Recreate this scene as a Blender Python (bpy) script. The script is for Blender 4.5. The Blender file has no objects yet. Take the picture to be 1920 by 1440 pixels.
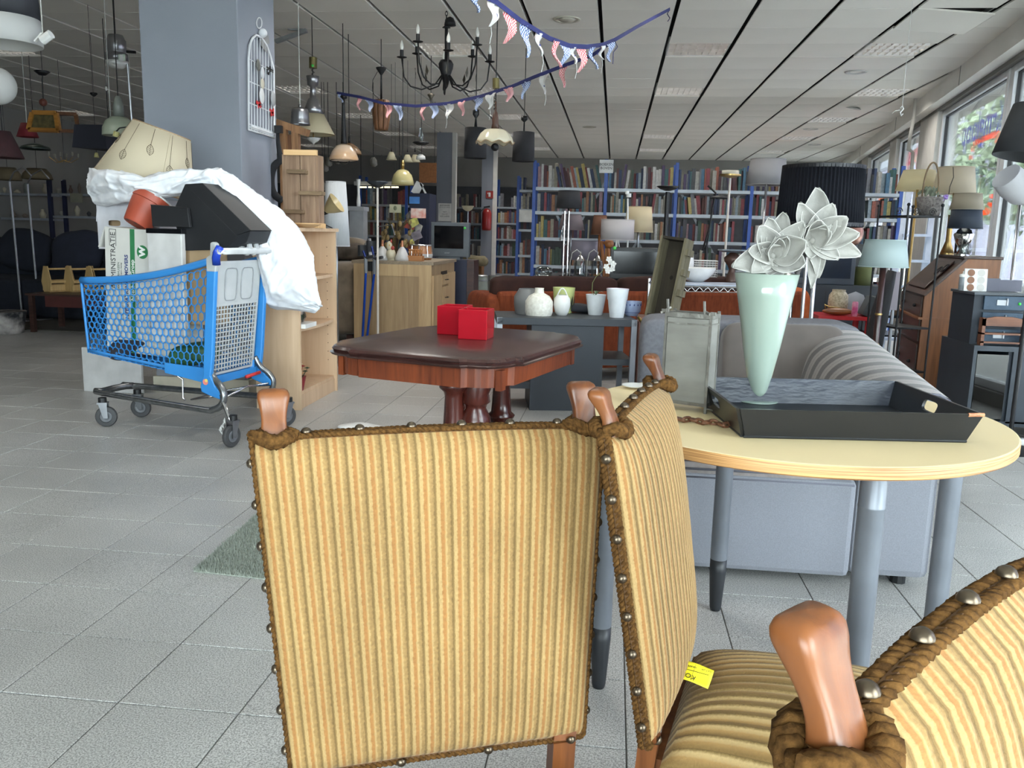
import bpy, math, random
from mathutils import Vector, Matrix, noise as mnoise
random.seed(7)
SC = bpy.context.scene
COL = SC.collection
PI = math.pi
def R(d): return math.radians(d)

# ------------------------------------------------------------------ camera
CAMH = 1.12; FPX = 1595.99; YAW, PIT, ROL = -.114331, .174372, .0247310
_F = Vector((math.sin(YAW)*math.cos(PIT), math.cos(YAW)*math.cos(PIT), -math.sin(PIT)))
_r = Vector((math.cos(YAW), -math.sin(YAW), 0)); _u = _r.cross(_F)
_R = _r*math.cos(ROL)+_u*math.sin(ROL); _U = -_r*math.sin(ROL)+_u*math.cos(ROL)
cd = bpy.data.cameras.new('camera'); cam = bpy.data.objects.new('camera', cd); COL.objects.link(cam)
m3 = Matrix((( _R.x,_U.x,-_F.x),(_R.y,_U.y,-_F.y),(_R.z,_U.z,-_F.z)))
cam.matrix_world = Matrix.Translation((0,0,CAMH)) @ m3.to_4x4()
cd.sensor_fit = 'HORIZONTAL'; cd.sensor_width = 36; cd.lens = 36*FPX/1920; cd.clip_start = .02; cd.clip_end = 200
SC.camera = cam
CP = Vector((0,0,CAMH))
# ------------------------------------------------------------------ world, daylight, exposure
W = bpy.data.worlds.new('overcast_sky'); SC.world = W; W.use_nodes = True
bg = W.node_tree.nodes['Background']; bg.inputs[0].default_value = (.92,.96,1,1); bg.inputs[1].default_value = 17.5
def portal(name, loc, mat, sx, sy):
    d = bpy.data.lights.new(name,'AREA'); d.shape='RECTANGLE'; d.size=sx; d.size_y=sy; d.cycles.is_portal=True
    o = bpy.data.objects.new(name,d); o.matrix_world = mat; o.location = loc; COL.objects.link(o)
_WN = Vector((.9896,-.1435,0)); _WT = Vector((.1435,.9896,0))
# portals look inwards (light leaves along local -Z)
pm = Matrix((( _WT.x,0,_WN.x),(_WT.y,0,_WN.y),(0,1,0))).to_4x4()
portal('window_daylight_portal', Vector((2,0,0))+_WT*8.4+_WN*.3+Vector((0,0,1.4)), pm, 21.6, 2.5)
pm2 = Matrix(((1,0,0),(0,0,-1),(0,1,0))).to_4x4()
portal('shopfront_daylight_portal', Vector((-.1,-2.72,1.4)), pm2, 3.6, 2.6)
V = SC.view_settings; V.view_transform='Standard'; V.look='None'; V.gamma=1; V.use_curve_mapping=False; V.exposure = .7
SC.display_settings.display_device = 'sRGB'
cy = SC.cycles; cy.use_denoising=True; cy.max_bounces=9; cy.diffuse_bounces=6; cy.glossy_bounces=3; cy.transmission_bounces=4; cy.transparent_max_bounces=6
cy.caustics_reflective=False; cy.caustics_refractive=False; cy.sample_clamp_indirect=4; cy.use_adaptive_sampling=True; cy.adaptive_threshold=.02
try: cy.denoiser='OPENIMAGEDENOISE'; cy.denoising_input_passes='RGB_ALBEDO_NORMAL'
except Exception: pass

# ------------------------------------------------------------------ photograph measurements -> points of the room
def _ray(px,py): return (_R*((px-960)/FPX) - _U*((py-720)/FPX) + _F)
def P(px,py,z=None,Y=None,X=None):
    d=_ray(px,py)
    t = (z-CAMH)/d.z if z is not None else (Y/d.y if Y is not None else X/d.x)
    return CP+d*t
def mpp(p): return (Vector(p)-CP).dot(_F)/FPX

# ------------------------------------------------------------------ materials
def lin(c):
    def g(v):
        v/=255; return v/12.92 if v<=.04045 else ((v+.055)/1.055)**2.4
    return (g(c[0]),g(c[1]),g(c[2]),1)
MATS={}
def _nt(name):
    m=bpy.data.materials.new(name); m.use_nodes=True; nt=m.node_tree; b=nt.nodes['Principled BSDF']; return m,nt,b
def mat(name,c,rough=.5,metal=0,c2=None,scale=8,st=(1,1,1),bump=0,bscale=None,coord='Object',spec=.5,trans=0,alpha=1,emit=None,es=1,sheen=0,ior=1.5,detail=4):
    """plain procedural surface: colour c varied towards c2 by noise, optional relief"""
    if name in MATS: return MATS[name]
    m,nt,b=_nt(name); L=nt.links
    b.inputs['Roughness'].default_value=rough; b.inputs['Metallic'].default_value=metal
    b.inputs['Specular IOR Level'].default_value=spec; b.inputs['IOR'].default_value=ior
    b.inputs['Transmission Weight'].default_value=trans; b.inputs['Alpha'].default_value=alpha
    if sheen: b.inputs['Sheen Weight'].default_value=sheen; b.inputs['Sheen Roughness'].default_value=.5
    b.inputs['Base Color'].default_value=lin(c)
    tc=nt.nodes.new('ShaderNodeTexCoord'); mp=nt.nodes.new('ShaderNodeMapping'); mp.inputs['Scale'].default_value=st
    L.new(tc.outputs[coord],mp.inputs[0])
    n=nt.nodes.new('ShaderNodeTexNoise'); n.inputs['Scale'].default_value=scale; n.inputs['Detail'].default_value=detail
    L.new(mp.outputs[0],n.inputs['Vector'])
    if c2 is None: c2=tuple(min(255,v*.9) for v in c)
    r=nt.nodes.new('ShaderNodeValToRGB'); r.color_ramp.elements[0].position=.35; r.color_ramp.elements[1].position=.65
    r.color_ramp.elements[0].color=lin(c); r.color_ramp.elements[1].color=lin(c2)
    L.new(n.outputs['Fac'],r.inputs[0]); L.new(r.outputs[0],b.inputs['Base Color'])
    if bump:
        n2=nt.nodes.new('ShaderNodeTexNoise'); n2.inputs['Scale'].default_value=bscale or scale*4; L.new(mp.outputs[0],n2.inputs['Vector'])
        bp=nt.nodes.new('ShaderNodeBump'); bp.inputs['Strength'].default_value=bump; bp.inputs['Distance'].default_value=.01
        L.new(n2.outputs['Fac'],bp.inputs['Height']); L.new(bp.outputs[0],b.inputs['Normal'])
    if emit: b.inputs['Emission Color'].default_value=lin(emit); b.inputs['Emission Strength'].default_value=es
    MATS[name]=m; return m
def wood(name,c,c2,axis=2,rough=.45,scale=6,spec=.5,bump=.15):
    """grain stretched along one axis"""
    if name in MATS: return MATS[name]
    st=[1,1,1]; st[axis]=.07
    m,nt,b=_nt(name); L=nt.links
    b.inputs['Roughness'].default_value=rough; b.inputs['Specular IOR Level'].default_value=spec
    tc=nt.nodes.new('ShaderNodeTexCoord'); mp=nt.nodes.new('ShaderNodeMapping'); mp.inputs['Scale'].default_value=st
    L.new(tc.outputs['Object'],mp.inputs[0])
    n=nt.nodes.new('ShaderNodeTexNoise'); n.inputs['Scale'].default_value=scale*9; n.inputs['Detail'].default_value=8; n.inputs['Distortion'].default_value=.6
    L.new(mp.outputs[0],n.inputs['Vector'])
    n0=nt.nodes.new('ShaderNodeTexNoise'); n0.inputs['Scale'].default_value=scale; L.new(mp.outputs[0],n0.inputs['Vector'])
    mx=nt.nodes.new('ShaderNodeMath'); mx.operation='ADD'; L.new(n.outputs['Fac'],mx.inputs[0]); L.new(n0.outputs['Fac'],mx.inputs[1])
    hf=nt.nodes.new('ShaderNodeMath'); hf.operation='MULTIPLY'; hf.inputs[1].default_value=.5; L.new(mx.outputs[0],hf.inputs[0])
    r=nt.nodes.new('ShaderNodeValToRGB'); r.color_ramp.elements[0].position=.38; r.color_ramp.elements[1].position=.62
    r.color_ramp.elements[0].color=lin(c2); r.color_ramp.elements[1].color=lin(c)
    L.new(hf.outputs[0],r.inputs[0]); L.new(r.outputs[0],b.inputs['Base Color'])
    bp=nt.nodes.new('ShaderNodeBump'); bp.inputs['Strength'].default_value=bump; bp.inputs['Distance'].default_value=.004
    L.new(n.outputs['Fac'],bp.inputs['Height']); L.new(bp.outputs[0],b.inputs['Normal'])
    MATS[name]=m; return m
def glassy(name,c=(255,255,255),gloss=.12,rough=.02,tint=None):
    """thin clear pane or vessel: mostly see-through with a mirror-like coat at grazing angles"""
    if name in MATS: return MATS[name]
    m=bpy.data.materials.new(name); m.use_nodes=True; nt=m.node_tree; nt.nodes.clear(); L=nt.links
    o=nt.nodes.new('ShaderNodeOutputMaterial'); t=nt.nodes.new('ShaderNodeBsdfTransparent'); g=nt.nodes.new('ShaderNodeBsdfGlossy')
    t.inputs[0].default_value=lin(c); g.inputs['Roughness'].default_value=rough; g.inputs['Color'].default_value=(1,1,1,1)
    fr=nt.nodes.new('ShaderNodeFresnel'); fr.inputs[0].default_value=1.5
    ml=nt.nodes.new('ShaderNodeMath'); ml.operation='MULTIPLY_ADD'; ml.inputs[1].default_value=.8; ml.inputs[2].default_value=gloss*.3; L.new(fr.outputs[0],ml.inputs[0])
    mx=nt.nodes.new('ShaderNodeMixShader'); L.new(ml.outputs[0],mx.inputs[0]); L.new(t.outputs[0],mx.inputs[1]); L.new(g.outputs[0],mx.inputs[2]); L.new(mx.outputs[0],o.inputs[0])
    MATS[name]=m; return m
def fabricshade(name,c,trl=.4,rough=.8):
    """lampshade cloth: diffuse with some light passing through"""
    if name in MATS: return MATS[name]
    m=bpy.data.materials.new(name); m.use_nodes=True; nt=m.node_tree; b=nt.nodes['Principled BSDF']; L=nt.links
    b.inputs['Base Color'].default_value=lin(c); b.inputs['Roughness'].default_value=rough
    tc=nt.nodes.new('ShaderNodeTexCoord'); n=nt.nodes.new('ShaderNodeTexNoise'); n.inputs['Scale'].default_value=180; L.new(tc.outputs['Object'],n.inputs['Vector'])
    bp=nt.nodes.new('ShaderNodeBump'); bp.inputs['Strength'].default_value=.15; bp.inputs['Distance'].default_value=.002; L.new(n.outputs['Fac'],bp.inputs['Height']); L.new(bp.outputs[0],b.inputs['Normal'])
    t=nt.nodes.new('ShaderNodeBsdfTranslucent'); t.inputs[0].default_value=lin(c)
    mx=nt.nodes.new('ShaderNodeMixShader'); mx.inputs[0].default_value=trl
    o=nt.nodes['Material Output']; L.new(b.outputs[0],mx.inputs[1]); L.new(t.outputs[0],mx.inputs[2]); L.new(mx.outputs[0],o.inputs[0])
    MATS[name]=m; return m
def stripes(name,cols,freq,axis='X',coord='UV',rough=.9,bump=0,sheen=.3,nz=250,nzs=.4):
    """cloth woven in repeating bands; cols = [(pos,rgb),...] over one period"""
    if name in MATS: return MATS[name]
    m,nt,b=_nt(name); L=nt.links
    b.inputs['Roughness'].default_value=rough; b.inputs['Specular IOR Level'].default_value=.2
    b.inputs['Sheen Weight'].default_value=sheen; b.inputs['Sheen Roughness'].default_value=.4
    tc=nt.nodes.new('ShaderNodeTexCoord'); sp=nt.nodes.new('ShaderNodeSeparateXYZ'); L.new(tc.outputs[coord],sp.inputs[0])
    n=nt.nodes.new('ShaderNodeTexNoise'); n.inputs['Scale'].default_value=nz; n.inputs['Detail'].default_value=3
    L.new(tc.outputs['Object'],n.inputs['Vector'])
    a=nt.nodes.new('ShaderNodeMath'); a.operation='MULTIPLY'; a.inputs[1].default_value=freq; L.new(sp.outputs[axis],a.inputs[0])
    nn=nt.nodes.new('ShaderNodeMath'); nn.operation='MULTIPLY_ADD'; nn.inputs[1].default_value=.16; L.new(n.outputs['Fac'],nn.inputs[0]); L.new(a.outputs[0],nn.inputs[2])
    fr=nt.nodes.new('ShaderNodeMath'); fr.operation='FRACT'; L.new(nn.outputs[0],fr.inputs[0])
    r=nt.nodes.new('ShaderNodeValToRGB'); cr=r.color_ramp
    while len(cr.elements)<len(cols): cr.elements.new(.5)
    for e,(p,c) in zip(cr.elements,cols): e.position=p; e.color=lin(c)
    L.new(fr.outputs[0],r.inputs[0])
    n3=nt.nodes.new('ShaderNodeTexNoise'); n3.inputs['Scale'].default_value=6; L.new(tc.outputs['Object'],n3.inputs['Vector'])
    ad=nt.nodes.new('ShaderNodeMath'); ad.operation='ADD'; L.new(n.outputs['Fac'],ad.inputs[0]); L.new(n3.outputs['Fac'],ad.inputs[1])
    mr=nt.nodes.new('ShaderNodeMapRange'); mr.inputs['From Min'].default_value=.5; mr.inputs['From Max'].default_value=1.5; mr.inputs['To Min'].default_value=1-nzs; mr.inputs['To Max'].default_value=1+nzs; L.new(ad.outputs[0],mr.inputs[0])
    mu=nt.nodes.new('ShaderNodeVectorMath'); mu.operation='SCALE'; L.new(r.outputs[0],mu.inputs[0]); L.new(mr.outputs[0],mu.inputs['Scale'])
    L.new(mu.outputs[0],b.inputs['Base Color'])
    bp=nt.nodes.new('ShaderNodeBump'); bp.inputs['Strength'].default_value=.35; bp.inputs['Distance'].default_value=.003; L.new(n.outputs['Fac'],bp.inputs['Height']); L.new(bp.outputs[0],b.inputs['Normal'])
    MATS[name]=m; return m

# ------------------------------------------------------------------ mesh builder
class B:
    def __init__(s): s.v=[]; s.f=[]; s.uv=None; s.mi=[]; s.m=0
    def add(s,vs,fs):
        k=len(s.v); s.v+= [Vector(a) for a in vs]; s.f+=[tuple(i+k for i in q) for q in fs]; s.mi+=[s.m]*len(fs); return s
    def xf(s,M,k=0):
        for i in range(k,len(s.v)): s.v[i]=M@s.v[i]
        return s
    def box(s,a,b,M=None):
        x0,y0,z0=a; x1,y1,z1=b
        vs=[(x0,y0,z0),(x1,y0,z0),(x1,y1,z0),(x0,y1,z0),(x0,y0,z1),(x1,y0,z1),(x1,y1,z1),(x0,y1,z1)]
        if M: vs=[M@Vector(v) for v in vs]
        return s.add(vs,[(0,3,2,1),(4,5,6,7),(0,1,5,4),(1,2,6,5),(2,3,7,6),(3,0,4,7)])
    def bar(s,p,q,w,h,up=(0,0,1)):
        """rectangular bar from p to q, w across, h along 'up'"""
        p=Vector(p);q=Vector(q);d=(q-p).normalized(); u=Vector(up); x=d.cross(u)
        if x.length<1e-4: x=d.cross(Vector((1,0,0)))
        x.normalize(); u=x.cross(d).normalized(); x*=w/2; u*=h/2
        vs=[p-x-u,p+x-u,p+x+u,p-x+u,q-x-u,q+x-u,q+x+u,q-x+u]
        return s.add(vs,[(0,1,2,3),(7,6,5,4),(0,4,5,1),(1,5,6,2),(2,6,7,3),(3,7,4,0)])
    def tube(s,pts,r,n=8,closed=False,cap=True,flat=1):
        pts=[Vector(p) for p in pts]; N=len(pts); k0=len(s.v); rings=[]
        prev=None
        for i,p in enumerate(pts):
            a=pts[(i-1)%N] if (i>0 or closed) else p; b=pts[(i+1)%N] if (i<N-1 or closed) else p
            d=(b-a); d=d.normalized() if d.length>1e-9 else Vector((0,0,1))
            if prev is None:
                x=d.cross(Vector((0,0,1)));
                if x.length<1e-3: x=d.cross(Vector((0,1,0)))
            else: x=prev-d*prev.dot(d)
            x.normalize(); prev=x; y=d.cross(x)
            ri=r[i] if isinstance(r,(list,tuple)) else r
            rings.append([p+x*(ri*math.cos(2*PI*j/n))+y*(ri*flat*math.sin(2*PI*j/n)) for j in range(n)])
        vs=[v for q in rings for v in q]; fs=[]
        for i in range(N if closed else N-1):
            i2=(i+1)%N
            for j in range(n): fs.append((i*n+j,i*n+(j+1)%n,i2*n+(j+1)%n,i2*n+j))
        if cap and not closed: fs.append(tuple(range(n))[::-1]); fs.append(tuple((N-1)*n+j for j in range(n)))
        return s.add(vs,fs)
    def cyl(s,p,q,r,r2=None,n=16): return s.tube([p,q],[r,r if r2 is None else r2],n)
    def lathe(s,prof,n=24,o=(0,0,0),mod=None,close=False):
        """profile [(r,z)...] about the vertical through o; mod(angle,i)->radius factor"""
        o=Vector(o); vs=[];fs=[]
        for i,(r,z) in enumerate(prof):
            for j in range(n):
                a=2*PI*j/n; k=r*(mod(a,i) if mod else 1); vs.append(o+Vector((k*math.cos(a),k*math.sin(a),z)))
        for i in range(len(prof)-1):
            for j in range(n): fs.append((i*n+j,i*n+(j+1)%n,(i+1)*n+(j+1)%n,(i+1)*n+j))
        if close: fs.append(tuple(range(n))[::-1]); fs.append(tuple((len(prof)-1)*n+j for j in range(n)))
        return s.add(vs,fs)
    def sph(s,c,r,nu=16,nv=10):
        if not isinstance(r,(tuple,list)): r=(r,r,r)
        c=Vector(c); vs=[];fs=[]
        for i in range(nv+1):
            t=PI*i/nv
            for j in range(nu):
                a=2*PI*j/nu; vs.append(c+Vector((r[0]*math.sin(t)*math.cos(a),r[1]*math.sin(t)*math.sin(a),-r[2]*math.cos(t))))
        for i in range(nv):
            for j in range(nu): fs.append((i*nu+j,i*nu+(j+1)%nu,(i+1)*nu+(j+1)%nu,(i+1)*nu+j))
        return s.add(vs,fs)
    def prism(s,poly,d,M=None):
        """2D polygon (x,z) extruded from y=d[0] to y=d[1]"""
        n=len(poly); vs=[(x,d[0],z) for x,z in poly]+[(x,d[1],z) for x,z in poly]
        if M: vs=[M@Vector(v) for v in vs]
        return s.add(vs,[tuple(range(n)),tuple(range(n,2*n))[::-1]]+[(i,i+n,(i+1)%n+n,(i+1)%n) for i in range(n)])
    def pz(s,poly,z0,z1,M=None):
        n=len(poly); vs=[(x,y,z0) for x,y in poly]+[(x,y,z1) for x,y in poly]
        if M: vs=[M@Vector(v) for v in vs]
        return s.add(vs,[tuple(range(n))[::-1],tuple(range(n,2*n))]+[(i,(i+1)%n,(i+1)%n+n,i+n) for i in range(n)])
    def grid(s,fn,nu,nv,cu=False,cv=False,uv=False):
        vs=[];fs=[]
        U=nu if cu else nu+1; Vn=nv if cv else nv+1
        for i in range(U):
            for j in range(Vn): vs.append(fn(i/nu,j/nv))
        for i in range(nu):
            for j in range(nv):
                a=(i%U)*Vn+j%Vn; b=((i+1)%U)*Vn+j%Vn; c=((i+1)%U)*Vn+(j+1)%Vn; d=(i%U)*Vn+(j+1)%Vn; fs.append((a,b,c,d))
        if uv:
            if s.uv is None: s.uv=[]
            s.uv+=[(i/nu,j/nv) for i in range(U) for j in range(Vn)]
        return s.add(vs,fs)
    def mesh(s,name,mats,smooth=False,inv=None,bevel=0):
        me=bpy.data.meshes.new(name)
        vs=[(inv@v) if inv else v for v in s.v]
        me.from_pydata([tuple(v) for v in vs],[],s.f)
        if not isinstance(mats,(list,tuple)): mats=[mats]
        for m in mats: me.materials.append(m)
        if len(mats)>1: me.polygons.foreach_set('material_index',s.mi)
        if s.uv:
            ul=me.uv_layers.new(name='UVMap'); uv=s.uv; buf=[]
            for l in me.loops:
                a=uv[l.vertex_index] if l.vertex_index<len(uv) else (0,0); buf+=[a[0],a[1]]
            ul.data.foreach_set('uv',buf)
        if smooth: me.polygons.foreach_set('use_smooth',[True]*len(me.polygons))
        me.update(); return me
def tag(o,label=None,cat=None,group=None,kind=None):
    if label: o['label']=label
    if cat: o['category']=cat
    if group: o['group']=group
    if kind: o['kind']=kind
    return o
def thing(name,label,cat,loc=(0,0,0),rz=0,group=None,M=None):
    o=bpy.data.objects.new(name,None); COL.objects.link(o); o.empty_display_size=.05
    o.matrix_world = M if M else Matrix.Translation(loc)@Matrix.Rotation(rz,4,'Z')
    return tag(o,label,cat,group)
INV={}
def smooth_by_angle(o,ang):
    md=None
    me=o.data
    try:
        me.set_sharp_from_angle(angle=R(ang))
    except Exception: pass
def part(par,name,b,m,label=None,smooth=False,w=False,bev=0,kind=None,ang=None):
    """one mesh object under par; w=True when b is in room coordinates"""
    inv=None
    if w and par is not None:
        M=par.matrix_world.copy(); p=par
        if par.parent is not None: M=full(par)
        inv=M.inverted()
    me=b.mesh(name,m,smooth or ang is not None,inv) if isinstance(b,B) else b
    o=bpy.data.objects.new(name,me); COL.objects.link(o); o.parent=par
    if ang: smooth_by_angle(o,ang)
    if bev:
        md=o.modifiers.new('edge','BEVEL'); md.width=bev; md.segments=2; md.limit_method='ANGLE'; md.angle_limit=R(40)
    return tag(o,label,None,None,kind)
def full(o):
    M=o.matrix_basis.copy()
    while o.parent: o=o.parent; M=o.matrix_basis@M
    return M
def solo(name,label,cat,b,m,loc=(0,0,0),group=None,smooth=False,kind=None,bev=0,ang=None):
    """a thing that is one mesh; b in room coordinates, origin moved to loc"""
    me=b.mesh(name,m,smooth or ang is not None,Matrix.Translation(loc).inverted())
    o=bpy.data.objects.new(name,me); o.location=loc; COL.objects.link(o)
    if ang: smooth_by_angle(o,ang)
    if bev:
        md=o.modifiers.new('edge','BEVEL'); md.width=bev; md.segments=2; md.limit_method='ANGLE'; md.angle_limit=R(40)
    return tag(o,label,cat,group,kind)
def struct(name,b,m,par=None,kind='structure',bev=0,smooth=False):
    o=bpy.data.objects.new(name,b.mesh(name,m,smooth)); COL.objects.link(o); o.parent=par
    if bev:
        md=o.modifiers.new('edge','BEVEL'); md.width=bev; md.segments=2; md.limit_method='ANGLE'
    if kind: o['kind']=kind
    return o
def inst(src,name,par,loc,rot=None,scale=None):
    """another piece sharing src's mesh"""
    o=bpy.data.objects.new(name,src.data if hasattr(src,'data') else src); o.location=loc; o.parent=par
    if rot: o.rotation_euler=rot
    if scale: o.scale=scale
    COL.objects.link(o); return o
def dup(root,M,label,group=None):
    """a copy of a thing with copies of its parts and sub-parts"""
    r=root.copy(); COL.objects.link(r); r.matrix_world=M; tag(r,label,None,group)
    for ch in list(root.children):
        c=ch.copy(); COL.objects.link(c); c.parent=r
        for g in list(ch.children):
            d=g.copy(); COL.objects.link(d); d.parent=c
    return r
def textmesh(txt,size,m,M,par,name='lettering',extr=.0006,align='CENTER',bold=0,sx=1):
    c=bpy.data.curves.new('t','FONT'); c.body=txt; c.size=size; c.extrude=extr; c.align_x=align; c.align_y='CENTER'; c.offset=bold; c.resolution_u=3
    o=bpy.data.objects.new('t',c); COL.objects.link(o)
    me=bpy.data.meshes.new_from_object(o.evaluated_get(bpy.context.evaluated_depsgraph_get()))
    bpy.data.objects.remove(o); bpy.data.curves.remove(c)
    me.transform(M@Matrix.Diagonal((sx,1,1,1))); me.materials.clear(); me.materials.append(m); me.name=name
    q=bpy.data.objects.new(name,me); COL.objects.link(q); q.parent=par; return q
def lp(Y,xc,prof):
    """profile measured in the photograph [(half width px, y px)...] -> ((x,y) axis, [(r,z)...]) at depth Y"""
    pts=[P(xc,y,Y=Y) for _,y in prof]; ax=pts[0]
    return (ax.x,ax.y),[(hw*mpp(p),p.z) for (hw,_),p in zip(prof,pts)]
def turned(par,name,m,Y,xc,prof,n=24,label=None,close=False,mod=None,smooth=True,ang=None):
    (x,y),pr=lp(Y,xc,prof)
    if par is not None:
        T=full(par).translation; x0,y0=T.x,T.y
    else: x0,y0=x,y
    b=B().lathe(pr,n,(x0,y0,0),mod,close)
    return part(par,name,b,m,label,smooth=(ang is None),w=True,ang=ang)
def frame_at(o,ex,ey,ez):
    return Matrix(((ex[0],ey[0],ez[0],o[0]),(ex[1],ey[1],ez[1],o[1]),(ex[2],ey[2],ez[2],o[2]),(0,0,0,1)))
# common surfaces
white_pl=mat('white_plastic',(225,225,222),.4); black_metal=mat('black_metal',(26,26,29),.45,.3); chrome=mat('chrome',(205,205,208),.18,1)
steel=mat('brushed_steel',(150,152,156),.35,1); brass=mat('brass',(176,148,96),.35,1); dark_wood=wood('dark_mahogany',(70,38,30),(40,20,17),0,.4)
black_pl=mat('black_plastic',(18,19,22),.45); clear_glass=glassy('clear_glass',(235,242,242),.2); paper=mat('white_paper',(225,225,222),.8)
bulb_glass=mat('opal_bulb',(235,235,228),.2,spec=.6); cord_blk=mat('black_cord',(20,20,20),.6); cord_wht=mat('white_cord',(200,200,195),.6)
# ================================================================== THE ROOM
HC=2.9
X0,X1=-9.6,3.6; YF,YB=-2.7,20.4
TX,TY=-4.749495*.3,7.8037*.3
grout=mat('dark_grout',(98,97,95),.8,c2=(84,83,82),scale=20)
def tile_mat():
    m,nt,b=_nt('speckled_grey_tile'); L=nt.links
    tc=nt.nodes.new('ShaderNodeTexCoord'); g=nt.nodes.new('ShaderNodeNewGeometry')
    n=nt.nodes.new('ShaderNodeTexNoise'); n.inputs['Scale'].default_value=260; n.inputs['Detail'].default_value=2; L.new(g.outputs['Position'],n.inputs['Vector'])
    r=nt.nodes.new('ShaderNodeValToRGB'); e=r.color_ramp.elements; e[0].position=.36; e[0].color=lin((126,124,121)); e[1].position=.62; e[1].color=lin((190,189,186)); L.new(n.outputs['Fac'],r.inputs[0])
    n2=nt.nodes.new('ShaderNodeTexNoise'); n2.inputs['Scale'].default_value=2.2; n2.inputs['Detail'].default_value=5; L.new(g.outputs['Position'],n2.inputs['Vector'])
    oi=nt.nodes.new('ShaderNodeObjectInfo')
    mr=nt.nodes.new('ShaderNodeMapRange'); mr.inputs['To Min'].default_value=.86; mr.inputs['To Max'].default_value=1.1; mr.inputs['From Min'].default_value=.3; mr.inputs['From Max'].default_value=.7; L.new(n2.outputs['Fac'],mr.inputs[0])
    mu=nt.nodes.new('ShaderNodeVectorMath'); mu.operation='SCALE'; L.new(r.outputs[0],mu.inputs[0]); L.new(mr.outputs[0],mu.inputs['Scale'])
    L.new(mu.outputs[0],b.inputs['Base Color'])
    mr2=nt.nodes.new('ShaderNodeMapRange'); mr2.inputs['To Min'].default_value=.3; mr2.inputs['To Max'].default_value=.48; L.new(n2.outputs['Fac'],mr2.inputs[0]); L.new(mr2.outputs[0],b.inputs['Roughness'])
    b.inputs['Specular IOR Level'].default_value=.45
    return m
tilem=tile_mat()
floor=struct('floor',B().pz([(X0-.3,YF-.3),(2+.145*(YF-.3)+.5,YF-.3),(2+.145*(YB+.3)+.5,YB+.3),(X0-.3,YB+.3)],-.2,-.0035),grout)
def quadtile(w,d,z0,z1,bv):
    b=B(); a=[(-w,-d),(w,-d),(w,d),(-w,d)]; q=[(-w+bv,-d+bv),(w-bv,-d+bv),(w-bv,d-bv),(-w+bv,d-bv)]
    b.add([(x,y,z0) for x,y in a]+[(x,y,z1-bv*.6) for x,y in a]+[(x,y,z1) for x,y in q],
          [(i,(i+1)%4,(i+1)%4+4,i+4) for i in range(4)]+[(i+4,(i+1)%4+4,(i+1)%4+8,i+8) for i in range(4)]+[(8,9,10,11)])
    return b
tile_me=quadtile(.1482,.1482,-.012,0,.0015).mesh('tile',tilem)
def wall_x(y): return 2+.145*y
tiles=[]
for i in range(int((X0-TX)/.3)-1,40):
    for j in range(int((YF-TY)/.3)-1,80):
        x=TX+i*.3+.15; y=TY+j*.3+.15
        if x<X0 or y<YF or y>YB or x>wall_x(y)+.35: continue
        d=(Vector((x,y,0))-CP); c=d.dot(_F)
        vis=0
        if c>.3:
            px=960+FPX*d.dot(_R)/c; py=720-FPX*d.dot(_U)/c
            if -60<px<1980 and 430<py<1500: vis=1/(c*c)*(CAMH/d.length)
        tiles.append((vis,x,y))
tiles.sort(reverse=True)
for k,(v,x,y) in enumerate(tiles[:300]): inst(tile_me,'tile',floor,(x,y,random.uniform(-.0008,.0004)))
b=B(); q=quadtile(.1482,.1482,-.012,0,.0015)
for v,x,y in tiles[300:]:
    b.add([(p.x+x,p.y+y,p.z) for p in q.v],q.f)
o=struct('tile_field',b,tilem,floor,'stuff')
# ---- ceiling: rails every 60 cm, square panels between them
void=mat('ceiling_void',(30,30,32),.9); panelm=mat('painted_ceiling_panel',(236,233,226),.7,c2=(228,225,218),scale=.8,coord='Object',bump=.05,bscale=90)
SLAB=[(X0-.3,YF-.3),(2+.145*(YF-.3)+.55,YF-.3),(2+.145*(YB+.3)+.55,YB+.3),(X0-.3,YB+.3)]
ceiling=struct('ceiling',B().pz(SLAB,HC+.05,HC+.25),void)
panel_me=quadtile(.281,.298,0,-.012,.0015)
panel_me.f=[f[::-1] for f in panel_me.f]
pme=panel_me.mesh('panel',panelm)
RX=.40; RY=8.4
lights=[(.70,8.7),(.70,11.1),(.70,15.9),(.70,18.3),(2.5,8.7),(3.1,11.1),(3.1,13.5),(3.1,15.9),(3.1,18.3),(-1.7,8.7),(-1.7,11.1),(-1.7,13.5),(-1.7,15.9),(-1.7,18.3),(-4.1,11.1),(-4.1,13.5),(-4.1,15.9),(-4.1,18.3),(-6.5,8.7),(-8.9,13.5),(.70,6.3),(-1.7,6.3),(-4.1,3.9),(-.5,3.9),(-6.5,18.3)]
lset={(round((x-RX)/.6-.5),round((y-RY)/.6-.5)) for x,y in lights}
pan=[]
for i in range(-17,9):
    for j in range(-19,21):
        x=RX+i*.6+.3; y=RY+j*.6+.3
        if x<X0+.1 or y<YF or y>YB or x>wall_x(y)+.35 or (i,j) in lset: continue
        d=(Vector((x,y,HC))-CP); c=d.dot(_F); vis=0
        if c>.3:
            px=960+FPX*d.dot(_R)/c; py=720-FPX*d.dot(_U)/c
            if -80<px<2000 and -60<py<470: vis=1/(c*c*d.length)
        pan.append((vis,x,y,i,j))
pan.sort(reverse=True)
for k,(v,x,y,i,j) in enumerate(pan[:300]):
    sag=(i,j)==(3,-2)
    o=inst(pme,'panel',ceiling,(x,y,HC+random.uniform(-.001,.002)),(R(-1.2) if sag else random.uniform(-.002,.002), R(4.5) if sag else random.uniform(-.002,.002),0))
    if sag: o.location.z-=.03
b=B()
for v,x,y,i,j in pan[300:]: b.add([(p.x+x,p.y+y,p.z+HC) for p in panel_me.v],panel_me.f)
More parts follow.
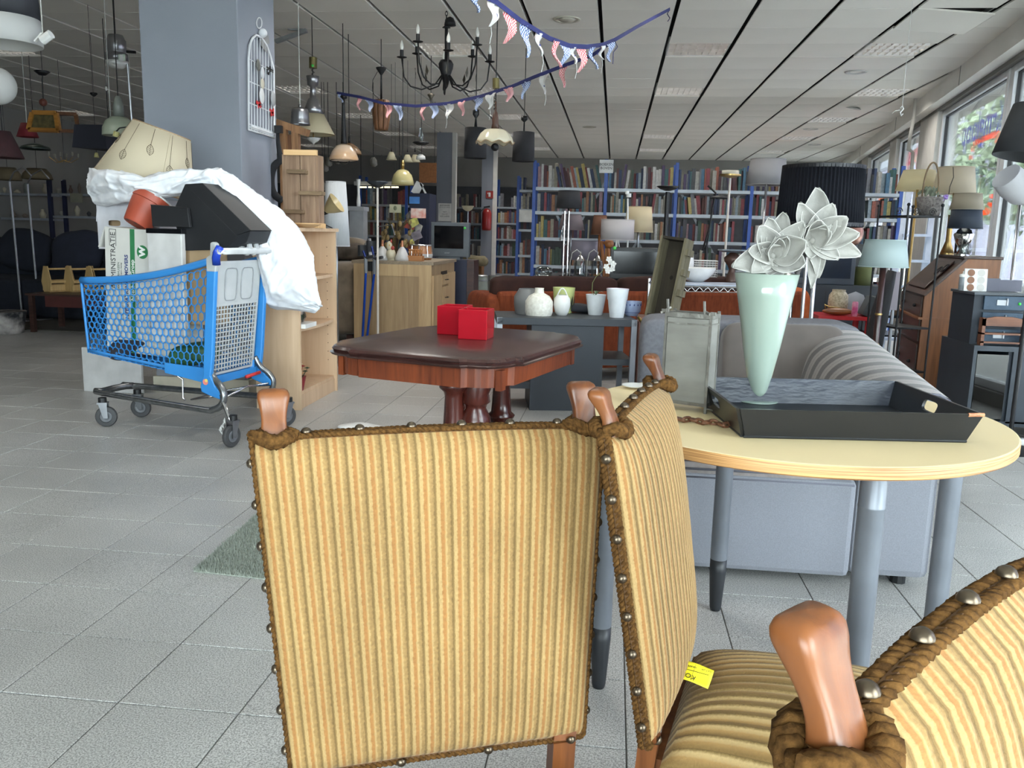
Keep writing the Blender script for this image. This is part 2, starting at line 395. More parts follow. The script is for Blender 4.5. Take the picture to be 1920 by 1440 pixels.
struct('panel_field',b,panelm,ceiling,'stuff')
railm=mat('white_rail',(205,205,202),.5); 
for i in range(-16,8):
    x=RX+i*.6; y1=YB if x<1.9 else min(YB,YB); y0=max(YF,(x-2.3)/.145)
    if y0>=YB: continue
    b=B().box((x-.019,y0,HC-.002),(x-.0135,y1,HC+.03))
    struct('rail',b,railm,ceiling,None)
# ---- recessed light fittings with louvres
louv=mat('mirror_louvre',(232,232,232),.3,.6); lw_frame=mat('light_frame',(200,200,198),.5); tubem=mat('fluorescent_tube',(240,240,235),.3,emit=(255,246,230),es=11)
LAMP_W=8
def make_light():
    t=thing('ceiling_light','x','ceiling light',(0,0,HC))
    b=B()
    for a,c in [((-.284,-.298,-.004),(.284,-.285,.05)),((-.284,.285,-.004),(.284,.298,.05)),((-.284,-.285,-.004),(-.271,.285,.05)),((.271,-.285,-.004),(.284,.285,.05))]: b.box(a,c)
    part(t,'frame',b,lw_frame)
    b=B().box((-.284,-.298,.065),(.284,.298,.07)); part(t,'back_plate',b,mat('light_back',(190,190,188),.5))
    b=B()
    for k in range(1,8):
        x=-.271+k*.0678; b.prism([(x-.006,.045),(x+.006,.045),(x+.0012,0),(x-.0012,0)],(-.285,.285))
    for k in range(0,4):
        y=-.285+.071+k*.1425; 
        for s in (-1,1): b.add([(-.271,y+s*.071,.0),(.271,y+s*.071,.0),(.271,y+s*.03,.05),(-.271,y+s*.03,.05)],[(0,1,2,3)])
    part(t,'louvre',b,louv)
    for k in range(4):
        y=-.285+.071+k*.1425; part(t,'tube',B().cyl((-.26,y,.045),(.26,y,.045),.008,n=8),tubem)
    return t
lt=make_light(); fits=[]
rowname={6.3:'above the nearest floor',3.9:'overhead near the camera',8.7:'in the nearest row in view',11.1:'in the second row back',13.5:'in the third row back',15.9:'in the fourth row back',18.3:'in the fifth row back',20.1:'against the far wall'}
colname={.70:'centre-right line of ceiling',-.5:'centre of ceiling',2.5:'window side',3.1:'window side',-1.7:'line above the chandelier',-4.1:'line behind the hanging lamps',-6.5:'dark left side',-8.9:'far dark left corner',1.3:'far centre'}
for k,(x,y) in enumerate(lights):
    lab='recessed louvred light, %s, %s'%(colname[x],rowname[y])
    M=Matrix.Translation((x,y,HC))
    if k==0: lt.matrix_world=M; tag(lt,lab,None,'recessed louvred ceiling lights'); q=lt
    else: q=dup(lt,M,lab,'recessed louvred ceiling lights')
    fits.append((q,x,y))
for q,x,y in fits:
    if x>-2 or y<7:   # the fittings on the window side and in the middle are switched on
        d=bpy.data.lights.new('light','AREA'); d.shape='RECTANGLE'; d.size=.5; d.size_y=.5; d.energy=LAMP_W; d.color=(1,.96,.9); d.spread=R(135)
        o=bpy.data.objects.new('light',d); COL.objects.link(o); o.parent=q; o.location=(0,0,-.004)
# ---- round ceiling vents / downlights
for k,(px,py,hole,lab) in enumerate([(1063,36,0,'cream round air valve in the ceiling near the bunting'),(1767,29,1,'round downlight with dark hole nearest the window'),(1605,135,1,'round downlight with dark hole between the two window-side lights'),(1598,202,1,'small tilted downlight hanging loose by the window side'),(1520,242,1,'downlight fourth back along the window side'),(1527,271,1,'faint downlight furthest back along the window side'),(1105,238,0,'flat round air valve far back in the middle of ceiling')]):
    p=P(px,py,z=HC-.012); t=thing('ceiling_downlight' if hole else 'ceiling_air_valve',lab,'downlight' if hole else 'air valve',p)
    part(t,'ring',B().lathe([(.10,.01),(.115,0),(.11,-.008),(.085,-.006),(.078,.004)],28),mat('valve_cream' if not hole else 'downlight_ring',(190,186,172) if not hole else (205,205,203),.5),smooth=True)
    if hole: part(t,'baffle',B().lathe([(.078,.004),(.068,-.004),(.062,.002),(.06,.03)],24),mat('downlight_ring',(205,205,203),.5),smooth=True); part(t,'hole',B().lathe([(0.001,.006),(.061,.006)],24),black_pl)
    else: part(t,'disc',B().lathe([(.001,-.014),(.06,-.012),(.07,-.004),(.07,.004)],24),mat('valve_cream',(190,186,172),.5),smooth=True)
    if k==3: t.rotation_euler=(R(14),R(10),0)
# ---- walls
wallm=mat('grey_wall_paint',(128,126,122),.8,c2=(120,118,114),scale=1.5); darkwall=mat('dark_grey_wall_paint',(66,68,72),.8)
struct('wall_left',B().box((X0-.2,YF,0),(X0,YB,HC+.05)),wallm)
struct('wall_back',B().box((X0,YB,0),(X1+2.0,YB+.2,HC+.05)),wallm)
b=B().box((-9.6,YF-.2,0),(-1.9,YF,HC+.05)).box((1.7,YF-.2,0),(2.6,YF,HC+.05)).box((-1.9,YF-.2,2.65),(1.7,YF,HC+.05)).box((-1.9,YF-.2,0),(1.7,YF,.12))
struct('wall_front',b,wallm)
framew=mat('white_window_frame',(215,216,218),.4,c2=(205,207,210)); beam_m=mat('beam_paint',(238,236,230),.7,c2=(232,230,224),scale=2)
glass=glassy('window_glass',(240,246,246),.05)
WO=Vector((2,0,0))
WM=Matrix((( _WT.x,_WN.x,0,2),(_WT.y,_WN.y,0,0),(0,0,1,0),(0,0,0,1)))   # local x = along the wall, local y = outwards
def wb(*boxes):
    b=B()
    for a,c in boxes: b.box(a,c,WM)
    return b
S0,S1=-2.6,20.6
struct('wall_right',wb(((S0,.12,0),(S1,.42,.10)),((S0,.12,2.66),(S1,.5,HC+.05))),wallm)
bm=struct('trim_1',wb(((S0,0,2.70),(S1,.13,HC+.02))),beam_m); 
struct('seam_strip',wb(*[((s,-.004,2.70),(s+.02,.0,HC)) for s in (4.1,9.5,13.3,17.2)]),mat('beam_seam',(150,150,147),.7),bm,None)
mull=[(-2.6,-2.4),(.2,.3),(2.9,3.0),(5.6,5.7),(8.30,8.40),(11.05,12.1),(13.9,14.5),(16.95,17.9),(20.2,20.6)]
post=mat('light_post_paint',(205,203,198),.6,c2=(196,194,189))
for k,(a,c) in enumerate(mull):
    wide=c-a>.4
    struct('trim_%d'%(k+2),wb(((a,.12 if wide else .18,0),(c,.34 if wide else .27,2.70))),post if wide else framew,bev=.004)
n=0
for (a,c) in zip([m[1] for m in mull[:-1]],[m[0] for m in mull[1:]]):
    n+=1
    t=thing('window_%d'%n,None,None,M=WM); t['kind']='structure'
    z0,z1=.10,2.66
    g=B().box((a+.06,.215,z0+.06),(c-.06,.225,z1-.06)); part(t,'pane',g,glass)
    part(t,'window_frame',B().box((a,.17,z0),(a+.06,.27,z1)).box((c-.06,.17,z0),(c,.27,z1)).box((a+.06,.17,z0),(c-.06,.27,z0+.06)).box((a+.06,.17,z1-.06),(c-.06,.27,z1)),framew,bev=.004)
    gs=mat('black_gasket',(30,30,32),.6)
    part(t,'gasket',B().box((a+.06,.20,z0+.06),(a+.068,.24,z1-.06)).box((c-.068,.20,z0+.06),(c-.06,.24,z1-.06)).box((a+.068,.20,z1-.068),(c-.068,.24,z1-.06)),gs)
# shop front glazing behind the camera
n+=1; t=thing('window_%d'%n,None,None); t['kind']='structure'
for k in range(3):
    a=-1.9+k*1.2; part(t,'pane',B().box((a+.05,YF-.11,.17),(a+1.15,YF-.10,2.6)),glass)
b=B()
for k in range(4): a=-1.9+k*1.2; b.box((a-.05,YF-.15,.12),(a+.05,YF-.05,2.65))
b.box((-1.9,YF-.15,.12),(1.7,YF-.05,.17)).box((-1.9,YF-.15,2.6),(1.7,YF-.05,2.65)); part(t,'window_frame',b,framew)
# lettering on the panes, applied outside so it reads reversed from in here
navy=fabricshade('navy_film',(50,54,150),.8); orange=fabricshade('orange_film',(252,128,70),.9); pink=fabricshade('pink_red_film',(236,64,90),.9)
def sign(par,s,z,txt,size,m,label=None):
    M=frame_at((s,.235,z),(1,0,0),(0,0,1),(0,1,0))   # text x along wall, facing outwards
    Mt=Matrix(((1,0,0,s),(0,0,-1,.24),(0,1,0,z),(0,0,0,1)))@Matrix.Identity(4)
    # facing +y (outwards): mirror x so that outside readers see it correctly
    Mt=Matrix(((1,0,0,s),(0,0,1,.236),(0,1,0,z),(0,0,0,1)))
    return textmesh(txt,size,m,Mt,par,'lettering',0,bold=.006)
def win(k):
    return [o for o in COL.objects if o.name=='window_%d'%k][0]
w5=win(5); w6=win(6); w7=win(7)
sign(w5,9.45,2.30,'Kringloop',.40,navy)
def ring_logo(par,s,z,w,h,m,k=1):
    out=[];inn=[]
    # slanted rounded tag outline with a thick bar and a cross
    def rr(x0,x1,z0,z1,r,n=6):
        pts=[]
        for cx,cz,a0 in ((x1-r,z1-r,0),(x0+r,z1-r,90),(x0+r,z0+r,180),(x1-r,z0+r,270)):
            for i in range(n+1):
                a=R(a0+90*i/n); pts.append((cx+r*math.cos(a),cz+r*math.sin(a)))
        return pts
    o1=rr(s-w/2,s+w/2,z-h/2,z+h/2,.16*w); i1=rr(s-w/2+.16*w,s+w/2-.06*w,z-h/2+.07*h,z+h/2-.07*h,.12*w)
    nn=len(o1); b=B(); y0,y1=.236,.239
    b.add([(x,y0,zz) for x,zz in o1]+[(x,y0,zz) for x,zz in i1]+[(x,y1,zz) for x,zz in o1]+[(x,y1,zz) for x,zz in i1],
      [(i,(i+1)%nn,(i+1)%nn+nn,i+nn) for i in range(nn)]+[(i+2*nn,i+3*nn,(i+1)%nn+3*nn,(i+1)%nn+2*nn) for i in range(nn)])
    b.v=[v for v in b.v]; b.f=[f for k,f in enumerate(b.f) if k%2==0]; part(par,'emblem',b,m)
    c=s-w/2+.08*w; q=B().box((c-.012*k,.233,z+.10*h-.05*k),(c+.012*k,.2345,z+.10*h+.05*k)).box((c-.05*k,.233,z+.10*h-.012*k),(c+.05*k,.2345,z+.10*h+.012*k))
    q.add([(c+.03*math.cos(2*PI*i/14),.233,z+.36*h+.03*math.sin(2*PI*i/14)) for i in range(14)],[tuple(range(14))])
    part(par,'emblem_cross',q,mat('white_film',(235,235,235),.5))
ring_logo(w5,9.25,1.80,1.15,.78,orange,1.2)
sign(w6,12.75,2.36,'Kringloop',.42,pink)
b=B().add([(15.0,.236,1.75),(16.3,.236,1.75),(15.15,.236,2.38),(15.02,.236,2.30)],[(0,1,2,3)]); part(w7,'emblem',b,orange)
# ---- columns
colm=mat('column_grey_paint',(128,132,142),.75,c2=(122,126,136),scale=1.2,bump=.1,bscale=160)
cx1=-2.43; cx0=-3.09
struct('column_1',B().box((cx0,5.45,.10),(cx1,6.05,HC+.03)),colm,kind='structure',bev=.006)
struct('baseboard_column',B().box((cx0-.012,5.43,0),(cx1+.012,6.07,.10)),mat('cream_plinth',(196,190,172),.6),kind='structure')
for k,(xa,xb,yb,Y,nm) in enumerate([(819,853,540,15.6,'column_2'),(904,930,540,16.6,'column_3')]):
    a=P(xa,300,Y=Y); c=P(xb,300,Y=Y)
    struct(nm,B().box((a.x,Y,0),(c.x-.05,Y+.4,HC+.03)),colm,kind='structure')
    struct('trim_%d'%(20+k),B().box((c.x-.05,Y-.01,0),(c.x+.02,Y+.12,HC+.02)),post)
# upper dark band on the far wall and a dividing wall on the left
struct('trim_30',B().box((X0,YB-.03,0),(X1,YB-.001,2.2)),darkwall)
# pipe along the beam
b=B().tube([WM@Vector(p) for p in [(11.6,-.05,2.9),(11.6,-.05,2.62),(11.65,-.06,2.45),(11.95,-.02,2.32),(12.0,.05,2.28),(12.0,.07,.1)]],.022,10)
struct('trim_31',b,post,smooth=True)
# ---- outside: pavement, facade, tree
pav=mat('street_paving',(205,203,198),.9,c2=(192,190,186),scale=3)
struct('ground_outside',B().box((-30,-30,-.30),(60,60,-.21)),pav)
fac=mat('pale_render',(128,126,140),.9,c2=(120,118,134),scale=.6); dkw=mat('facade_window_glass',(92,98,112),.2)
t=thing('house_across_street','long lavender-grey building across the street outside the windows','building',tuple(WM@Vector((44,13,-.2))),math.atan2(.9896,.1435))
part(t,'wall',B().box((-44,0,0),(40,6,6.2)),fac)
part(t,'roof',B().prism([(-45,6.2),(41,6.2),(39,8.6),(-43,8.6)],(-.4,6.4)),mat('slate_roof',(98,100,108),.8))
for k in range(20):
    for zz in (.9,3.7):
        w=part(t,'window',B().box((-42+k*3.9,-.06,zz),(-40.4+k*3.9,.04,zz+1.5)),framew); part(w,'glazing',B().box((-41.9+k*3.9,-.08,zz+.1),(-40.5+k*3.9,-.05,zz+1.4)),dkw)
leafm=mat('pale_leaf_green',(96,110,84),.7,c2=(130,142,116),scale=3); bark=mat('tree_bark',(96,92,88),.9)
def tree(s,off,h,r,label,nl=4200):
    p=WM@Vector((s,off,-.2)); t=thing('street_tree',label,'tree',p)
    b=B().tube([(0,0,0),(.05,0,h*.35),(0,.05,h*.6),(.1,0,h*.9)],[.14,.11,.07,.02],8)
    for k in range(14):
        a=k*2.4; z=h*(.38+.035*k); b.tube([(0,0,z),(r*.5*math.cos(a),r*.5*math.sin(a),z+.4),(r*.95*math.cos(a),r*.95*math.sin(a),z+.7)],[.05,.03,.01],5)
    part(t,'trunk',b,bark,smooth=True)
    b=B()
    for k in range(nl):
        while 1:
            q=Vector((random.uniform(-1,1),random.uniform(-1,1),random.uniform(-1,1)))
            if q.length<1 and q.length>.35: break
        c=Vector((q.x*r,q.y*r,h*.72+q.z*r*.85)); a=Vector((random.gauss(0,1),random.gauss(0,1),random.gauss(0,1))).normalized(); e=a.orthogonal().normalized(); g=a.cross(e)
        s1=random.uniform(.09,.17)
        b.add([c-e*s1,c+g*s1*.5,c+e*s1,c-g*s1*.5],[(0,1,2,3)])
    part(t,'leaves',b,leafm,kind='stuff')
tree(24,5.6,5.0,2.6,'pale leafy street tree seen through the lettered window pane')
tree(38,7,6.0,2.8,'street tree further back beyond the far windows',2400)
# parked car outside, pale
t=thing('parked_car','pale grey parked car outside the lettered window','car',tuple(WM@Vector((15.5,3.9,-.2))),math.atan2(.9896,.1435))
cb=mat('pale_car_paint',(130,132,138),.3,.3)
b=B().prism([(-2.1,.35),(2.1,.35),(2.15,.75),(1.9,.95),(1.2,1.02),(.55,1.48),(-1.1,1.52),(-1.75,1.05),(-2.1,.95)],(-.85,.85)); part(t,'body',b,cb,bev=.05)
part(t,'side_window',B().prism([(1.0,1.02),(.5,1.40),(-1.9,1.43),(-1.5,1.05)],(-.87,.87)),dkw)
for x in (-1.35,1.35):
    for y in (-.87,.87): part(t,'wheel',B().cyl((x,y-.1,.33),(x,y+.1,.33),.33,n=20),black_pl,smooth=False)
# ================================================================== THREE VELVET CHAIRS
oak=wood('varnished_oak',(112,66,34),(70,36,18),2,.36,7,.4)
velvet=stripes('ribbed_gold_velvet',[(0,(92,72,42)),(.06,(104,82,50)),(.12,(122,97,60)),(.30,(132,105,66)),(.38,(148,124,84)),(.46,(140,110,68)),(.50,(132,94,54)),(.68,(132,94,54)),(.72,(142,117,78)),(.88,(146,121,80)),(.95,(108,86,52))],21,nzs=.28,sheen=.1)
velvet_seat=stripes('ribbed_gold_velvet_seat',[(0,(98,78,46)),(.12,(124,102,62)),(.3,(172,148,104)),(.5,(158,132,90)),(.6,(142,112,70)),(.85,(118,94,56))],17,nzs=.2,sheen=.1)
gimpm=mat('brown_gimp_braid',(92,64,32),.95,c2=(58,38,17),scale=160,bump=.15,bscale=600,spec=.1)
nailm=mat('bronze_nail',(96,84,70),.32,.85)
def rope(path,r,pitch,strands=2,n=5,ph=0,steps=7,flat=(0,1,0),wid=0,oo=1):
    """twisted cord following a polyline"""
    pts=[Vector(p) for p in path]; L=[0]
    for a,c in zip(pts,pts[1:]): L.append(L[-1]+(c-a).length)
    tot=L[-1]; N=max(4,int(tot/pitch*steps)); b=B()
    def at(s):
        for i in range(len(L)-1):
            if s<=L[i+1] or i==len(L)-2:
                k=(s-L[i])/max(1e-9,L[i+1]-L[i]); return pts[i].lerp(pts[i+1],k),(pts[i+1]-pts[i]).normalized()
    for q in range(strands):
        c=[]
        for i in range(N+1):
            s=tot*i/N; p,d=at(s); x=Vector(flat); y=d.cross(x).normalized(); a=2*PI*s/pitch+q*2*PI/strands+ph
            c.append(p+x*(math.cos(a)*(r*.62+wid))+y*math.sin(a)*r*.62*oo)
        b.tube(c,r*.72,n,cap=False)
    return b
def chair(label,pos,th,wt,wb,zt,zb,lean,zf,group,fat=1.0,zs=.405,arch=.02):
    M=Matrix.Translation((pos[0],pos[1],0))@Matrix.Rotation(th,4,'Z')
    t=thing('dining_chair',label,'chair',M=M,group=group); tl=math.tan(lean)
    wd=lambda v: wb+(wt-wb)*v
    def cen(u,v,arch=arch):
        z=zb+(zt-zb)*v
        zz=z+arch*(1-u*u)*max(0,(v-.6)/.4)**2 + arch*.6*(1-u*u)*max(0,(.25-v)/.25)**2
        return Vector((u*wd(v)/2,-(z-zb)*tl,zz))
    def pad(side,th_,bulge,nribs=21):
        NU=nribs*8; NV=36
        def fn(a,v):
            u=2*a-1
            e=max(0,1-abs(u)**9)**.5; ev=max(0,1-abs(2*v-1)**12)**.5
            c=cen(u*(1.006),.004+.992*v)
            rib=abs(math.sin(PI*(a*nribs)))**.6*.0024
            rib+=.0006*mnoise.noise(Vector((a*40,v*25,3)))
            return c+Vector((0,side*((th_+bulge*(1-u*u)*(1-(2*v-1)**4)+rib)*e*ev+.0015),0))
        b=B(); b.grid(fn,NU,NV,uv=True)
        if side>0: b.f=[f[::-1] for f in b.f]
        return b
    part(t,'front_pad',pad(1,.020,.022*fat),velvet,smooth=True)
    part(t,'rear_pad',pad(-1,.014,.006),velvet,smooth=True)
    # frame edge
    ring=[cen(-1,v/20) for v in range(21)]+[cen(-1+2*k/20,1) for k in range(1,21)]+[cen(1,1-v/20) for v in range(1,21)]+[cen(1-2*k/20,0) for k in range(1,20)]
    part(t,'frame',B().tube(ring,.005,6,closed=True),mat('brown_edge',(84,56,26),.9))
    out=[p+Vector(((.006 if abs(p.x)>.05 else 0)*(1 if p.x>0 else -1)*(1 if abs(abs(p.x)-wd(.5)/2)<.06 else 0),0,0)) for p in ring]
    out=[]
    for p in ring:
        c=Vector((0,-( (zt+zb)/2-zb)*tl,(zt+zb)/2)); d=p-c; q=Vector((d.x,0,d.z*.9)); n=Vector(((1 if d.x>0 else -1) if abs(d.x)>wd((p.z-zb)/(zt-zb))/2-.012 else 0,0,(1 if d.z>0 else -1) if (p.z>zt-.004 or p.z<zb+.02) and abs(d.x)<wb/2-.01 else 0))
        if n.length>0: n.normalize()
        out.append(p+n*.0015+Vector((0,-.003,0)))
    out.append(out[0])
    sideV=Vector((0,1,0))
    for off,ph in ((-.0052,0),(.0052,PI*.5)):
        g=rope([p+Vector((0,off,0)) for p in out],.0046,.015,2,5,ph,oo=.5)
        part(t,'gimp_braid',g,gimpm,smooth=True)
    # thicker knots of braid round the finials
    for s in (-1,1):
        fx=s*(wt/2-.028); z=zt; y=-(z-zb)*tl; k=[]
        for i in range(15):
            a=2*PI*i/14; k.append((fx+.026*math.cos(a),y+.021*math.sin(a),z+.004+.004*math.sin(3*a)))
        part(t,'braid_knot',rope(k,.0085,.022,3,6),gimpm,smooth=True)
    # nails
    dome=B().lathe([(.0001,.0052),(.003,.0048),(.0056,.003),(.0072,0),(.0072,-.001)],12).mesh('nail',nailm,True)
    def nail(p,n):
        q=Vector(n).to_track_quat('Z','Y').to_euler(); inst(dome,'nail',t,p,q)
    for s in (-1,1):
        for k in range(8):
            v=.93-k*.122; p=cen(s,v); nail(p+Vector((s*.0065,-.003,0)),(s,0,0))
    for k in range(6):
        u=-.72+k*.288; p=cen(u,1); nail(p+Vector((0,-.003,.0065)),(0,0,1))
    for k in range(4):
        u=-.9+k*.6; p=cen(u,0); nail(p+Vector((0,.012,.002)),(0,.8,-.5))
    # stiles running through to S-shaped finials
    for s in (-1,1):
        fx=s*(wt/2-.028); bx=s*(wb/2-.03)
        b=B()
        secs=[(0,-.045+0,.032),(zb*.5,-.012,.034),(zb,0,.034),(zt-.02,-(zt-.02-zb)*tl,.030)]
        for (z0,y0,w0),(z1,y1,w1) in zip(secs,secs[1:]):
            f0=bx if z0<=zb else bx+(fx-bx)*((z0-zb)/(zt-zb)); f1=bx if z1<=zb else bx+(fx-bx)*((z1-zb)/(zt-zb))
            b.bar((f0,y0-.002,z0),(f1,y1-.002,z1),w0,w0*.8,(0,1,0))
        part(t,'rear_leg',b,oak)
        yb=-(zt-zb)*tl; H=zf-zt+.006
        def fin(a,v,s=s,fx=fx,yb=yb,H=H):
            # v along the height; S-shaped centre line, hollowed front, rounded knob
            cy_=.0025-.013*min(1,v)**.8+.003*math.sin(v*PI*1.7); ty=.0125-.0035*math.sin(PI*min(1,v*1.25))+.002*max(0,v-.6); wx=.0205-.0045*math.sin(PI*min(1,v*1.2))**1.2+.001*v
            k=1 if v<.86 else math.sqrt(max(0,1-((v-.86)/.14)**2)); zz_=v if v<.86 else .86+.14*math.sin((v-.86)/.14*PI/2)
            k=1 if v<.86 else max(.02,math.cos((v-.86)/.14*PI/2)**.75)
            an=2*PI*a; c_,s_=math.cos(an),math.sin(an); e=.45
            return Vector((fx+wx*(.35+.65*k)*(abs(c_)**e)*(1 if c_>0 else -1)*(k if v>.97 else 1),yb+cy_-zz_*H*tl*.8+ty*k*(abs(s_)**e)*(1 if s_>0 else -1),zt-.004+zz_*H))
        b=B().grid(fin,28,26,cu=True); b.f=[f[::-1] for f in b.f]; n0=27
        part(t,'finial',b,oak,smooth=True)
    # seat
    sw0,sw1,sd=wb*.96,wb*1.12,.43
    def seat(a,v):
        u=2*a-1; x=u*(sw0+(sw1-sw0)*v)/2; e=max(0,1-abs(u)**8)**.5; ev=max(0,1-abs(2*v-1)**8)**.5
        rib=abs(math.sin(PI*a*15))**.7*.003
        return Vector((x,.018+v*sd,zs-.035+(.035+.045*(1-u*u)*(1-(2*v-1)**2)**.8+rib)*e*ev))
    b=B(); b.grid(seat,120,30,uv=True); b.f=[f[::-1] for f in b.f]
    part(t,'seat_cushion',b,velvet_seat,smooth=True)
    b=B().bar((-sw0/2+.02,.02,zs-.06),(sw0/2-.02,.02,zs-.06),.03,.05).bar((-sw1/2+.02,sd,zs-.06),(sw1/2-.02,sd,zs-.06),.03,.05)
    for s in (-1,1): b.bar((s*(sw0/2-.02),.02,zs-.06),(s*(sw1/2-.02),sd,zs-.06),.03,.05)
    part(t,'seat_rail',b,oak)
    for s in (-1,1):
        x=s*(sw1/2-.03); part(t,'front_leg',B().lathe([(.018,0),(.020,.02),(.016,.05),(.02,.09),(.022,.2),(.018,.24),(.024,.28),(.024,zs-.035)],14,(x,sd-.01,0)),oak,smooth=True)
    part(t,'stretcher',B().bar((-sw1/2+.03,sd-.01,.14),(sw1/2-.03,sd-.01,.14),.02,.03),oak)
    return t
cg='striped velvet dining chairs'
chA=chair('gold velvet chair with its ribbed backrest square to the camera, leftmost',(-.208,1.079),.39+PI,.497,.414,.842,.392,.165,.905,cg,.35,.352,.005)
chB=chair('gold velvet chair seen side-on with yellow tag on its seat',(.119,1.304),-1.794,.438,.369,.861,.402,.156,.916,cg,1.3,.405,.012)
chC=chair('gold velvet chair cut off at the bottom right corner, nearest the camera',(.304,.49),-2.3,.44,.40,.872,.40,.16,.938,cg,1.0,.405,.03)
# yellow sold tag lying on the seat of chair B
tagm=mat('yellow_tag_paper',(236,222,40),.6,c2=(228,210,30),scale=10); ink=mat('black_ink',(26,24,26),.6)
Ms=chB.matrix_world
c0=P(1300,1264,z=.452)
t=thing('paper_tag','curled yellow paper tag with handwriting lying on the velvet seat','tag',M=frame_at(c0,Vector((.92,-.38,0)),Vector((.38,.92,0)),Vector((0,0,1)))@Matrix.Rotation(R(28),4,'X'))
b=B().grid(lambda u,v: Vector(((u-.5)*.056,(v-.5)*.034,.004*math.sin(PI*u*1.3)+.006*(abs(v-.5))**2+.0)),12,6)
o=part(t,'sheet',b,tagm,smooth=True); md=o.modifiers.new('thick','SOLIDIFY'); md.thickness=.0004
textmesh('KOCHT',.0115,ink,Matrix.Translation((-.013,-.006,.0052))@Matrix.Rotation(PI*.93,4,'Z'),t,'handwriting',.0002)
textmesh('DATUM:      NAAM:',.0045,ink,Matrix.Translation((.008,.009,.0056))@Matrix.Rotation(PI,4,'Z'),t,'printed_text',.0002)
part(t,'ruled_line',B().box((.0,-.015,.0048),(.0003,.015,.0052)).box((-.026,.002,.0045),(.024,.0023,.0056)),ink)

# ================================================================== ROUND TABLE
TC=(.436,2.095); TZ=.708
t=thing('round_table','round pale-yellow table with plywood edge and grey tube legs beside the chairs','table',(TC[0],TC[1],0))
lam=mat('pale_yellow_laminate',(234,212,166),.32,c2=(228,206,160),scale=1.5,spec=.5)
ply=wood('plywood_edge',(186,138,84),(142,96,54),0,.5,14)
def ply_mat():
    m,nt,b=_nt('laminated_ply_edge'); L=nt.links; b.inputs['Roughness'].default_value=.5
    tc=nt.nodes.new('ShaderNodeTexCoord'); mp=nt.nodes.new('ShaderNodeMapping'); mp.inputs['Scale'].default_value=(3,3,260); L.new(tc.outputs['Object'],mp.inputs[0])
    n=nt.nodes.new('ShaderNodeTexNoise'); n.inputs['Scale'].default_value=1.6; n.inputs['Detail'].default_value=3; L.new(mp.outputs[0],n.inputs['Vector'])
    r=nt.nodes.new('ShaderNodeValToRGB'); e=r.color_ramp.elements; e[0].position=.38; e[0].color=lin((140,92,50)); e[1].position=.6; e[1].color=lin((200,152,96)); L.new(n.outputs['Fac'],r.inputs[0]); L.new(r.outputs[0],b.inputs['Base Color']); return m
RT=.492
part(t,'tabletop',B().lathe([(.0001,TZ),(RT-.004,TZ),(RT-.001,TZ-.001)],96),lam,smooth=False)
part(t,'edge_band',B().lathe([(RT-.001,TZ-.001),(RT,TZ-.003),(RT,TZ-.024),(RT-.003,TZ-.027),(.0001,TZ-.027)],96),ply_mat(),ang=40)
legm=mat('silver_grey_tube',(118,122,130),.38,.35); footm=mat('black_foot',(34,36,40),.45)
for (x,y) in ((.009,2.0),(.356,2.514),(.523,1.675),(.845,2.13)):
    l=part(t,'leg',B().cyl((x-TC[0],y-TC[1],.0),(x-TC[0],y-TC[1],TZ-.027),.027,n=24) if 0 else B().lathe([(.0235,.16),(.0255,.17),(.0255,TZ-.10),(.0262,TZ-.098),(.0262,TZ-.094),(.0255,TZ-.092),(.0255,TZ-.027)],24,(x-TC[0],y-TC[1],0)),legm,smooth=True)
    part(l,'foot',B().lathe([(.0001,0),(.015,0),(.0175,.01),(.025,.13),(.025,.165),(.0001,.165)],20,(x-TC[0],y-TC[1],0)),footm,smooth=True)
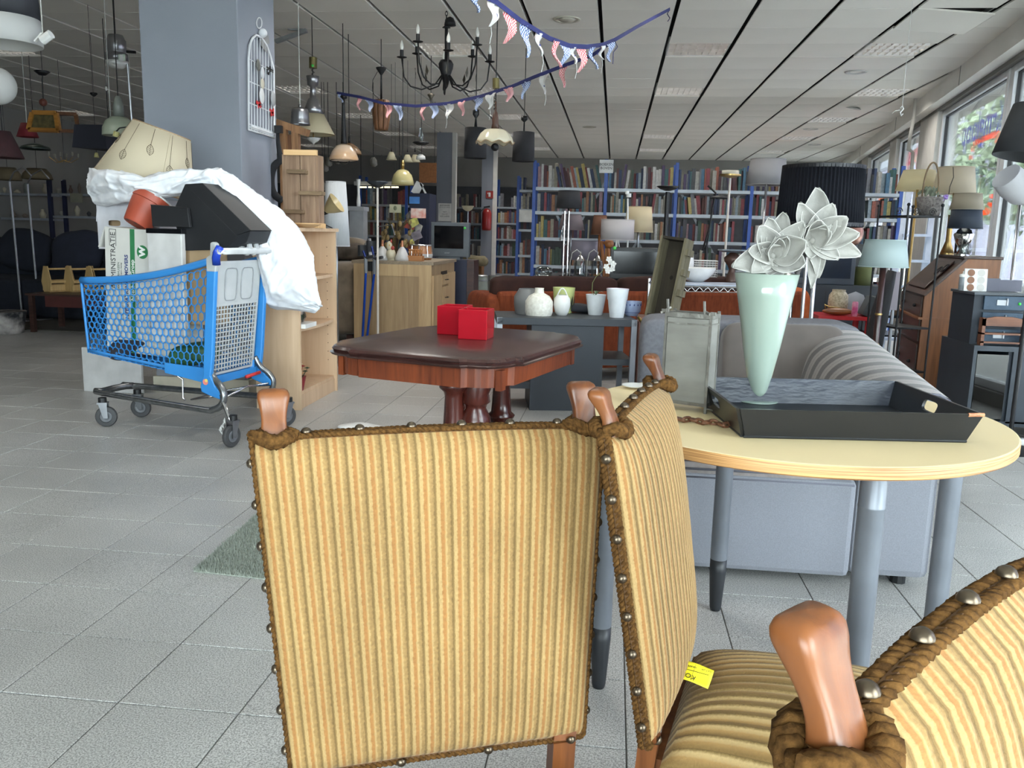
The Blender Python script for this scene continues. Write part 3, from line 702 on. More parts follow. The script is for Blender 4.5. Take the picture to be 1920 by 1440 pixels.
# ---- black serving tray
def onT(px,py,z=TZ): return P(px,py,z=z)
trA=onT(1395,820); trB=onT(1806,829); trD=onT(1338,748)   # base corners front-left, front-right, back-left
ex=(trB-trA).normalized(); Lx=(trB-trA).length; eyv=(trD-trA); eyv-=ex*eyv.dot(ex); Ly=.36; ey=eyv.normalized()
M=frame_at((trA.x,trA.y,TZ),ex,ey,(0,0,1))
trm=mat('black_lacquer',(25,27,31),.3,c2=(21,23,27),scale=4); trw=mat('worn_black_leather',(50,54,64),.3,c2=(40,44,53),scale=9,st=(1,.4,3),bump=.3,bscale=30)
t=thing('serving_tray','large black serving tray with flared sides and cut-out handles on round table','tray',M=M)
H=.062; fl=.02
part(t,'base',B().box((0,0,0),(Lx,Ly,.006)),trm)
def wallp(p0,p1,nrm,name,hole=False,m=trm):
    # wall between base corners p0,p1 flaring outwards
    p0=Vector(p0);p1=Vector(p1);n=Vector(nrm); th=.007
    d=(p1-p0).normalized(); L_=(p1-p0).length
    b=B()
    def W(s,h,k): # s along, h 0..1, k inner/outer
        e=fl*h; s2=-e+s*(L_+2*e)
        return p0+d*s2+n*(e+(th if k else 0))+Vector((0,0,.004+H*h))
    xs=[0,1] if not hole else [0,.40,.42,.58,.60,1]
    hs=[0,1] if not hole else [0,.42,.52,.78,.86,1]
    if not hole: 
        vs=[W(0,0,0),W(1,0,0),W(1,1,0),W(0,1,0),W(0,0,1),W(1,0,1),W(1,1,1),W(0,1,1)]
        b.add(vs,[(0,1,2,3),(7,6,5,4),(0,4,5,1),(1,5,6,2),(2,6,7,3),(3,7,4,0)])
    else:
        # outer rectangle and rounded slot joined by quads
        nA=24; outer=[];inner=[]
        for i in range(nA):
            a=2*PI*i/nA; c,s=math.cos(a),math.sin(a); k=1/max(abs(c),abs(s)); outer.append((.5+.5*c*k,.5+.5*s*k))
            sx=.085*(abs(c)**.5)*(1 if c>0 else -1); sy=.2*(abs(s)**.5)*(1 if s>0 else -1); inner.append((.5+sx,.60+sy))
        vs=[W(x,h,k) for k in (0,1) for x,h in outer]+[W(x,h,k) for k in (0,1) for x,h in inner]
        fs=[]
        for i in range(nA):
            j=(i+1)%nA
            fs+= [(i,j,2*nA+j,2*nA+i),(nA+j,nA+i,3*nA+i,3*nA+j),(i,nA+i,nA+j,j),(2*nA+i,2*nA+j,3*nA+j,3*nA+i)]
        b.add(vs,fs)
    return part(t,name,b,m)
wallp((0,0,0),(Lx,0,0),(0,-1,0),'side_wall'); wallp((Lx,Ly,0),(0,Ly,0),(0,1,0),'side_wall',m=trw)
wallp((0,Ly,0),(0,0,0),(-1,0,0),'handle_wall',True); wallp((Lx,0,0),(Lx,Ly,0),(1,0,0),'handle_wall',True)
part(t,'foot_rim',B().tube([(-.003,-.006,.003),(Lx+.003,-.006,.003)],.003,6).tube([(-.006,0,.003),(-.006,Ly,.003)],.003,6),trm)
part(t,'chipped_corner',B().tube([(Lx-.01,-fl-.0045,H+.002),(Lx+fl+.003,-fl-.0045,H+.003)],.0042,8),mat('bare_wood_chip',(196,140,100),.6,c2=(150,96,66),scale=80),'bare wood corner where the lacquer is chipped')
# ---- green glass vase
vz=TZ+.006; vx,vyp=1420,752
vb=onT(vx,vyp,vz); VY=vb.y
mint=mat('mint_opal_glass',(142,154,144),.16,c2=(132,146,136),scale=1.2,spec=.6,st=(1,1,.2),trans=.0)
t=thing('vase','tall pale-mint glass trumpet vase with clear foot standing in the black tray','vase',(vb.x,vb.y,vz))
def vprof(Y,pr): return lp(Y,1432,pr)[1]
pr=lp(VY,1420,[(12,742),(16,732),(24,700),(34,650),(42.5,600),(51,555),(59,512)])[1]
pr=[(r,z) for r,z in pr]
b=B().lathe([(.0001,.004),(.012,.005),(.0085,.011)]+[(r,z-vz) for r,z in pr]+[(pr[-1][0]-.002,pr[-1][1]-vz)]+[(r*.93,z-vz) for r,z in pr[::-1][:-1]],48); part(t,'bowl',b,mint,smooth=True)
part(t,'foot',B().lathe([(.0001,.005),(.030,.0042),(.050,.0035),(.052,.002),(.050,.0005),(.0001,0)],40),mat('green_clear_glass',(170,190,180),.08,alpha=.6,spec=.8),smooth=True)
part(t,'stem_knot',B().lathe([(.0045,.004),(.009,.008),(.0095,.012),(.007,.016)],24),mint,smooth=True)
# ---- two foam magnolias
petm=mat('grey_white_foam_petal',(120,118,114),.8,c2=(150,148,142),scale=14,bump=.15,bscale=200)
edgem=mat('pale_petal_edge',(184,182,176),.7)
def petal(par,c,dirv,up,L,Wd,curl,cup,twist=0,seed=0):
    d=Vector(dirv).normalized(); u=Vector(up); s=d.cross(u).normalized(); u=s.cross(d).normalized()
    rnd=random.Random(seed); ph=rnd.uniform(0,6)
    def sh(v): return math.sin(PI*min(1,(v*.93+.04))**.8)**.75*(1-.15*v)
    pts=lambda u_,v:(c+d*(L*(v-.10*v*v*abs(curl)))+u*(L*(curl*v*v))+s*(Wd*.5*(2*u_-1)*sh(v))+u*(cup*Wd*((2*u_-1)**2)*sh(v))+u*(.004*math.sin(9*v+ph+3*(2*u_-1))*abs(2*u_-1)**2)+s*twist*v*v*Wd)
    b=B().grid(lambda a,v:pts(a,v),8,10)
    o=part(par,'petal',b,petm,smooth=True,w=True); md=o.modifiers.new('thick','SOLIDIFY'); md.thickness=.0022; md.offset=0
    e=B().tube([pts(0,k/12) for k in range(13)]+[pts(1,1-k/12) for k in range(1,13)],.0011,5)
    part(o,'petal_edge',e,edgem,smooth=True,w=True) if False else None
    part(par,'petal_edge',e,edgem,smooth=True,w=True)
def flower(label,px,py,Y,petals,stem_to):
    c=P(px,py,Y=Y); m=mpp(c); t=thing('artificial_magnolia',label,'artificial flower',c,group='grey foam magnolias in the mint vase')
    for k,(ang,ln,wd,fwd,curl,cup) in enumerate(petals):
        a=R(ang); d=(_R*math.cos(a)+_U*math.sin(a))*1.0-_F*fwd; upv=-_F*1.0+(_R*math.cos(a)+_U*math.sin(a))*(-.2)
        petal(t,c,d,upv,ln*m,wd*m,curl,cup,seed=px+k)
    part(t,'heart',B().sph(c-_F*.004,.008,10,8),petm,smooth=True,w=True)
    s=Vector(stem_to); mid=(c+s)/2+_F*.01
    part(t,'stem',B().tube([c+_F*.006,c+_F*.02-_U*.01,mid,s],[.004,.006,.006,.006],8),mat('grey_stem',(96,92,92),.8),smooth=True,w=True)
flower('grey-white foam magnolia, left of the two, resting on the vase rim',1448,480,VY-.005,
 [(195,84,52,.25,-.1,.25),(172,58,44,.5,-.05,.3),(215,60,46,.5,-.15,.2),(250,44,48,.7,-.3,.15),(275,50,46,.6,-.4,.1),(335,64,62,.4,.15,.3),(20,70,60,.5,.35,.35),(50,82,44,.2,.2,.3),(75,84,48,-.1,.1,.3),(100,72,46,.1,.15,.3),(120,66,50,.2,.2,.3),(64,56,36,.7,.4,.35),(88,50,34,.8,.4,.35),(142,40,36,.9,.4,.3)],(vb.x+.005,VY,vz+.12))
flower('grey-white foam magnolia, right of the two, reaching higher over the tray',1522,452,VY+.015,
 [(88,98,60,.1,.1,.3),(118,80,44,.2,.2,.35),(65,76,52,.2,.2,.3),(35,74,50,.3,.25,.3),(5,84,46,.3,.1,.3),(-18,94,44,.2,-.1,.25),(-38,60,42,.4,-.2,.2),(140,48,40,.6,.3,.3),(100,56,44,.7,.4,.35),(60,48,40,.8,.4,.35),(20,46,40,.8,.4,.3),(-75,66,34,.3,-.5,.25),(-85,84,26,.2,-.5,.2),(-105,40,34,.6,-.2,.2)],(vb.x+.01,VY+.01,vz+.12))
# ---- old metal lantern with dusty glass
lb=onT(1281,768); LY=lb.y
bl=P(1240,765,z=TZ); br=P(1322,776,z=TZ); exl=(br-bl).normalized(); wl=(br-bl).length
top=P(1281,590,Y=LY).z-TZ
M=frame_at((bl.x,bl.y,TZ),exl,Vector((-exl.y,exl.x,0)),(0,0,1))
zinc=mat('tarnished_zinc',(128,126,120),.5,.6,c2=(98,94,88),scale=20,bump=.2); dusty=mat('dusty_lantern_glass',(122,120,114),.6,c2=(100,98,92),scale=6,st=(1,1,3),alpha=.96,detail=8)
t=thing('lantern','tall tarnished metal lantern with dusty glass panes on the round table','lantern',M=M)
w=wl; d=w*.5; zb_=.02
for (x,y) in ((0,0),(w,0),(0,d),(w,d)):
    part(t,'corner_post',B().box((x-.003,y-.003,0),(x+.003,y+.003,top+.01)),zinc)
for (a,c,nm) in (((0,0),(w,0),1),((w,0),(w,d),1),((w,d),(0,d),1),((0,d),(0,0),1)):
    p=Vector((a[0],a[1],0)); q=Vector((c[0],c[1],0)); dd=(q-p).normalized()
    part(t,'pane',B().bar(p+dd*.004+Vector((0,0,top*.5+.008)),q-dd*.004+Vector((0,0,top*.5+.008)),.0016,top-.03),dusty)
    [part(t,'rail',B().bar(p+Vector((0,0,z_)),q+Vector((0,0,z_)),a_,b2),zinc) for z_,a_,b2 in ((zb_,.006,.008),(top,.009,.011),(top-.02,.005,.004))]
part(t,'floor_plate',B().box((0,0,zb_-.003),(w,d,zb_)),zinc)
b=B()
for x in (-.012,w-.002): b.box((x,-.004,top+.004),(x+.014,.0,top+.012))
for x in (.004,w-.016): b.bar((x,0,top+.004),(x-.003,0,top+.036),.0055,.0055)
b.bar((-.014,-.004,top+.002),(.006,.012,top+.016),.005,.005).bar((w-.02,.004,top+.012),(w-.002,-.006,top+.006),.006,.006)
part(t,'roof_rail_ends',b,zinc,bev=.0008,kind='stuff')
part(t,'door_catch',B().cyl((w+.001,0,.012),(w+.018,-.003,.012),.0018,n=8),zinc)
# chain of brown wooden links lying on the table
linkm=wood('brown_carved_wood',(120,78,52),(70,42,30),0,.5,20)
t=thing('wooden_chain','string of small brown carved wooden links lying between lantern and tray','ornament',onT(1320,792))
for k in range(9):
    p=onT(1268+k*12.5,789+k*1.6+2*math.sin(k*2)); q=onT(1268+k*12.5+13,789+(k+1)*1.6+2*math.sin(k*2+2))
    ring=[]; c=(p+q)/2+Vector((0,0,.006)); dx=(q-p)*.62; dy=Vector((0,0,.005)) if k%2 else Vector((0,.009,0))
    for i in range(12): a=2*PI*i/12; ring.append(c+dx*math.cos(a)+dy*math.sin(a))
    part(t,'link',B().tube(ring,.0035,6,closed=True),linkm,smooth=True,w=True)
# white disc behind the chair on the table
p=onT(1190,728); solo('saucer','small white saucer on the far side of the round table','saucer',B().lathe([(.0001,.002),(.02,.003),(.035,.008),(.036,.010),(.034,.010),(.02,.005),(.0001,.004)],28,(p.x,p.y,TZ)),white_pl,(p.x,p.y,TZ),smooth=True)

# ================================================================== GREY SOFA
sgrey=mat('blue_grey_upholstery',(124,126,134),.95,c2=(112,114,122),scale=420,bump=.15,bscale=700,sheen=.2); sgd=mat('dark_grey_upholstery',(104,104,110),.9,c2=(92,92,98),scale=60,bump=.2,bscale=400)
pip=mat('grey_piping',(92,92,102),.8)
sx0,sx1=.16,1.075; sy0,sy1=2.765,3.98; 
def cushion(b,c,s,e=4,nu=28,nv=16,wob=.004,M=None,rot=None):
    """puffy box: superellipsoid"""
    def sg(v,p): return (abs(v)**p)*(1 if v>=0 else -1)
    c=Vector(c)
    def fn(a,v):
        th=2*PI*a; ph=PI*(v-.5); p=2/e
        q=Vector((s[0]/2*sg(math.cos(ph),p)*sg(math.cos(th),p),s[1]/2*sg(math.cos(ph),p)*sg(math.sin(th),p),s[2]/2*sg(math.sin(ph),p)))
        q+=Vector((1,1,1))*wob*mnoise.noise(q*6+c)
        if rot is not None: q=rot@q
        return c+q
    return b.grid(fn,nu,nv,cu=True,uv=True)
t=thing('sofa','blue-grey corner sofa with brown striped cushion behind the round table','sofa',(.6,3.3,0))
part(t,'base',B().box((sx0,sy0,.03),(sx1-.26,sy1,.36)),sgrey,w=True,bev=.02)
part(t,'arm',B().box((sx1-.26,sy0+.02,.03),(sx1,sy1-.1,.54)),sgrey,w=True,bev=.03)
part(t,'arm_piping',B().tube([(sx1+.001,sy0+.018,.54),(sx1+.001,sy0+.018,.04)],.004,6),pip,smooth=True,w=True)
part(t,'backrest',cushion(B(),((sx0+sx1)/2-.02,3.88,.40),(sx1-sx0+.02,.30,.755),14,56,36,wob=.006),sgd,smooth=True,w=True)
part(t,'seat_cushion',cushion(B(),((sx0+sx1-.26)/2,3.26,.40),(sx1-.26-sx0,.98,.14),7),mat('taupe_seat_cloth',(150,142,140),.9,c2=(136,128,126),scale=40,bump=.2,bscale=300),smooth=True,w=True)
b=B()
for k in range(4): b.tube([(sx0,sy0+.004-.0,.345+.028*k),(sx1-.27,sy0+.004,.345+.028*k)],.004,6)
part(t,'seat_piping',b,pip,smooth=True,w=True)
part(t,'back_cushion',cushion(B(),((sx0+sx1)/2+.10,3.68,.56),(.50,.2,.42),8,40,24,rot=Matrix.Rotation(R(-14),3,'X')),mat('brown_grey_cloth',(92,84,80),.95,sheen=.2),smooth=True,w=True)
for (x,y) in ((sx0+.08,sy0+.08),(sx1-.08,sy0+.08),(sx0+.08,sy1-.08),(sx1-.08,sy1-.08)): part(t,'foot',B().cyl((x,y,0),(x,y,.035),.025,n=10),black_pl,w=True)
strc=stripes('brown_striped_cloth',[(0,(66,58,56)),(.2,(66,58,56)),(.24,(122,114,110)),(.45,(122,114,110)),(.48,(92,84,82)),(.53,(122,114,110)),(.74,(118,110,106)),(.78,(66,58,56))],10,axis='X',nzs=.1)
def stripe_cushion():
    b=B(); pr=[(.775,.38),(.785,.50),(.82,.585),(.88,.635),(.96,.655),(1.04,.652),(1.085,.625),(1.088,.55)]
    def fn(a,v):
        y=sy0+.015+a*.98; k=v*(len(pr)-1);  i=min(len(pr)-2,int(k)); f=k-i; cr=lambda j:[.5*(2*pr[i][j]+(pr[i+1][j]-pr[max(0,i-1)][j])*f+(2*pr[max(0,i-1)][j]-5*pr[i][j]+4*pr[i+1][j]-pr[min(len(pr)-1,i+2)][j])*f*f+(3*pr[i][j]-pr[max(0,i-1)][j]-3*pr[i+1][j]+pr[min(len(pr)-1,i+2)][j])*f**3)][0]; x=cr(0); z_=cr(1)
        return Vector((x,y,z_+.10*a*min(1,max(0,(z_-.38)/.2))))
    b.grid(fn,30,35,uv=True); return b
b=B(); e=[Vector((x,sy0+.015,z_)) for x,z_ in [(.775,.38),(.785,.50),(.82,.585),(.88,.635),(.96,.655),(1.04,.652),(1.085,.625),(1.088,.55),(1.085,.40)]]
b.add(e,[tuple(range(len(e)))]); part(t,'arm_cushion_end',b,sgrey,w=True); part(t,'cushion_piping',B().tube(e,.005,6),pip,smooth=True,w=True)
o=part(t,'striped_cushion',stripe_cushion(),strc,'taupe cushion with brown stripes',smooth=True,w=True)
# ================================================================== SHOPPING CART AND ITS LOAD
CO=Vector((-2.3,4.42,0)); CX=Vector((.985,-.1736,0)).normalized(); CY=Vector((.1736,.985,0)).normalized()
CM=frame_at(CO,CX,CY,(0,0,1)); CMI=CM.inverted()
def CL(px,py,yl=-.15):
    """photo pixel -> cart coordinates on the upright plane y=yl"""
    d=_ray(px,py); o=CMI@CP; dd=CMI.to_3x3()@d; t=(yl-o.y)/dd.y; return o+dd*t
blue=mat('blue_cart_plastic',(52,132,200),.42,c2=(46,122,190),scale=3); greyp=mat('light_grey_cart_plastic',(178,180,180),.45,c2=(168,170,170)); zincp=mat('galvanised_tube',(140,142,144),.3,.9,c2=(118,120,122),scale=30)
rubber=mat('grey_rubber',(62,62,64),.6); 
t=thing('shopping_cart','blue plastic shopping cart with grey back flap, piled high beside the column','shopping cart',M=CM)
cart=t
# side walls: hexagon mesh between a curved rim and the floor line
def topz(x):  # rim height along x
    k=(x+.61)/.93; return .81+.03*k+.115*max(0,k)**2.2
def botz(x): k=(x+.60)/.86; return .405-.085*max(0,k)
def halfw(x,z): k=(x+.61)/.93; return (.105+.12*k)*(.80+.2*min(1,max(0,(z-.32)/.55)))
def xs(u,z): # lean of the rear edge
    xl=-.615+.01*(1-(z-.4)/.4); xr=.275+.06*(z-.33)/.62; return xl+(xr-xl)*u
def S(u,v,side,off=0):
    z0=botz(-.6+.86*u); z=z0+(topz(-.61+.93*u)-z0)*v; x=xs(u,z); return Vector((x,side*(halfw(x,z)+off),z))
def hexmesh(fn,nx,ny,r,r2=None,thick=.0022):
    """honeycomb bars in a unit square mapped by fn(u,v)"""
    b=B(); done=set()
    dx=1/nx; dy=1/ny
    for i in range(-1,nx+1):
        for j in range(-1,ny+1):
            cx=(i+.5+(.5 if j%2 else 0))*dx; cy=(j+.5)*dy
            pts=[(cx,cy+dy*.66),(cx+dx*.5,cy+dy*.33),(cx+dx*.5,cy-dy*.33),(cx,cy-dy*.66),(cx-dx*.5,cy-dy*.33),(cx-dx*.5,cy+dy*.33)]
            for k in range(6):
                a,c=pts[k],pts[(k+1)%6]; key=tuple(sorted([(round(a[0]*2000),round(a[1]*2000)),(round(c[0]*2000),round(c[1]*2000))]))
                if key in done: continue
                done.add(key)
                mx,my=(a[0]+c[0])/2,(a[1]+c[1])/2
                if not(0<=mx<=1 and 0<=my<=1): continue
                cl=lambda q:(min(1,max(0,q[0])),min(1,max(0,q[1])))
                a,c=cl(a),cl(c); p,q=fn(*a),fn(*c)
                if (p-q).length<.002: continue
                e=(q-p).normalized()*.001
                b.bar(p-e,q+e,thick*2.1,thick*2.6,(0,1,0))
    return b
for s in (-1,1):
    part(t,'side_mesh',hexmesh(lambda u,v:S(.03+u*.95,.07+.88*v,s),21,12,0),blue,kind='stuff')
    rim=[S(k/16,1,s) for k in range(17)]
    part(t,'rim',B().tube(rim,.013,8,flat=1.5),blue,smooth=True)
    b=B()
    b.tube([S(0,v/8,s) for v in range(9)],.008,6).tube([S(u/10,.035,s) for u in range(11)],.010,6)
    part(t,'panel_edge',b,blue,smooth=True)
    # ribs under the bottom edge
    b=B()
    for k in range(13):
        p=S(.03+k*.052,0,s); b.box((p.x-.002,p.y-.006,p.z-.0),(p.x+.002,p.y+.006,p.z+.04))
    part(t,'bottom_ribs',b,blue,kind='stuff')
    b=B().prism([(-.02,.345),(.28,.30),(.28,.385),(-.02,.40)],(s*.185-.008,s*.185+.008)); part(t,'skirt',b,blue,bev=.004)
    # rear blue post: broad, curving into the foot
    pts=[(.338,.90),(.352,.90),(.315,.46),(.30,.36),(.33,.30),(.375,.265),(.36,.235),(.30,.25),(.24,.27),(.235,.30),(.255,.36),(.262,.46),(.30,.90)]
    y0=s*.212; b=B().prism(pts,(min(y0,y0+s*.028),max(y0,y0+s*.028))); part(t,'corner_post',b,blue,bev=.006)
    pts=[(.30,.895),(.353,.895),(.372,.985),(.36,1.0),(.30,.965)]
    part(t,'grey_cap',B().prism(pts,(min(y0,y0+s*.030),max(y0,y0+s*.030))),greyp,bev=.006)
    part(t,'handle_bracket',B().prism([(.31,.965),(.345,.965),(.35,1.035),(.335,1.045),(.315,1.04)],(y0-.012,y0+.02)),greyp,bev=.006)
# front wall and floor
part(t,'front_mesh',hexmesh(lambda u,v:Vector((xs(0,.4+.4*v)-.002,(2*u-1)*halfw(-.61,.4+.41*v),.41+.39*v)),6,12,0),blue,kind='stuff')
part(t,'front_rim',B().tube([(-.615,-.105,.81),(-.625,0,.812),(-.615,.105,.81)],.013,8),blue,smooth=True)
part(t,'basket_floor',hexmesh(lambda u,v:Vector((-.60+.86*u,(2*v-1)*halfw(-.6+.86*u,.35)*.98,botz(-.6+.86*u))),20,8,0,thick=.003),blue,kind='stuff')
b=B().tube([(.262,-.20,.33),(.262,.20,.33)],.012,8).prism([(.262,.305),(.285,.305),(.285,.345),(.262,.345)],(-.2,.2)); part(t,'rear_sill',b,blue,smooth=False)
# grey rear flap: frame, two moulded windows, square grid below
def G(u,v): z=.355+.585*v; x=.268+.062*v; return Vector((x,(2*u-1)*(.180+.012*v),z))
b=B()
for a,c in (((0,0),(0,1)),((1,0),(1,1)),((0,0),(1,0)),((0,1),(1,1)),((0,.62),(1,.62))): b.bar(G(*a),G(*c),.012,.010,(1,0,0))
part(t,'flap_frame',b,greyp)
b=B()
for k in range(1,14): b.bar(G(k/14,.02),G(k/14,.62),.0042,.006,(1,0,0))
for k in range(1,15): b.bar(G(0,.62*k/15),G(1,.62*k/15),.006,.0055,(1,0,0))
part(t,'flap_grid',b,greyp,kind='stuff')
b=B(); q=[G(0,.62),G(1,.62),G(1,1),G(0,1)]; n=(q[1]-q[0]).cross(q[3]-q[0]).normalized()*.003
b.add([a-n for a in q]+[a+n for a in q],[(0,1,2,3),(7,6,5,4),(0,4,5,1),(1,5,6,2),(2,6,7,3),(3,7,4,0)]); part(t,'flap_panel',b,greyp)
for u0 in (.17,.55):
    pts=[]
    for i in range(20):
        a=2*PI*i/20; c,s_=math.cos(a),math.sin(a); u=u0+.15+.14*(abs(c)**.35)*(1 if c>0 else -1); v=.80+.145*(abs(s_)**.45)*(1 if s_>0 else -1); pts.append(G(u,v)+Vector((.006,0,0)))
    part(t,'seat_window_rim',B().tube(pts,.003,5,closed=True),mat('grey_moulding',(150,152,154),.5),smooth=True)
# handle with clips, coin lock and chain
HZ=1.0; part(t,'handle',B().tube([(.352,-.235,.985),(.40,-.262,HZ),(.415,-.25,HZ),(.415,.25,HZ),(.40,.262,HZ),(.352,.235,.985)],.0165,10),mat('white_grey_handle',(205,206,206),.35),smooth=True)
for yy in (-.03,.03,.16,.24): part(t,'handle_clip',B().prism([(.36,.99),(.40,.975),(.43,1.0),(.42,1.045),(.405,1.052),(.41,1.01),(.385,1.0),(.37,1.04),(.355,1.045)],(yy-.014,yy+.014)),greyp,bev=.002)
b=B().tube([(.365,-.245,.93),(.375,-.262,.965),(.39,-.27,.995),(.40,-.262,1.02),(.385,-.23,1.018)],.02,8,flat=.25); part(t,'blue_tape',b,mat('cobalt_tape',(24,60,170),.35),smooth=True)
b=B()
for k in range(11):
    z=.985-k*.0135; q=[]
    for i in range(8):
        a=2*PI*i/8; q.append((.425+(.004*math.cos(a) if k%2 else 0),.262+(0 if k%2 else .004*math.cos(a)),z+.0085*math.sin(a)))
    b.tube(q,.0013,4,closed=True)
part(t,'chain',b,chrome,kind='stuff'); part(t,'coin_key',B().box((.418,.252,.795),(.432,.272,.835)).box((.421,.256,.755),(.429,.268,.795)),greyp)
# chassis
for s in (-1,1):
    yv=s
    loop=[(-.52,yv*.10,.19),(-.50,yv*.125,.188),(.20,yv*.215,.172),(.30,yv*.228,.178),(.355,yv*.23,.21),(.372,yv*.23,.26),(.35,yv*.225,.305),(.30,yv*.215,.345),(.27,yv*.21,.40)]
    # smooth it
    sm=[];Lp=[Vector(p) for p in loop]
    for i in range(len(Lp)-1):
        p0=Lp[max(0,i-1)];p1=Lp[i];p2=Lp[i+1];p3=Lp[min(len(Lp)-1,i+2)]
        for k in range(5):
            u=k/5; sm.append(.5*((2*p1)+(p2-p0)*u+(2*p0-5*p1+4*p2-p3)*u*u+(3*p1-p0-3*p2+p3)*u**3))
    sm.append(Lp[-1])
    part(t,'chassis_tube',B().tube(sm,.016,8,flat=1.25),zincp,smooth=True)
    b=B().tube([(.34,yv*.225,.30),(.37,yv*.24,.22),(.42,yv*.265,.155),(.432,yv*.266,.13)],.009,8).tube([(.36,yv*.22,.24),(.40,yv*.25,.19),(.425,yv*.262,.135)],.007,8)
    part(t,'rear_strut',b,chrome,smooth=True)
part(t,'chassis_front',B().tube([(-.50,-.125,.188),(-.525,-.09,.19),(-.53,0,.19),(-.525,.09,.19),(-.50,.125,.188)],.016,8,flat=1.25),zincp,smooth=True)
b=B().tube([(.355,-.225,.24),(.36,0,.27),(.355,.225,.24)],.006,6); part(t,'cross_bar',b,chrome,smooth=True)
part(t,'folding_rack',B().tube([(.36,-.2,.255),(.10,-.14,.20),(.10,.14,.20),(.36,.2,.255)],.005,6),chrome,smooth=True)
part(t,'support_wire',B().tube([(.02,-.17,.345),(.03,-.16,.33),(.06,-.15,.31),(.055,-.15,.21),(.07,-.15,.195)],.005,6),chrome,smooth=True)
part(t,'red_grip',B().tube([(.33,.03,.315),(.345,.14,.325)],.010,8),mat('red_grip',(190,42,40),.4),'red sleeve on the rear cross wire',smooth=True)
st_=part(t,'round_sticker',B().tube([(.27,-.2413,.325),(.27,-.2423,.325)],[.016,.016],16),mat('pink_sticker',(226,130,120),.5),'pink and yellow round sticker')
part(t,'sticker_spot',B().tube([(.276,-.2423,.333),(.276,-.2430,.333)],[.009,.009],12),mat('yellow_sticker',(232,208,110),.5))
def caster(x,y,ang,front):
    M=Matrix.Translation((x,y,0))@Matrix.Rotation(ang,4,'Z')
    b=B(); rr=.058
    for k,(r,w) in enumerate([(rr,.013),]):
        b.lathe([(.012,-.013),(rr-.014,-.013),(rr-.004,-.012),(rr,-.006),(rr,.006),(rr-.004,.012),(rr-.014,.013),(.012,.013)],28)
    b.xf(M@Matrix.Translation((0,0,rr))@Matrix.Rotation(PI/2,4,'X'))
    w=part(t,'wheel',b,rubber,ang=35)
    b=B().lathe([(.0001,-.016),(.034,-.0145),(.030,-.0155),(.012,-.018),(.012,.018),(.030,.0155),(.034,.0145),(.0001,.016)],20).xf(M@Matrix.Translation((0,0,rr))@Matrix.Rotation(PI/2,4,'X'))
    part(w,'hub',b,mat('wheel_hub_grey',(96,98,102),.5),smooth=True)
    b=B()
    for s in (-1,1): b.prism([(-.012,.05),(.012,.05),(.016+.02,.135),(-.01+.0,.14)],(s*.021-.0015,s*.021+.0015),M)
    b.box((-.012,-.024,.13),(.04,.024,.14),M); part(t,'fork',b,steel)
    part(t,'swivel',B().cyl(M@Vector((.016,0,.138)),M@Vector((.016,0,.165)),.022,n=16),black_pl,smooth=False)
caster(-.470,-.133,R(180+28),1); caster(-.468,.141,R(180+20),1); caster(.433,-.266,R(82),0); caster(.430,.266,R(60),0)
# crumpled clear wrap round the rear caster
b=B()
for k in range(9):
    a=k*.9; c=Vector((.40+.012*math.cos(a),-.285+.01*math.sin(a),.03+k*.012)); b.add([c,c+Vector((.012,.004,.02)),c+Vector((-.006,.008,.03)),c+Vector((-.012,-.004,.012))],[(0,1,2,3)])
part(t,'stuck_plastic_wrap',b,glassy('wrap',(240,240,240),.8,.2),kind='stuff')

# ---- load. Boxes stand in cart coordinates
card=mat('white_cardboard',(196,194,188),.85,c2=(186,184,178),scale=5); kraft=mat('brown_cardboard',(170,144,112),.85,c2=(160,134,102),scale=6)
greenp=mat('green_print',(38,112,66),.7); bluep=mat('blue_print',(52,66,120),.7); blackp=mat('faded_black_print',(52,52,54),.7)
def cthing(name,label,cat,loc,group=None,rot=None):
    M=CM@Matrix.Translation(loc)
    if rot: M=M@rot
    return thing(name,label,cat,M=M,group=group)
a=CL(187,420,-.10); c=CL(418,432,-.10); bw=c.x-a.x; zt=a.z-.012; zb0=.43
t=cthing('moving_box','white removal box with green stripe standing upright in the blue cart','box',(a.x,-.10,zb0),rot=Matrix.Rotation(R(2.5),4,'Y'))
BH=zt-zb0; W1=.50
part(t,'carton',B().box((0,0,0),(W1,.17,BH)),card,bev=.003)
part(t,'tape_strip',B().box((-.001,.02,BH-.16),(.0,.13,BH-.07)),blackp); part(t,'tape_strip',B().box((-.001,.02,BH-.34),(.0,.13,BH-.26)),blackp)
part(t,'open_flap',B().box((-.12,.0,BH-.005),(0,.16,BH)).xf(Matrix.Translation((0,0,BH))@Matrix.Rotation(R(-68),4,'Y')@Matrix.Translation((0,0,-BH))),card)
def side(t,x,z,txt,size,m,rotz=90,nm='print',align='LEFT',bold=0,y=-.0008,sx=1):
    M=Matrix.Translation((x,y,z))@Matrix.Rotation(PI/2,4,'X')@Matrix.Rotation(R(rotz),4,'Z'); return textmesh(txt,size,m,M,t,nm,.0004,align,bold,sx)
gx=.165
part(t,'green_stripe',B().box((gx,-.0006,.0),(gx+.030,.0,BH-.002)),greenp)
side(t,.055,.345,'ADMINISTRATIE',.045,blackp,nm='handwriting',sx=.95)
side(t,.088,.34,'VOOR VERHUIZEN',.018,mat('dark_green_print',(60,86,70),.7)); side(t,.105,.34,'(Verhuizingen, Transport, Opslag)',.011,blackp)
side(t,.140,.18,'INTERNATIONAL MOVERS',.030,bluep,bold=.0008); side(t,gx+.015,.29,'Nijenberg Groep',.032,mat('white_print',(225,225,220),.7),y=-.0014,bold=.0005)
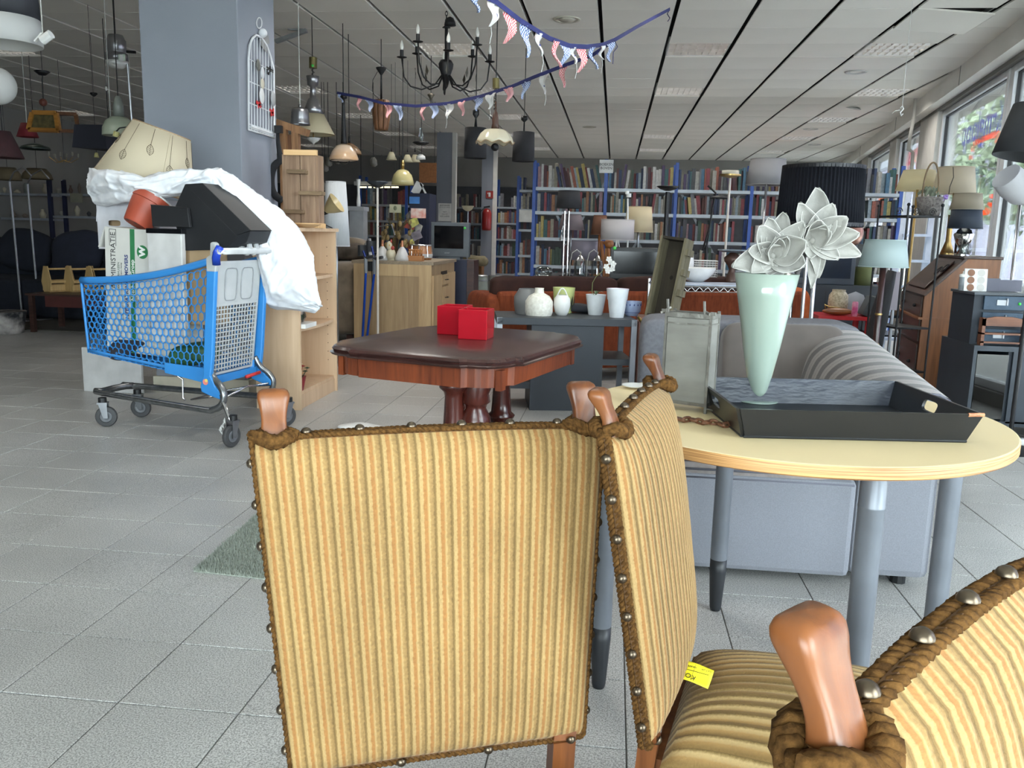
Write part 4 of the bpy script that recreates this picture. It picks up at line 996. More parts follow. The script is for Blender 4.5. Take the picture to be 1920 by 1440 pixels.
b=B().lathe([(.0001,0),(.036,0)],28).xf(Matrix.Translation((.245,-.0008,BH-.12))@Matrix.Rotation(PI/2,4,'X')); part(t,'round_emblem',b,greenp)
textmesh('W',.05,mat('white_print',(225,225,220),.7),Matrix.Translation((.245,-.0016,BH-.118))@Matrix.Rotation(PI/2,4,'X')@Matrix.Rotation(R(90),4,'Z'),t,'emblem_letter',.0003,bold=.003)
side(t,.215,.26,'0800-0255\n074-222\n013-020',.012,blackp); side(t,.292,.12,'Verhuizen met een Groot Verhuisbedrijf',.012,bluep)
part(t,'printed_frame',B().box((.030,-.0006,BH-.10),(.0325,0,BH-.01)).box((.030,-.0006,BH-.0125),(.075,0,BH-.01)).box((.0725,-.0006,BH-.10),(.075,0,BH-.01)),blackp)
# white binder box with black lid strip
a=CL(280,432,-.115); c=CL(345,440,-.115)
t=cthing('binder_box','white storage box with glossy black top edge in front of the removal box','box',(a.x,-.135,.50)); w=c.x-a.x
part(t,'carton',B().box((0,0,0),(w,.028,a.z-.50-.012)),mat('off_white_card',(198,196,194),.6),bev=.002)
part(t,'black_edge',B().box((-.003,-.004,a.z-.50-.014),(w+.004,.04,a.z-.50+.012)),mat('glossy_black',(14,15,18),.15),bev=.002)
part(t,'spine_highlight',B().box((w-.008,-.001,.01),(w-.003,.0,a.z-.52)),white_pl)
# archive box with hand hole behind
a=CL(176,372,.06); c=CL(262,372,.06)
t=cthing('archive_box','white archive box with a cut hand hole, upper left in the cart','box',(a.x,.075,.98))
hh=a.z-.98; L_=.42; b=B()
hx0,hx1=.20*L_,.42*L_; h0,h1=hh*.42,hh*.62
nA=24; o_=[];i_=[]
for i in range(nA):
    an=2*PI*i/nA; cc,ss=math.cos(an),math.sin(an); k=1/max(abs(cc),abs(ss)); o_.append((L_/2+L_/2*cc*k,hh/2+hh/2*ss*k)); i_.append(((hx0+hx1)/2*.9+.042*(abs(cc)**.5)*(1 if cc>0 else -1),(h0+h1)/2+.016*(abs(ss)**.5)*(1 if ss>0 else -1)))
vs=[(x,yy,z) for yy in (0,.004) for x,z in o_]+[(x,yy,z) for yy in (0,.004) for x,z in i_]
fs=[]
for i in range(nA):
    j=(i+1)%nA; fs+=[(i,j,2*nA+j,2*nA+i),(nA+j,nA+i,3*nA+i,3*nA+j),(i,nA+i,nA+j,j),(2*nA+i,2*nA+j,3*nA+j,3*nA+i)]
part(t,'front_panel',B().add(vs,fs),mat('white_archive_card',(200,200,206),.8))
part(t,'carton',B().box((0,.004,0),(.004,.24,hh)).box((L_-.004,.004,0),(L_,.24,hh)).box((0,.236,0),(L_,.24,hh)).box((0,.004,0),(L_,.24,.004)),mat('white_archive_card',(200,200,206),.8))
part(t,'contents',B().box((.02,.05,.01),(L_-.02,.22,hh*.8)),kraft)
part(t,'lid_flap',B().box((-.03,.0,hh-.13),(-.026,.2,hh)).xf(Matrix.Rotation(R(8),4,'Y')),mat('white_archive_card',(200,200,206),.8))
# brown cardboard
a=CL(343,423,-.06); c=CL(402,430,-.06)
t=cthing('cardboard_box','small brown cardboard box between white binder box and blue cart post','box',(a.x,-.075,.60))
part(t,'carton',B().box((0,0,0),(c.x-a.x,.12,a.z-.60)),kraft,bev=.003); part(t,'flap_crease',B().box((.035,-.0015,0),(.038,.0,a.z-.61)).box((.042,-.0015,0),(.044,0,a.z-.61)),mat('kraft_dark',(140,114,84),.85))
# terracotta plastic pot, tipped
p=CL(270,398,-.03); t=cthing('plant_pot','terracotta plastic plant pot tipped on its side among the boxes','plant pot',p,rot=Matrix.Rotation(R(18),4,'Y')@Matrix.Rotation(R(-28),4,'X'))
ter=mat('terracotta_plastic',(162,72,50),.5,c2=(150,64,44),scale=12)
t.scale=(1.3,1.3,1.3); bpy.context.view_layer.update(); part(t,'body',B().lathe([(.0001,-.062),(.052,-.064),(.055,-.06),(.073,.04),(.078,.042),(.082,.07),(.079,.07),(.074,.05),(.05,-.05),(.0001,-.052)],32),ter,ang=40)
part(t,'inner_rim',B().lathe([(.077,.071),(.0835,.071),(.0835,.077),(.076,.077)],32),white_pl,smooth=True)
part(t,'drain_hole',B().lathe([(.0001,0),(.008,0),(.0001,.001)],10,(.02,-.035,-.066)),black_pl); part(t,'drain_hole',B().lathe([(.0001,0),(.008,0),(.0001,.001)],10,(-.02,-.035,-.066)),black_pl)
# black box, tilted, and small black screen
fblk=mat('matt_black_box',(20,21,24),.55,c2=(26,27,30),scale=6)
a=CL(398,345,.02); 
def cprism(pts,y0,y1,yl): 
    q=[CL(x,y,yl) for x,y in pts]; return q
q=[CL(x,y,-.06) for x,y in [(350,348),(335,378),(322,402),(345,425),(400,430),(402,458),(425,466),(445,452)]]
t=cthing('black_case','large matt black case tilted on top of the cart load under the sheet','case',CL(390,400,-.06))
o=full(t).inverted()@CM
pts=[(v.x,v.z) for v in [CL(347,345,-.10),CL(322,402,-.10),(CL(345,470,-.10)),CL(422,468,-.10),CL(447,445,-.10)]]
b=B().prism(pts,(-.10,-.085)); part(t,'front_face',b.xf(o),fblk,bev=.002)
pts=[(v.x,v.z) for v in [CL(350,345,-.02),CL(378,344,-.02),CL(474,434,-.02),CL(470,440,-.02),CL(440,470,-.02)]]
b=B().prism([(CL(347,345,-.10).x,CL(347,345,-.10).z),(CL(379,343,-.10).x,CL(379,343,-.10).z),(CL(470,432,-.10).x,CL(470,432,-.10).z),(CL(438,443,-.10).x,CL(438,443,-.10).z)],(-.098,.10)); part(t,'body',b.xf(o),fblk,bev=.003)
pts=[(CL(438,443,-.10).x,CL(438,443,-.10).z),(CL(470,433,-.10).x,CL(470,433,-.10).z),(CL(462,455,-.10).x,CL(462,455,-.10).z),(CL(425,467,-.10).x,CL(425,467,-.10).z)]
part(t,'lower_end',B().prism(pts,(-.099,.09)).xf(o),mat('black_case_side',(28,30,34),.5),bev=.002)
q0=CL(283,384,-.13); q1=CL(355,426,-.13)
t=cthing('small_black_panel','small flat black panel leaning against the tilted black case','panel',(q0.x,-.13,q1.z)); hz=q0.z-q1.z; wx=q1.x-q0.x
part(t,'panel',B().prism([(0.006,hz),(wx,hz-.012),(wx+.01,0),(0.01,0)],(-.01,.01)),fblk,bev=.002); part(t,'rim',B().tube([(.006,-.011,hz),(wx,-.011,hz-.012)],.002,5),black_metal)
# wooden brush handle
a=CL(300,372,.0); c=CL(337,355,.0)
t=cthing('wooden_stick','pale wooden brush handle poking out above the terracotta pot','stick',a); o=full(t).inverted()@CM
part(t,'handle',B().tube([a,a.lerp(c,.7),c],[.007,.008,.013],8,flat=.6).xf(o),wood('pale_beech',(176,142,96),(150,116,74),0),smooth=True)
# white woven-plastic sheet: bundled on the left, draped down on the right
shm=mat('white_woven_sheet',(226,227,230),.5,c2=(214,216,222),scale=30,bump=.12,bscale=700)
st=[ # (top px, bottom px, depth y, thickness)
 ((167,330),(168,333),.08,.004),((168,326),(173,352),.08,.05),((172,318),(182,380),.08,.09),((186,314),(200,385),.05,.12),((212,316),(232,378),.0,.13),((240,326),(252,380),-.02,.12),((268,331),(272,374),-.03,.10),((300,326),(304,372),-.02,.09),((332,316),(330,368),.0,.09),((362,315),(352,362),.02,.09),((392,317),(378,356),.05,.09),((414,318),(402,362),.08,.12),((438,334),(425,385),.11,.15),((462,352),(446,418),.17,.17),((490,372),(468,440),.20,.20),((520,392),(490,470),.23,.22),((548,416),(496,520),.26,.22),((568,445),(500,560),.28,.22),((582,480),(506,577),.30,.2),((590,515),(522,581),.31,.17),((597,550),(560,583),.32,.12),((600,566),(592,584),.32,.05),((601,574),(600,577),.32,.004)]
t=cthing('plastic_sheet','crumpled white woven-plastic sheet draped over the loaded cart','sheet',(0,.1,1.2)); o=full(t).inverted()@CM
def samp(u):
    k=u*(len(st)-1); i=min(len(st)-2,int(k)); f=k-i; f=f*f*(3-2*f)*.5+f*.5
    A,C=st[i],st[i+1]; l=lambda p,q:p+(q-p)*f
    return (l(A[0][0],C[0][0]),l(A[0][1],C[0][1])),(l(A[1][0],C[1][0]),l(A[1][1],C[1][1])),l(A[2],C[2]),l(A[3],C[3])
def shf(u,v):
    tp,bp,yl,th=samp(u); tp=CL(tp[0],tp[1],yl); bp=CL(bp[0],bp[1],yl); c=(tp+bp)/2; r=(tp-bp)/2
    a=2*PI*v; ca=math.cos(a); sa=math.sin(a)
    p=c+r*ca+Vector((0,-1,0))*sa*th*.5
    q=Vector((p.x*5,p.y*5,p.z*5)); 
    n1=mnoise.noise(q*1.1); n2=mnoise.noise(q*2.6+Vector((7,0,0))); rid=1-abs(mnoise.noise(Vector((p.x*7+p.z*3,p.y*4,p.z*5-p.x*2))))*2
    rid2=1-abs(mnoise.noise(Vector((p.x*17-p.z*9,p.y*6,p.z*13+5))))*2
    vo=mnoise.voronoi(Vector((p.x*9+p.z*2,p.y*5,p.z*8)))[0]; vq=mnoise.voronoi(Vector((p.x*22,p.y*10,p.z*20-p.x*6)))[0]
    r1=1-abs(mnoise.noise(Vector((u*6,v*5,1.3))))*2.2; r2=1-abs(mnoise.noise(Vector((u*15+v*4,v*10,4.1))))*2.2; r3=1-abs(mnoise.noise(Vector((u*34,v*20-u*20,9.2))))*2.2; k=.012*n1+.006*n2+.026*r1*abs(r1)+.014*r2*abs(r2)+.006*r3+.007*(vq[1]-vq[0]-.3)-.012
    d=(r*ca+Vector((0,-1,0))*sa*th*.5); d=d.normalized() if d.length>1e-6 else Vector((0,0,1))
    d.z*=.55; d.x*=.55
    return p+d*k
b=B().grid(shf,220,84,cv=True); b.f=[f[::-1] for f in b.f]; b.xf(o)
part(t,'cloth',b,shm,smooth=True)
# leaf-print lampshade on top
sp=CL(288,296,.26); t=cthing('lampshade','large beige lampshade printed with outline leaves, tipped on top of the cart load','lampshade',sp,rot=Matrix.Rotation(R(17),4,'Y')@Matrix.Rotation(R(-8),4,'X'))
m_=mpp(full(t).translation)
rt,rb,hh=52*m_,90*m_,100*m_
shade_m=fabricshade('beige_parchment_shade',(206,194,168),.25)
b=B().lathe([(rb,-hh*.55),(rt,hh*.55)],48); o1=part(t,'shade',b,shade_m,smooth=True); md=o1.modifiers.new('t','SOLIDIFY'); md.thickness=.0015
part(t,'top_ring',B().lathe([(rt-.001,hh*.55),(rt+.002,hh*.55),(rt+.002,hh*.55-.006),(rt-.001,hh*.55-.006)],40),mat('tan_edge',(150,122,92),.7)); part(t,'bottom_ring',B().lathe([(rb-.001,-hh*.55),(rb+.002,-hh*.55),(rb+.002,-hh*.55+.006),(rb-.001,-hh*.55+.006)],40),mat('tan_edge',(150,122,92),.7))
lm=mat('leaf_outline_brown',(70,56,40),.7)
def onshade(a,z,e=.002): r=rb+(rt-rb)*((z/hh)+.55)/1.1; return Vector(((r+e)*math.cos(a),(r+e)*math.sin(a),z))
for k in range(9):
    a0=R(-160+k*33); z0=hh*(.12 if k%2 else -.12); b=B(); L2=.058; w2=.02; rr=rb*.8
    lf=lambda s_,side:onshade(a0+side*w2/rr*math.sin(PI*s_)**.8+.06*s_,z0-L2*(s_-.5))
    for sd in (-1,1): b.tube([lf(k2/8,sd) for k2 in range(9)],.0011,4)
    b.tube([onshade(a0,z0+L2*.5),onshade(a0-.04,hh*.5)],.0011,4).tube([lf(k2/5,0) for k2 in range(6)],.0009,4)
    for k2 in range(1,5):
        for sd in (-1,1): b.tube([lf(k2/6+.12,0),lf(k2/6,sd*.92)],.0008,3)
    part(t,'leaf_print',b,lm)
for k in range(4): part(t,'panel_seam',B().tube([onshade(R(-125+k*90),-hh*.5,.001),onshade(R(-125+k*90),hh*.5,.001)],.001,4),mat('seam_tan',(176,160,132),.7))
# things low in the basket seen through the mesh
t=cthing('crumpled_bag','dark crumpled bag lying in the bottom of the blue cart','bag',(-.3,0,.46)); part(t,'bag',cushion(B(),(0,0,0),(.4,.2,.14),3,wob=.05),mat('dark_bag',(44,44,52),.6),smooth=True)
t=cthing('green_bag','dark green printed bag lying right of the dark bag in the cart bottom','bag',(.08,-.06,.44)); part(t,'bag',cushion(B(),(0,0,0),(.22,.15,.12),3,wob=.04),mat('green_bag_cloth',(40,84,50),.6),smooth=True)
# ================================================================== MIDDLE OF THE SHOP
# ---- dark mahogany table
maho=wood('polished_mahogany_top',(66,40,36),(38,22,21),0,.26,5,.6); mahr=wood('reddish_veneer',(128,62,32),(84,36,20),2,.35,7); mahl=wood('turned_mahogany',(78,34,26),(46,20,18),2,.25,8)
z=.68
fl=P(657,657,z=z); fr=P(1024,684,z=z); bl=P(752,599,z=z); br_=P(1057,625,z=z)
ctr=(fl+fr+bl+br_)/4; ex=((fr-fl).normalized()+(br_-bl).normalized()).normalized(); ey=Vector((-ex.y,ex.x,0))
Wt=((fr-fl).length+(br_-bl).length)/2; Lt=((bl-fl).dot(ey)+(br_-fr).dot(ey))/2
M=frame_at((ctr.x,ctr.y,0),ex,ey,(0,0,1))
t=thing('pedestal_table','dark mahogany table on turned pedestal legs, carrying two red cubes','table',M=M)
a,b_=Wt/2,Lt/2
def outline(a,b_,c,n=5):
    """rectangle whose corners are notched and rounded"""
    pts=[]
    for sx,sy in ((1,1),(-1,1),(-1,-1),(1,-1)):
        q=[(a,b_-c*1.35),(a-c*.18,b_-c*1.2),(a-c*.22,b_-c*.95)]
        for i in range(n+1):
            an=R(8+74*i/n); q.append((a-c*1.05+c*.83*math.cos(an),b_-c*1.05+c*.83*math.sin(an)))
        q+=[(a-c*.95,b_-c*.22),(a-c*1.2,b_-c*.18),(a-c*1.35,b_)]
        q=[(x*sx,y*sy) for x,y in q]
        if sx*sy<0: q=q[::-1]
        pts+=q
    return pts
def stack(levels,c):
    b=B(); N=0
    for (d,zz) in levels:
        o=outline(a+d,b_+d,c); N=len(o); b.v+=[Vector((x,y,zz)) for x,y in o]
    for k in range(len(levels)-1):
        for i in range(N): b.f.append((k*N+i,k*N+(i+1)%N,(k+1)*N+(i+1)%N,(k+1)*N+i))
    b.f.append(tuple(range(N))[::-1]); b.f.append(tuple((len(levels)-1)*N+i for i in range(N))); b.mi=[0]*len(b.f); return b
part(t,'tabletop',stack([(-.03,z-.042),(-.004,z-.036),(.0,z-.028),(-.010,z-.022),(-.006,z-.014),(-.012,z-.004),(-.02,z)],.13),maho,ang=25)
part(t,'apron',stack([(-.05,z-.115),(-.048,z-.042)],.11),mahr)
for (sx,sy) in ((-1,-1),(1,-1),(-1,1),(1,1)): part(t,'corner_drop',B().box((sx*(a-.075)-.012,sy*(b_-.13)-.02,z-.125),(sx*(a-.075)+.012,sy*(b_-.13)+.02,z-.05)),mahr)
pl=[(.052,0),(.056,.03),(.05,.05),(.060,.09),(.074,.13),(.078,.18),(.070,.24),(.056,.28),(.046,.30),(.058,.315),(.062,.325),(.045,.34),(.042,.38),(.036,.50),(.042,.52),(.058,.535),(.06,.55),(.048,.565)]
pr2=[(.050,0),(.056,.03),(.045,.06),(.050,.10),(.062,.14),(.066,.17),(.040,.20),(.046,.215),(.054,.225),(.038,.24),(.044,.27),(.060,.33),(.064,.38),(.058,.42),(.040,.455),(.044,.47),(.056,.48),(.050,.51),(.058,.53),(.05,.565)]
MI=full(t).inverted()
for k,(px,prf) in enumerate(((852,pl),(893,pr2),(880,pl),(845,pr2))):
    p=MI@P(px,712,z=.565) if k<2 else Vector((0.08 if k==2 else -.10,.22,0)); part(t,'pedestal',B().lathe(prf,28,(p.x,p.y,0)),mahl,smooth=True)
part(t,'cross_foot',B().box((-.30,-.04,.02),(.30,.04,.10)).box((-.04,-.42,.02),(.04,.42,.10)),mahl,bev=.01)
# ---- red ceramic cubes
redc=mat('red_glaze',(158,20,34),.12,c2=(150,17,30),spec=.7)
for k,(px,py,lab) in enumerate(((888,637,'red glazed cube planter, front one of the pair on the mahogany table'),(848,628,'red glazed cube planter, rear one of the pair, partly hidden'))):
    c=P(px,py,z=z); s=.125; Mq=Matrix.Translation((c.x,c.y+s*.5,z))@Matrix.Rotation(R(-6 if k==0 else -8),4,'Z')
    t=thing('cube_planter',lab,'planter',M=Mq,group='red cube planters'); h=s/2; w_=.006
    b=B().add([(-h,-h,0),(h,-h,0),(h,h,0),(-h,h,0),(-h,-h,s),(h,-h,s),(h,h,s),(-h,h,s),(-h+w_,-h+w_,s),(h-w_,-h+w_,s),(h-w_,h-w_,s),(-h+w_,h-w_,s),(-h+w_,-h+w_,w_),(h-w_,-h+w_,w_),(h-w_,h-w_,w_),(-h+w_,h-w_,w_)],
      [(3,2,1,0),(0,1,5,4),(1,2,6,5),(2,3,7,6),(3,0,4,7),(4,5,9,8),(5,6,10,9),(6,7,11,10),(7,4,8,11),(8,9,13,12),(9,10,14,13),(10,11,15,14),(11,8,12,15),(12,13,14,15)])
    part(t,'body',b,redc,bev=.003)
# ---- charcoal room divider / low shelf
char=mat('charcoal_laminate',(44,49,56),.5,c2=(40,45,51),scale=3); alu=mat('aluminium_edge',(176,180,188),.35,.8)
sz=.60; L0=P(932,595,z=sz); R0=P(1195,600,z=sz); dx=(R0-L0).normalized(); dy=Vector((-dx.y,dx.x,0)); Wd=(R0-L0).length
M=frame_at((L0.x,L0.y,0),dx,dy,(0,0,1)); t=thing('low_shelf_unit','charcoal low shelf unit with open sides, holding vases and pots','shelf unit',M=M); SU=t
u=lambda px:( (M.inverted()@P(px,700,Y=L0.y)).x )
xa,xb=u(996),u(1136)
part(t,'top',B().box((0,0,sz-.045),(Wd,.46,sz)),char,bev=.002)
part(t,'block',B().box((xa,.02,0),(xb,.44,sz-.045)),char)
part(t,'shelf',B().box((.02,.03,.14),(xa,.44,.18)),char); part(t,'shelf',B().box((xb,.03,.30),(Wd-.01,.44,.34)),char); part(t,'bottom_board',B().box((xb,.03,.0),(Wd-.01,.44,.06)),char)
for x in (.0,Wd-.035): 
    for y in (0.0,.43): part(t,'post',B().box((x,y,0),(x+.035,y+.03,sz-.0)),alu)
# brown wood box just behind/right that supports the trough
bw=wood('red_brown_wood',(112,56,34),(78,36,24),2,.4)
p=P(1236,600,z=.60); t=thing('wooden_crate_stand','red-brown wooden stand between charcoal unit and lantern','stand',(p.x,p.y,0)); part(t,'body',B().box((-.13,.0,0),(.20,.36,.585)),bw,bev=.004); part(t,'top',B().box((-.14,-.01,.585),(.21,.37,.60)),bw)
STD=p
# ---- things on the unit
def onS(px,py): return P(px,py,z=sz)
def pot(name,label,cat,px,py,prof,m,parts=(),n=32,group=None,zz=None,inner=True):
    """round vessel; prof = [(half width px, y px)] bottom to top at the depth where it stands"""
    c=P(px,py,z=sz if zz is None else zz); t=thing(name,label,cat,c,group=group)
    pr=[(r,z_-c.z) for r,z_ in lp(c.y,px,prof)[1]]
    z0=pr[0][1]; pr=[(r,z_-z0) for r,z_ in pr]
    full_=[(.0001,0)]+pr
    if inner: full_+= [(max(.001,r-.004),z_) for r,z_ in pr[::-1][:-1]]+[(.0001,.006)]
    o=part(t,'body',B().lathe(full_,n),m,ang=50); return t,c,pr
stone=mat('speckled_white_stoneware',(226,224,214),.35,c2=(204,200,188),scale=60); 
pot('vase','dark grey stoneware jar behind the white bottle vase','vase',990,588,[(24,592),(27,575),(27,560),(20,549),(18,545)],mat('grey_stoneware',(112,112,112),.5),zz=sz)
pot('vase','squat white bottle vase with short neck on charcoal unit','vase',1010,591,[(24,591),(26,585),(26,565),(20,555),(9,549),(8,541),(9,540)],stone)
t,c,pr=pot('flower_pot','pale green pot painted with dark leaves behind the handled vase','pot',1056,586,[(16,590),(18,575),(21,543)],mat('pale_green_glaze',(188,196,128),.4),zz=sz)
dk=mat('dark_leaf_paint',(48,52,44),.6)
for k in range(7):
    a=R(-150+k*22); r=.062; part(t,'painted_leaf',B().grid(lambda u_,v:Vector(((.071+.012*v)*math.cos(a+(u_-.5)*.22*math.sin(PI*v)),(.071+.012*v)*math.sin(a+(u_-.5)*.22*math.sin(PI*v)),.02+.10*v)),3,8),dk)
# handled basket vase
c=onS(1053,591); t=thing('basket_vase','small white egg-shaped vase with looped handle in front of green pot','vase',c)
pr=[(r,z_-c.z) for r,z_ in lp(c.y,1053,[(8,593),(13,585),(16,572),(15,560),(10,553)])[1]]; part(t,'body',B().lathe([(.0001,pr[0][1])]+pr,28),white_pl,smooth=True)
mm=mpp(c); arc=[(-15*mm+30*mm*k/14,0,pr[2][1]+ math.sin(PI*k/14)*31*mm) for k in range(15)]; part(t,'handle',B().tube(arc,.0045,8),white_pl,smooth=True)
# orchid in white pot
t,c,pr=pot('orchid','white pot with an orchid on a curved stem on the charcoal unit','plant',1116,590,[(13,591),(15,580),(18,560),(19,553)],mat('white_glaze',(224,228,232),.3)); mm=mpp(c)
ht=pr[-1][1]; lfm=mat('orchid_leaf_green',(58,84,52),.45,c2=(44,70,42))
for a,l in ((R(200),.06),(R(340),.055),(R(100),.05),(R(10),.03)):
    part(t,'leaf',B().grid(lambda u_,v:Vector((math.cos(a)*l*v+(u_-.5)*.022*math.sin(PI*min(1,v*.9+.1))*math.sin(a),math.sin(a)*l*v-(u_-.5)*.022*math.sin(PI*min(1,v*.9+.1))*math.cos(a),ht-.004+.025*math.sin(PI*v*.8)+.004*abs(u_-.5))),4,8),lfm,smooth=True)
st=[(0,0,ht-.02)]+[tuple((full(t).inverted()@P(x,y,Y=c.y-.02))) for x,y in ((1110,548),(1111,530),(1118,518),(1128,510),(1136,500))]
part(t,'stem',B().tube(st,.0022,6),mat('stem_green',(120,130,80),.6),smooth=True)
orw=mat('white_orchid_petal',(238,236,232),.6)
for (x,y) in ((1137,500),(1145,492),(1140,508),(1148,504),(1150,495),(1142,486)):
    q=full(t).inverted()@P(x,y,Y=c.y-.03+random.uniform(-.02,.02)); b=B()
    for k in range(5):
        a=2*PI*k/5+x; e=Vector((math.cos(a),.0,math.sin(a))); f_=Vector((-e.z,0,e.x)); b.add([q,q+e*.014+f_*.009+Vector((0,-.003,0)),q+e*.022,q+e*.014-f_*.009+Vector((0,-.003,0))],[(0,1,2,3)])
    b.sph(q+Vector((0,-.004,0)),.003,8,6); part(t,'blossom',b,orw)
t,c,pr=pot('flower_pot','tall white two-tier conical pot with pink rim on charcoal unit','pot',1156,595,[(13,597),(16,577),(17.5,565),(18.8,563),(21,543)],mat('white_glaze',(224,228,232),.3))
part(t,'rim',B().lathe([(pr[-1][0]-.004,pr[-1][1]-.006),(pr[-1][0]-.001,pr[-1][1]+.001),(pr[-1][0]-.006,pr[-1][1])],32),mat('pink_rim',(206,150,176),.4),smooth=True)
t,c,pr=pot('bowl','small blue and white bowl painted with dots behind the conical pot','bowl',1184,592,[(10,594),(17,585),(17,575),(18,567)],mat('pale_blue_glaze',(150,164,196),.3))
nv=mat('cobalt_dots',(36,52,120),.4)
for k in range(14): 
    a=2*PI*k/14; r=pr[2][0]+.0008; part(t,'painted_dot',B().sph((r*math.cos(a),r*math.sin(a),pr[2][1]+.008),(.004,.004,.006),8,6),nv)
for zz in (.25,.6,.95): part(t,'painted_band',B().lathe([(pr[2][0]*(.88+.12*zz)+.0012,pr[-1][1]*zz),(pr[2][0]*(.88+.12*zz)+.0012,pr[-1][1]*zz+.003)],28),nv)
# dark cap lying behind
c=onS(1095,587); solo('folded_cloth','dark folded cloth lying behind the orchid pot','cloth',cushion(B(),(c.x,c.y,sz+.03),(.24,.12,.06),3,wob=.02),mat('dark_cloth',(40,42,50),.8),(c.x,c.y,sz),smooth=True)
# ---- wooden trough leaning behind the lantern
olive=wood('weathered_olive_wood',(122,114,92),(86,79,60),2,.75,5); olived=wood('weathered_dark_inside',(58,51,38),(38,32,24),2,.8,5)  # inside boards: same wood, darkened in colour for the shade within the trough
Yt=STD.y+.08
b0=P(1213,582,Y=Yt); b1=P(1242,590,Y=Yt); t1=P(1282,436,Y=Yt+.05); t0=P(1244,432,Y=Yt+.05)
up=(t0-b0).normalized(); rt_=(b1-b0); rt_-=up*rt_.dot(up); wdt=rt_.length*.95; rt_.normalize(); nr=up.cross(rt_).normalized(); Ltr=(t0-b0).length
if nr.y<0: nr=-nr
M=frame_at(b0,rt_,nr,up); M[2][3]=.62
t=thing('planter_trough','weathered wooden planter trough standing tilted on end behind the lantern','planter',M=M)
q=P(1213,578,Y=Yt); 
Mr=Matrix.Rotation(R(-30),4,'Z')
t.matrix_world=M@Mr
W2=.15; D2=.12; 
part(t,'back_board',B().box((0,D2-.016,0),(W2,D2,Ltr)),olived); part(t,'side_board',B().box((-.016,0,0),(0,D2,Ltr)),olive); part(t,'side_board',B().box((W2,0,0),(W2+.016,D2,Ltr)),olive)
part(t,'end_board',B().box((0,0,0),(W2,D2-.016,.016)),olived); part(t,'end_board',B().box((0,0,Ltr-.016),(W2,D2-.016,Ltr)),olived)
part(t,'knot_hole',B().sph((W2*.45,D2-.017,Ltr*.52),(.012,.003,.014),10,8),mat('knot_dark',(30,24,18),.9))
for k in range(3): part(t,'cleat',B().box((W2+.016,.02+.0,Ltr*(.30+.25*k)),(W2+.036,D2-.01,Ltr*(.38+.25*k))),olive)
# ---- brass watering can behind the lantern
bc=P(1228,640,Y=STD.y-.18); t=thing('watering_can','tarnished brass watering can with long spout, left of the lantern','watering can',(bc.x,bc.y,.25)); bm_=mat('tarnished_brass',(124,104,56),.35,.85,c2=(96,80,44),scale=18)
I=full(t).inverted(); g=lambda x,y:I@P(x,y,Y=bc.y)
part(t,'spout',B().tube([g(1196,594),g(1206,606),g(1222,628),g(1240,660)],[.008,.014,.026,.05],12),bm_,smooth=True)
cc=g(1262,640); part(t,'body',B().lathe([(.0001,-.24),(.09,-.24),(.095,-.10),(.085,.06),(.07,.075),(.075,.078)],28,(cc.x,cc.y,cc.z+.0)),bm_,smooth=True); part(t,'lid_rim',B().lathe([(.07,.0),(.078,.003),(.07,.006)],24,(cc.x,cc.y,cc.z+.075)),bm_,smooth=True)
sp_=P(1262,640,Y=bc.y); solo('plant_stool','low dark stool under the brass watering can','stool',B().box((bc.x-.08,bc.y-.12,.22),(sp_.x+.16,bc.y+.12,.25)).box((bc.x-.06,bc.y-.1,0),(bc.x-.02,bc.y-.06,.22)).box((sp_.x+.10,bc.y-.1,0),(sp_.x+.14,bc.y-.06,.22)).box((bc.x-.06,bc.y+.06,0),(bc.x-.02,bc.y+.1,.22)).box((sp_.x+.10,bc.y+.06,0),(sp_.x+.14,bc.y+.1,.22)),black_metal,(bc.x,bc.y,0))
# ---- orange-brown sofa, seen from behind, with dark brown cushions
oz=.70; A0=P(925,547,z=oz); A1=P(1522,547,z=oz); dx=(A1-A0).normalized(); dy=Vector((-dx.y,dx.x,0)); Ls=(A1-A0).length
M=frame_at((A0.x,A0.y,0),dx,dy,(0,0,1)); t=thing('sofa','long orange-brown sofa seen from behind with dark brown cushions','sofa',M=M); OS=t
orw_=mat('rust_upholstery',(122,60,34),.9,c2=(100,46,26),scale=30,st=(1,1,.3),bump=.25,bscale=220,spec=.2); brc=mat('dark_brown_velvet',(54,33,28),.9,c2=(43,26,23),scale=9,spec=.2)
part(t,'back_panel',B().box((.05,0,.10),(Ls-.05,.10,oz)),orw_,bev=.03)
part(t,'arm',cushion(B(),(.06,.30,.38),(.20,.58,.60),6),orw_,smooth=True); part(t,'arm',cushion(B(),(Ls-.08,.30,.40),(.26,.60,.66),5),mat('orange_upholstery',(172,90,50),.9,c2=(154,76,40),scale=20,spec=.2),smooth=True)
part(t,'seat',cushion(B(),(Ls/2,.34,.30),(Ls-.25,.46,.24),7),orw_,smooth=True)
for k,(xa_,xb_) in enumerate(((.03,1.08),(1.10,1.80),(1.82,Ls-.10))): part(t,'back_cushion',cushion(B(),((xa_+xb_)/2,.16,.68),(xb_-xa_,.17,.26),6,wob=.012),brc,smooth=True)
for x in (.1,Ls-.1):
    for y in (.06,.52): part(t,'foot',B().box((x-.03,y-.03,0),(x+.03,y+.03,.12)),dark_wood)
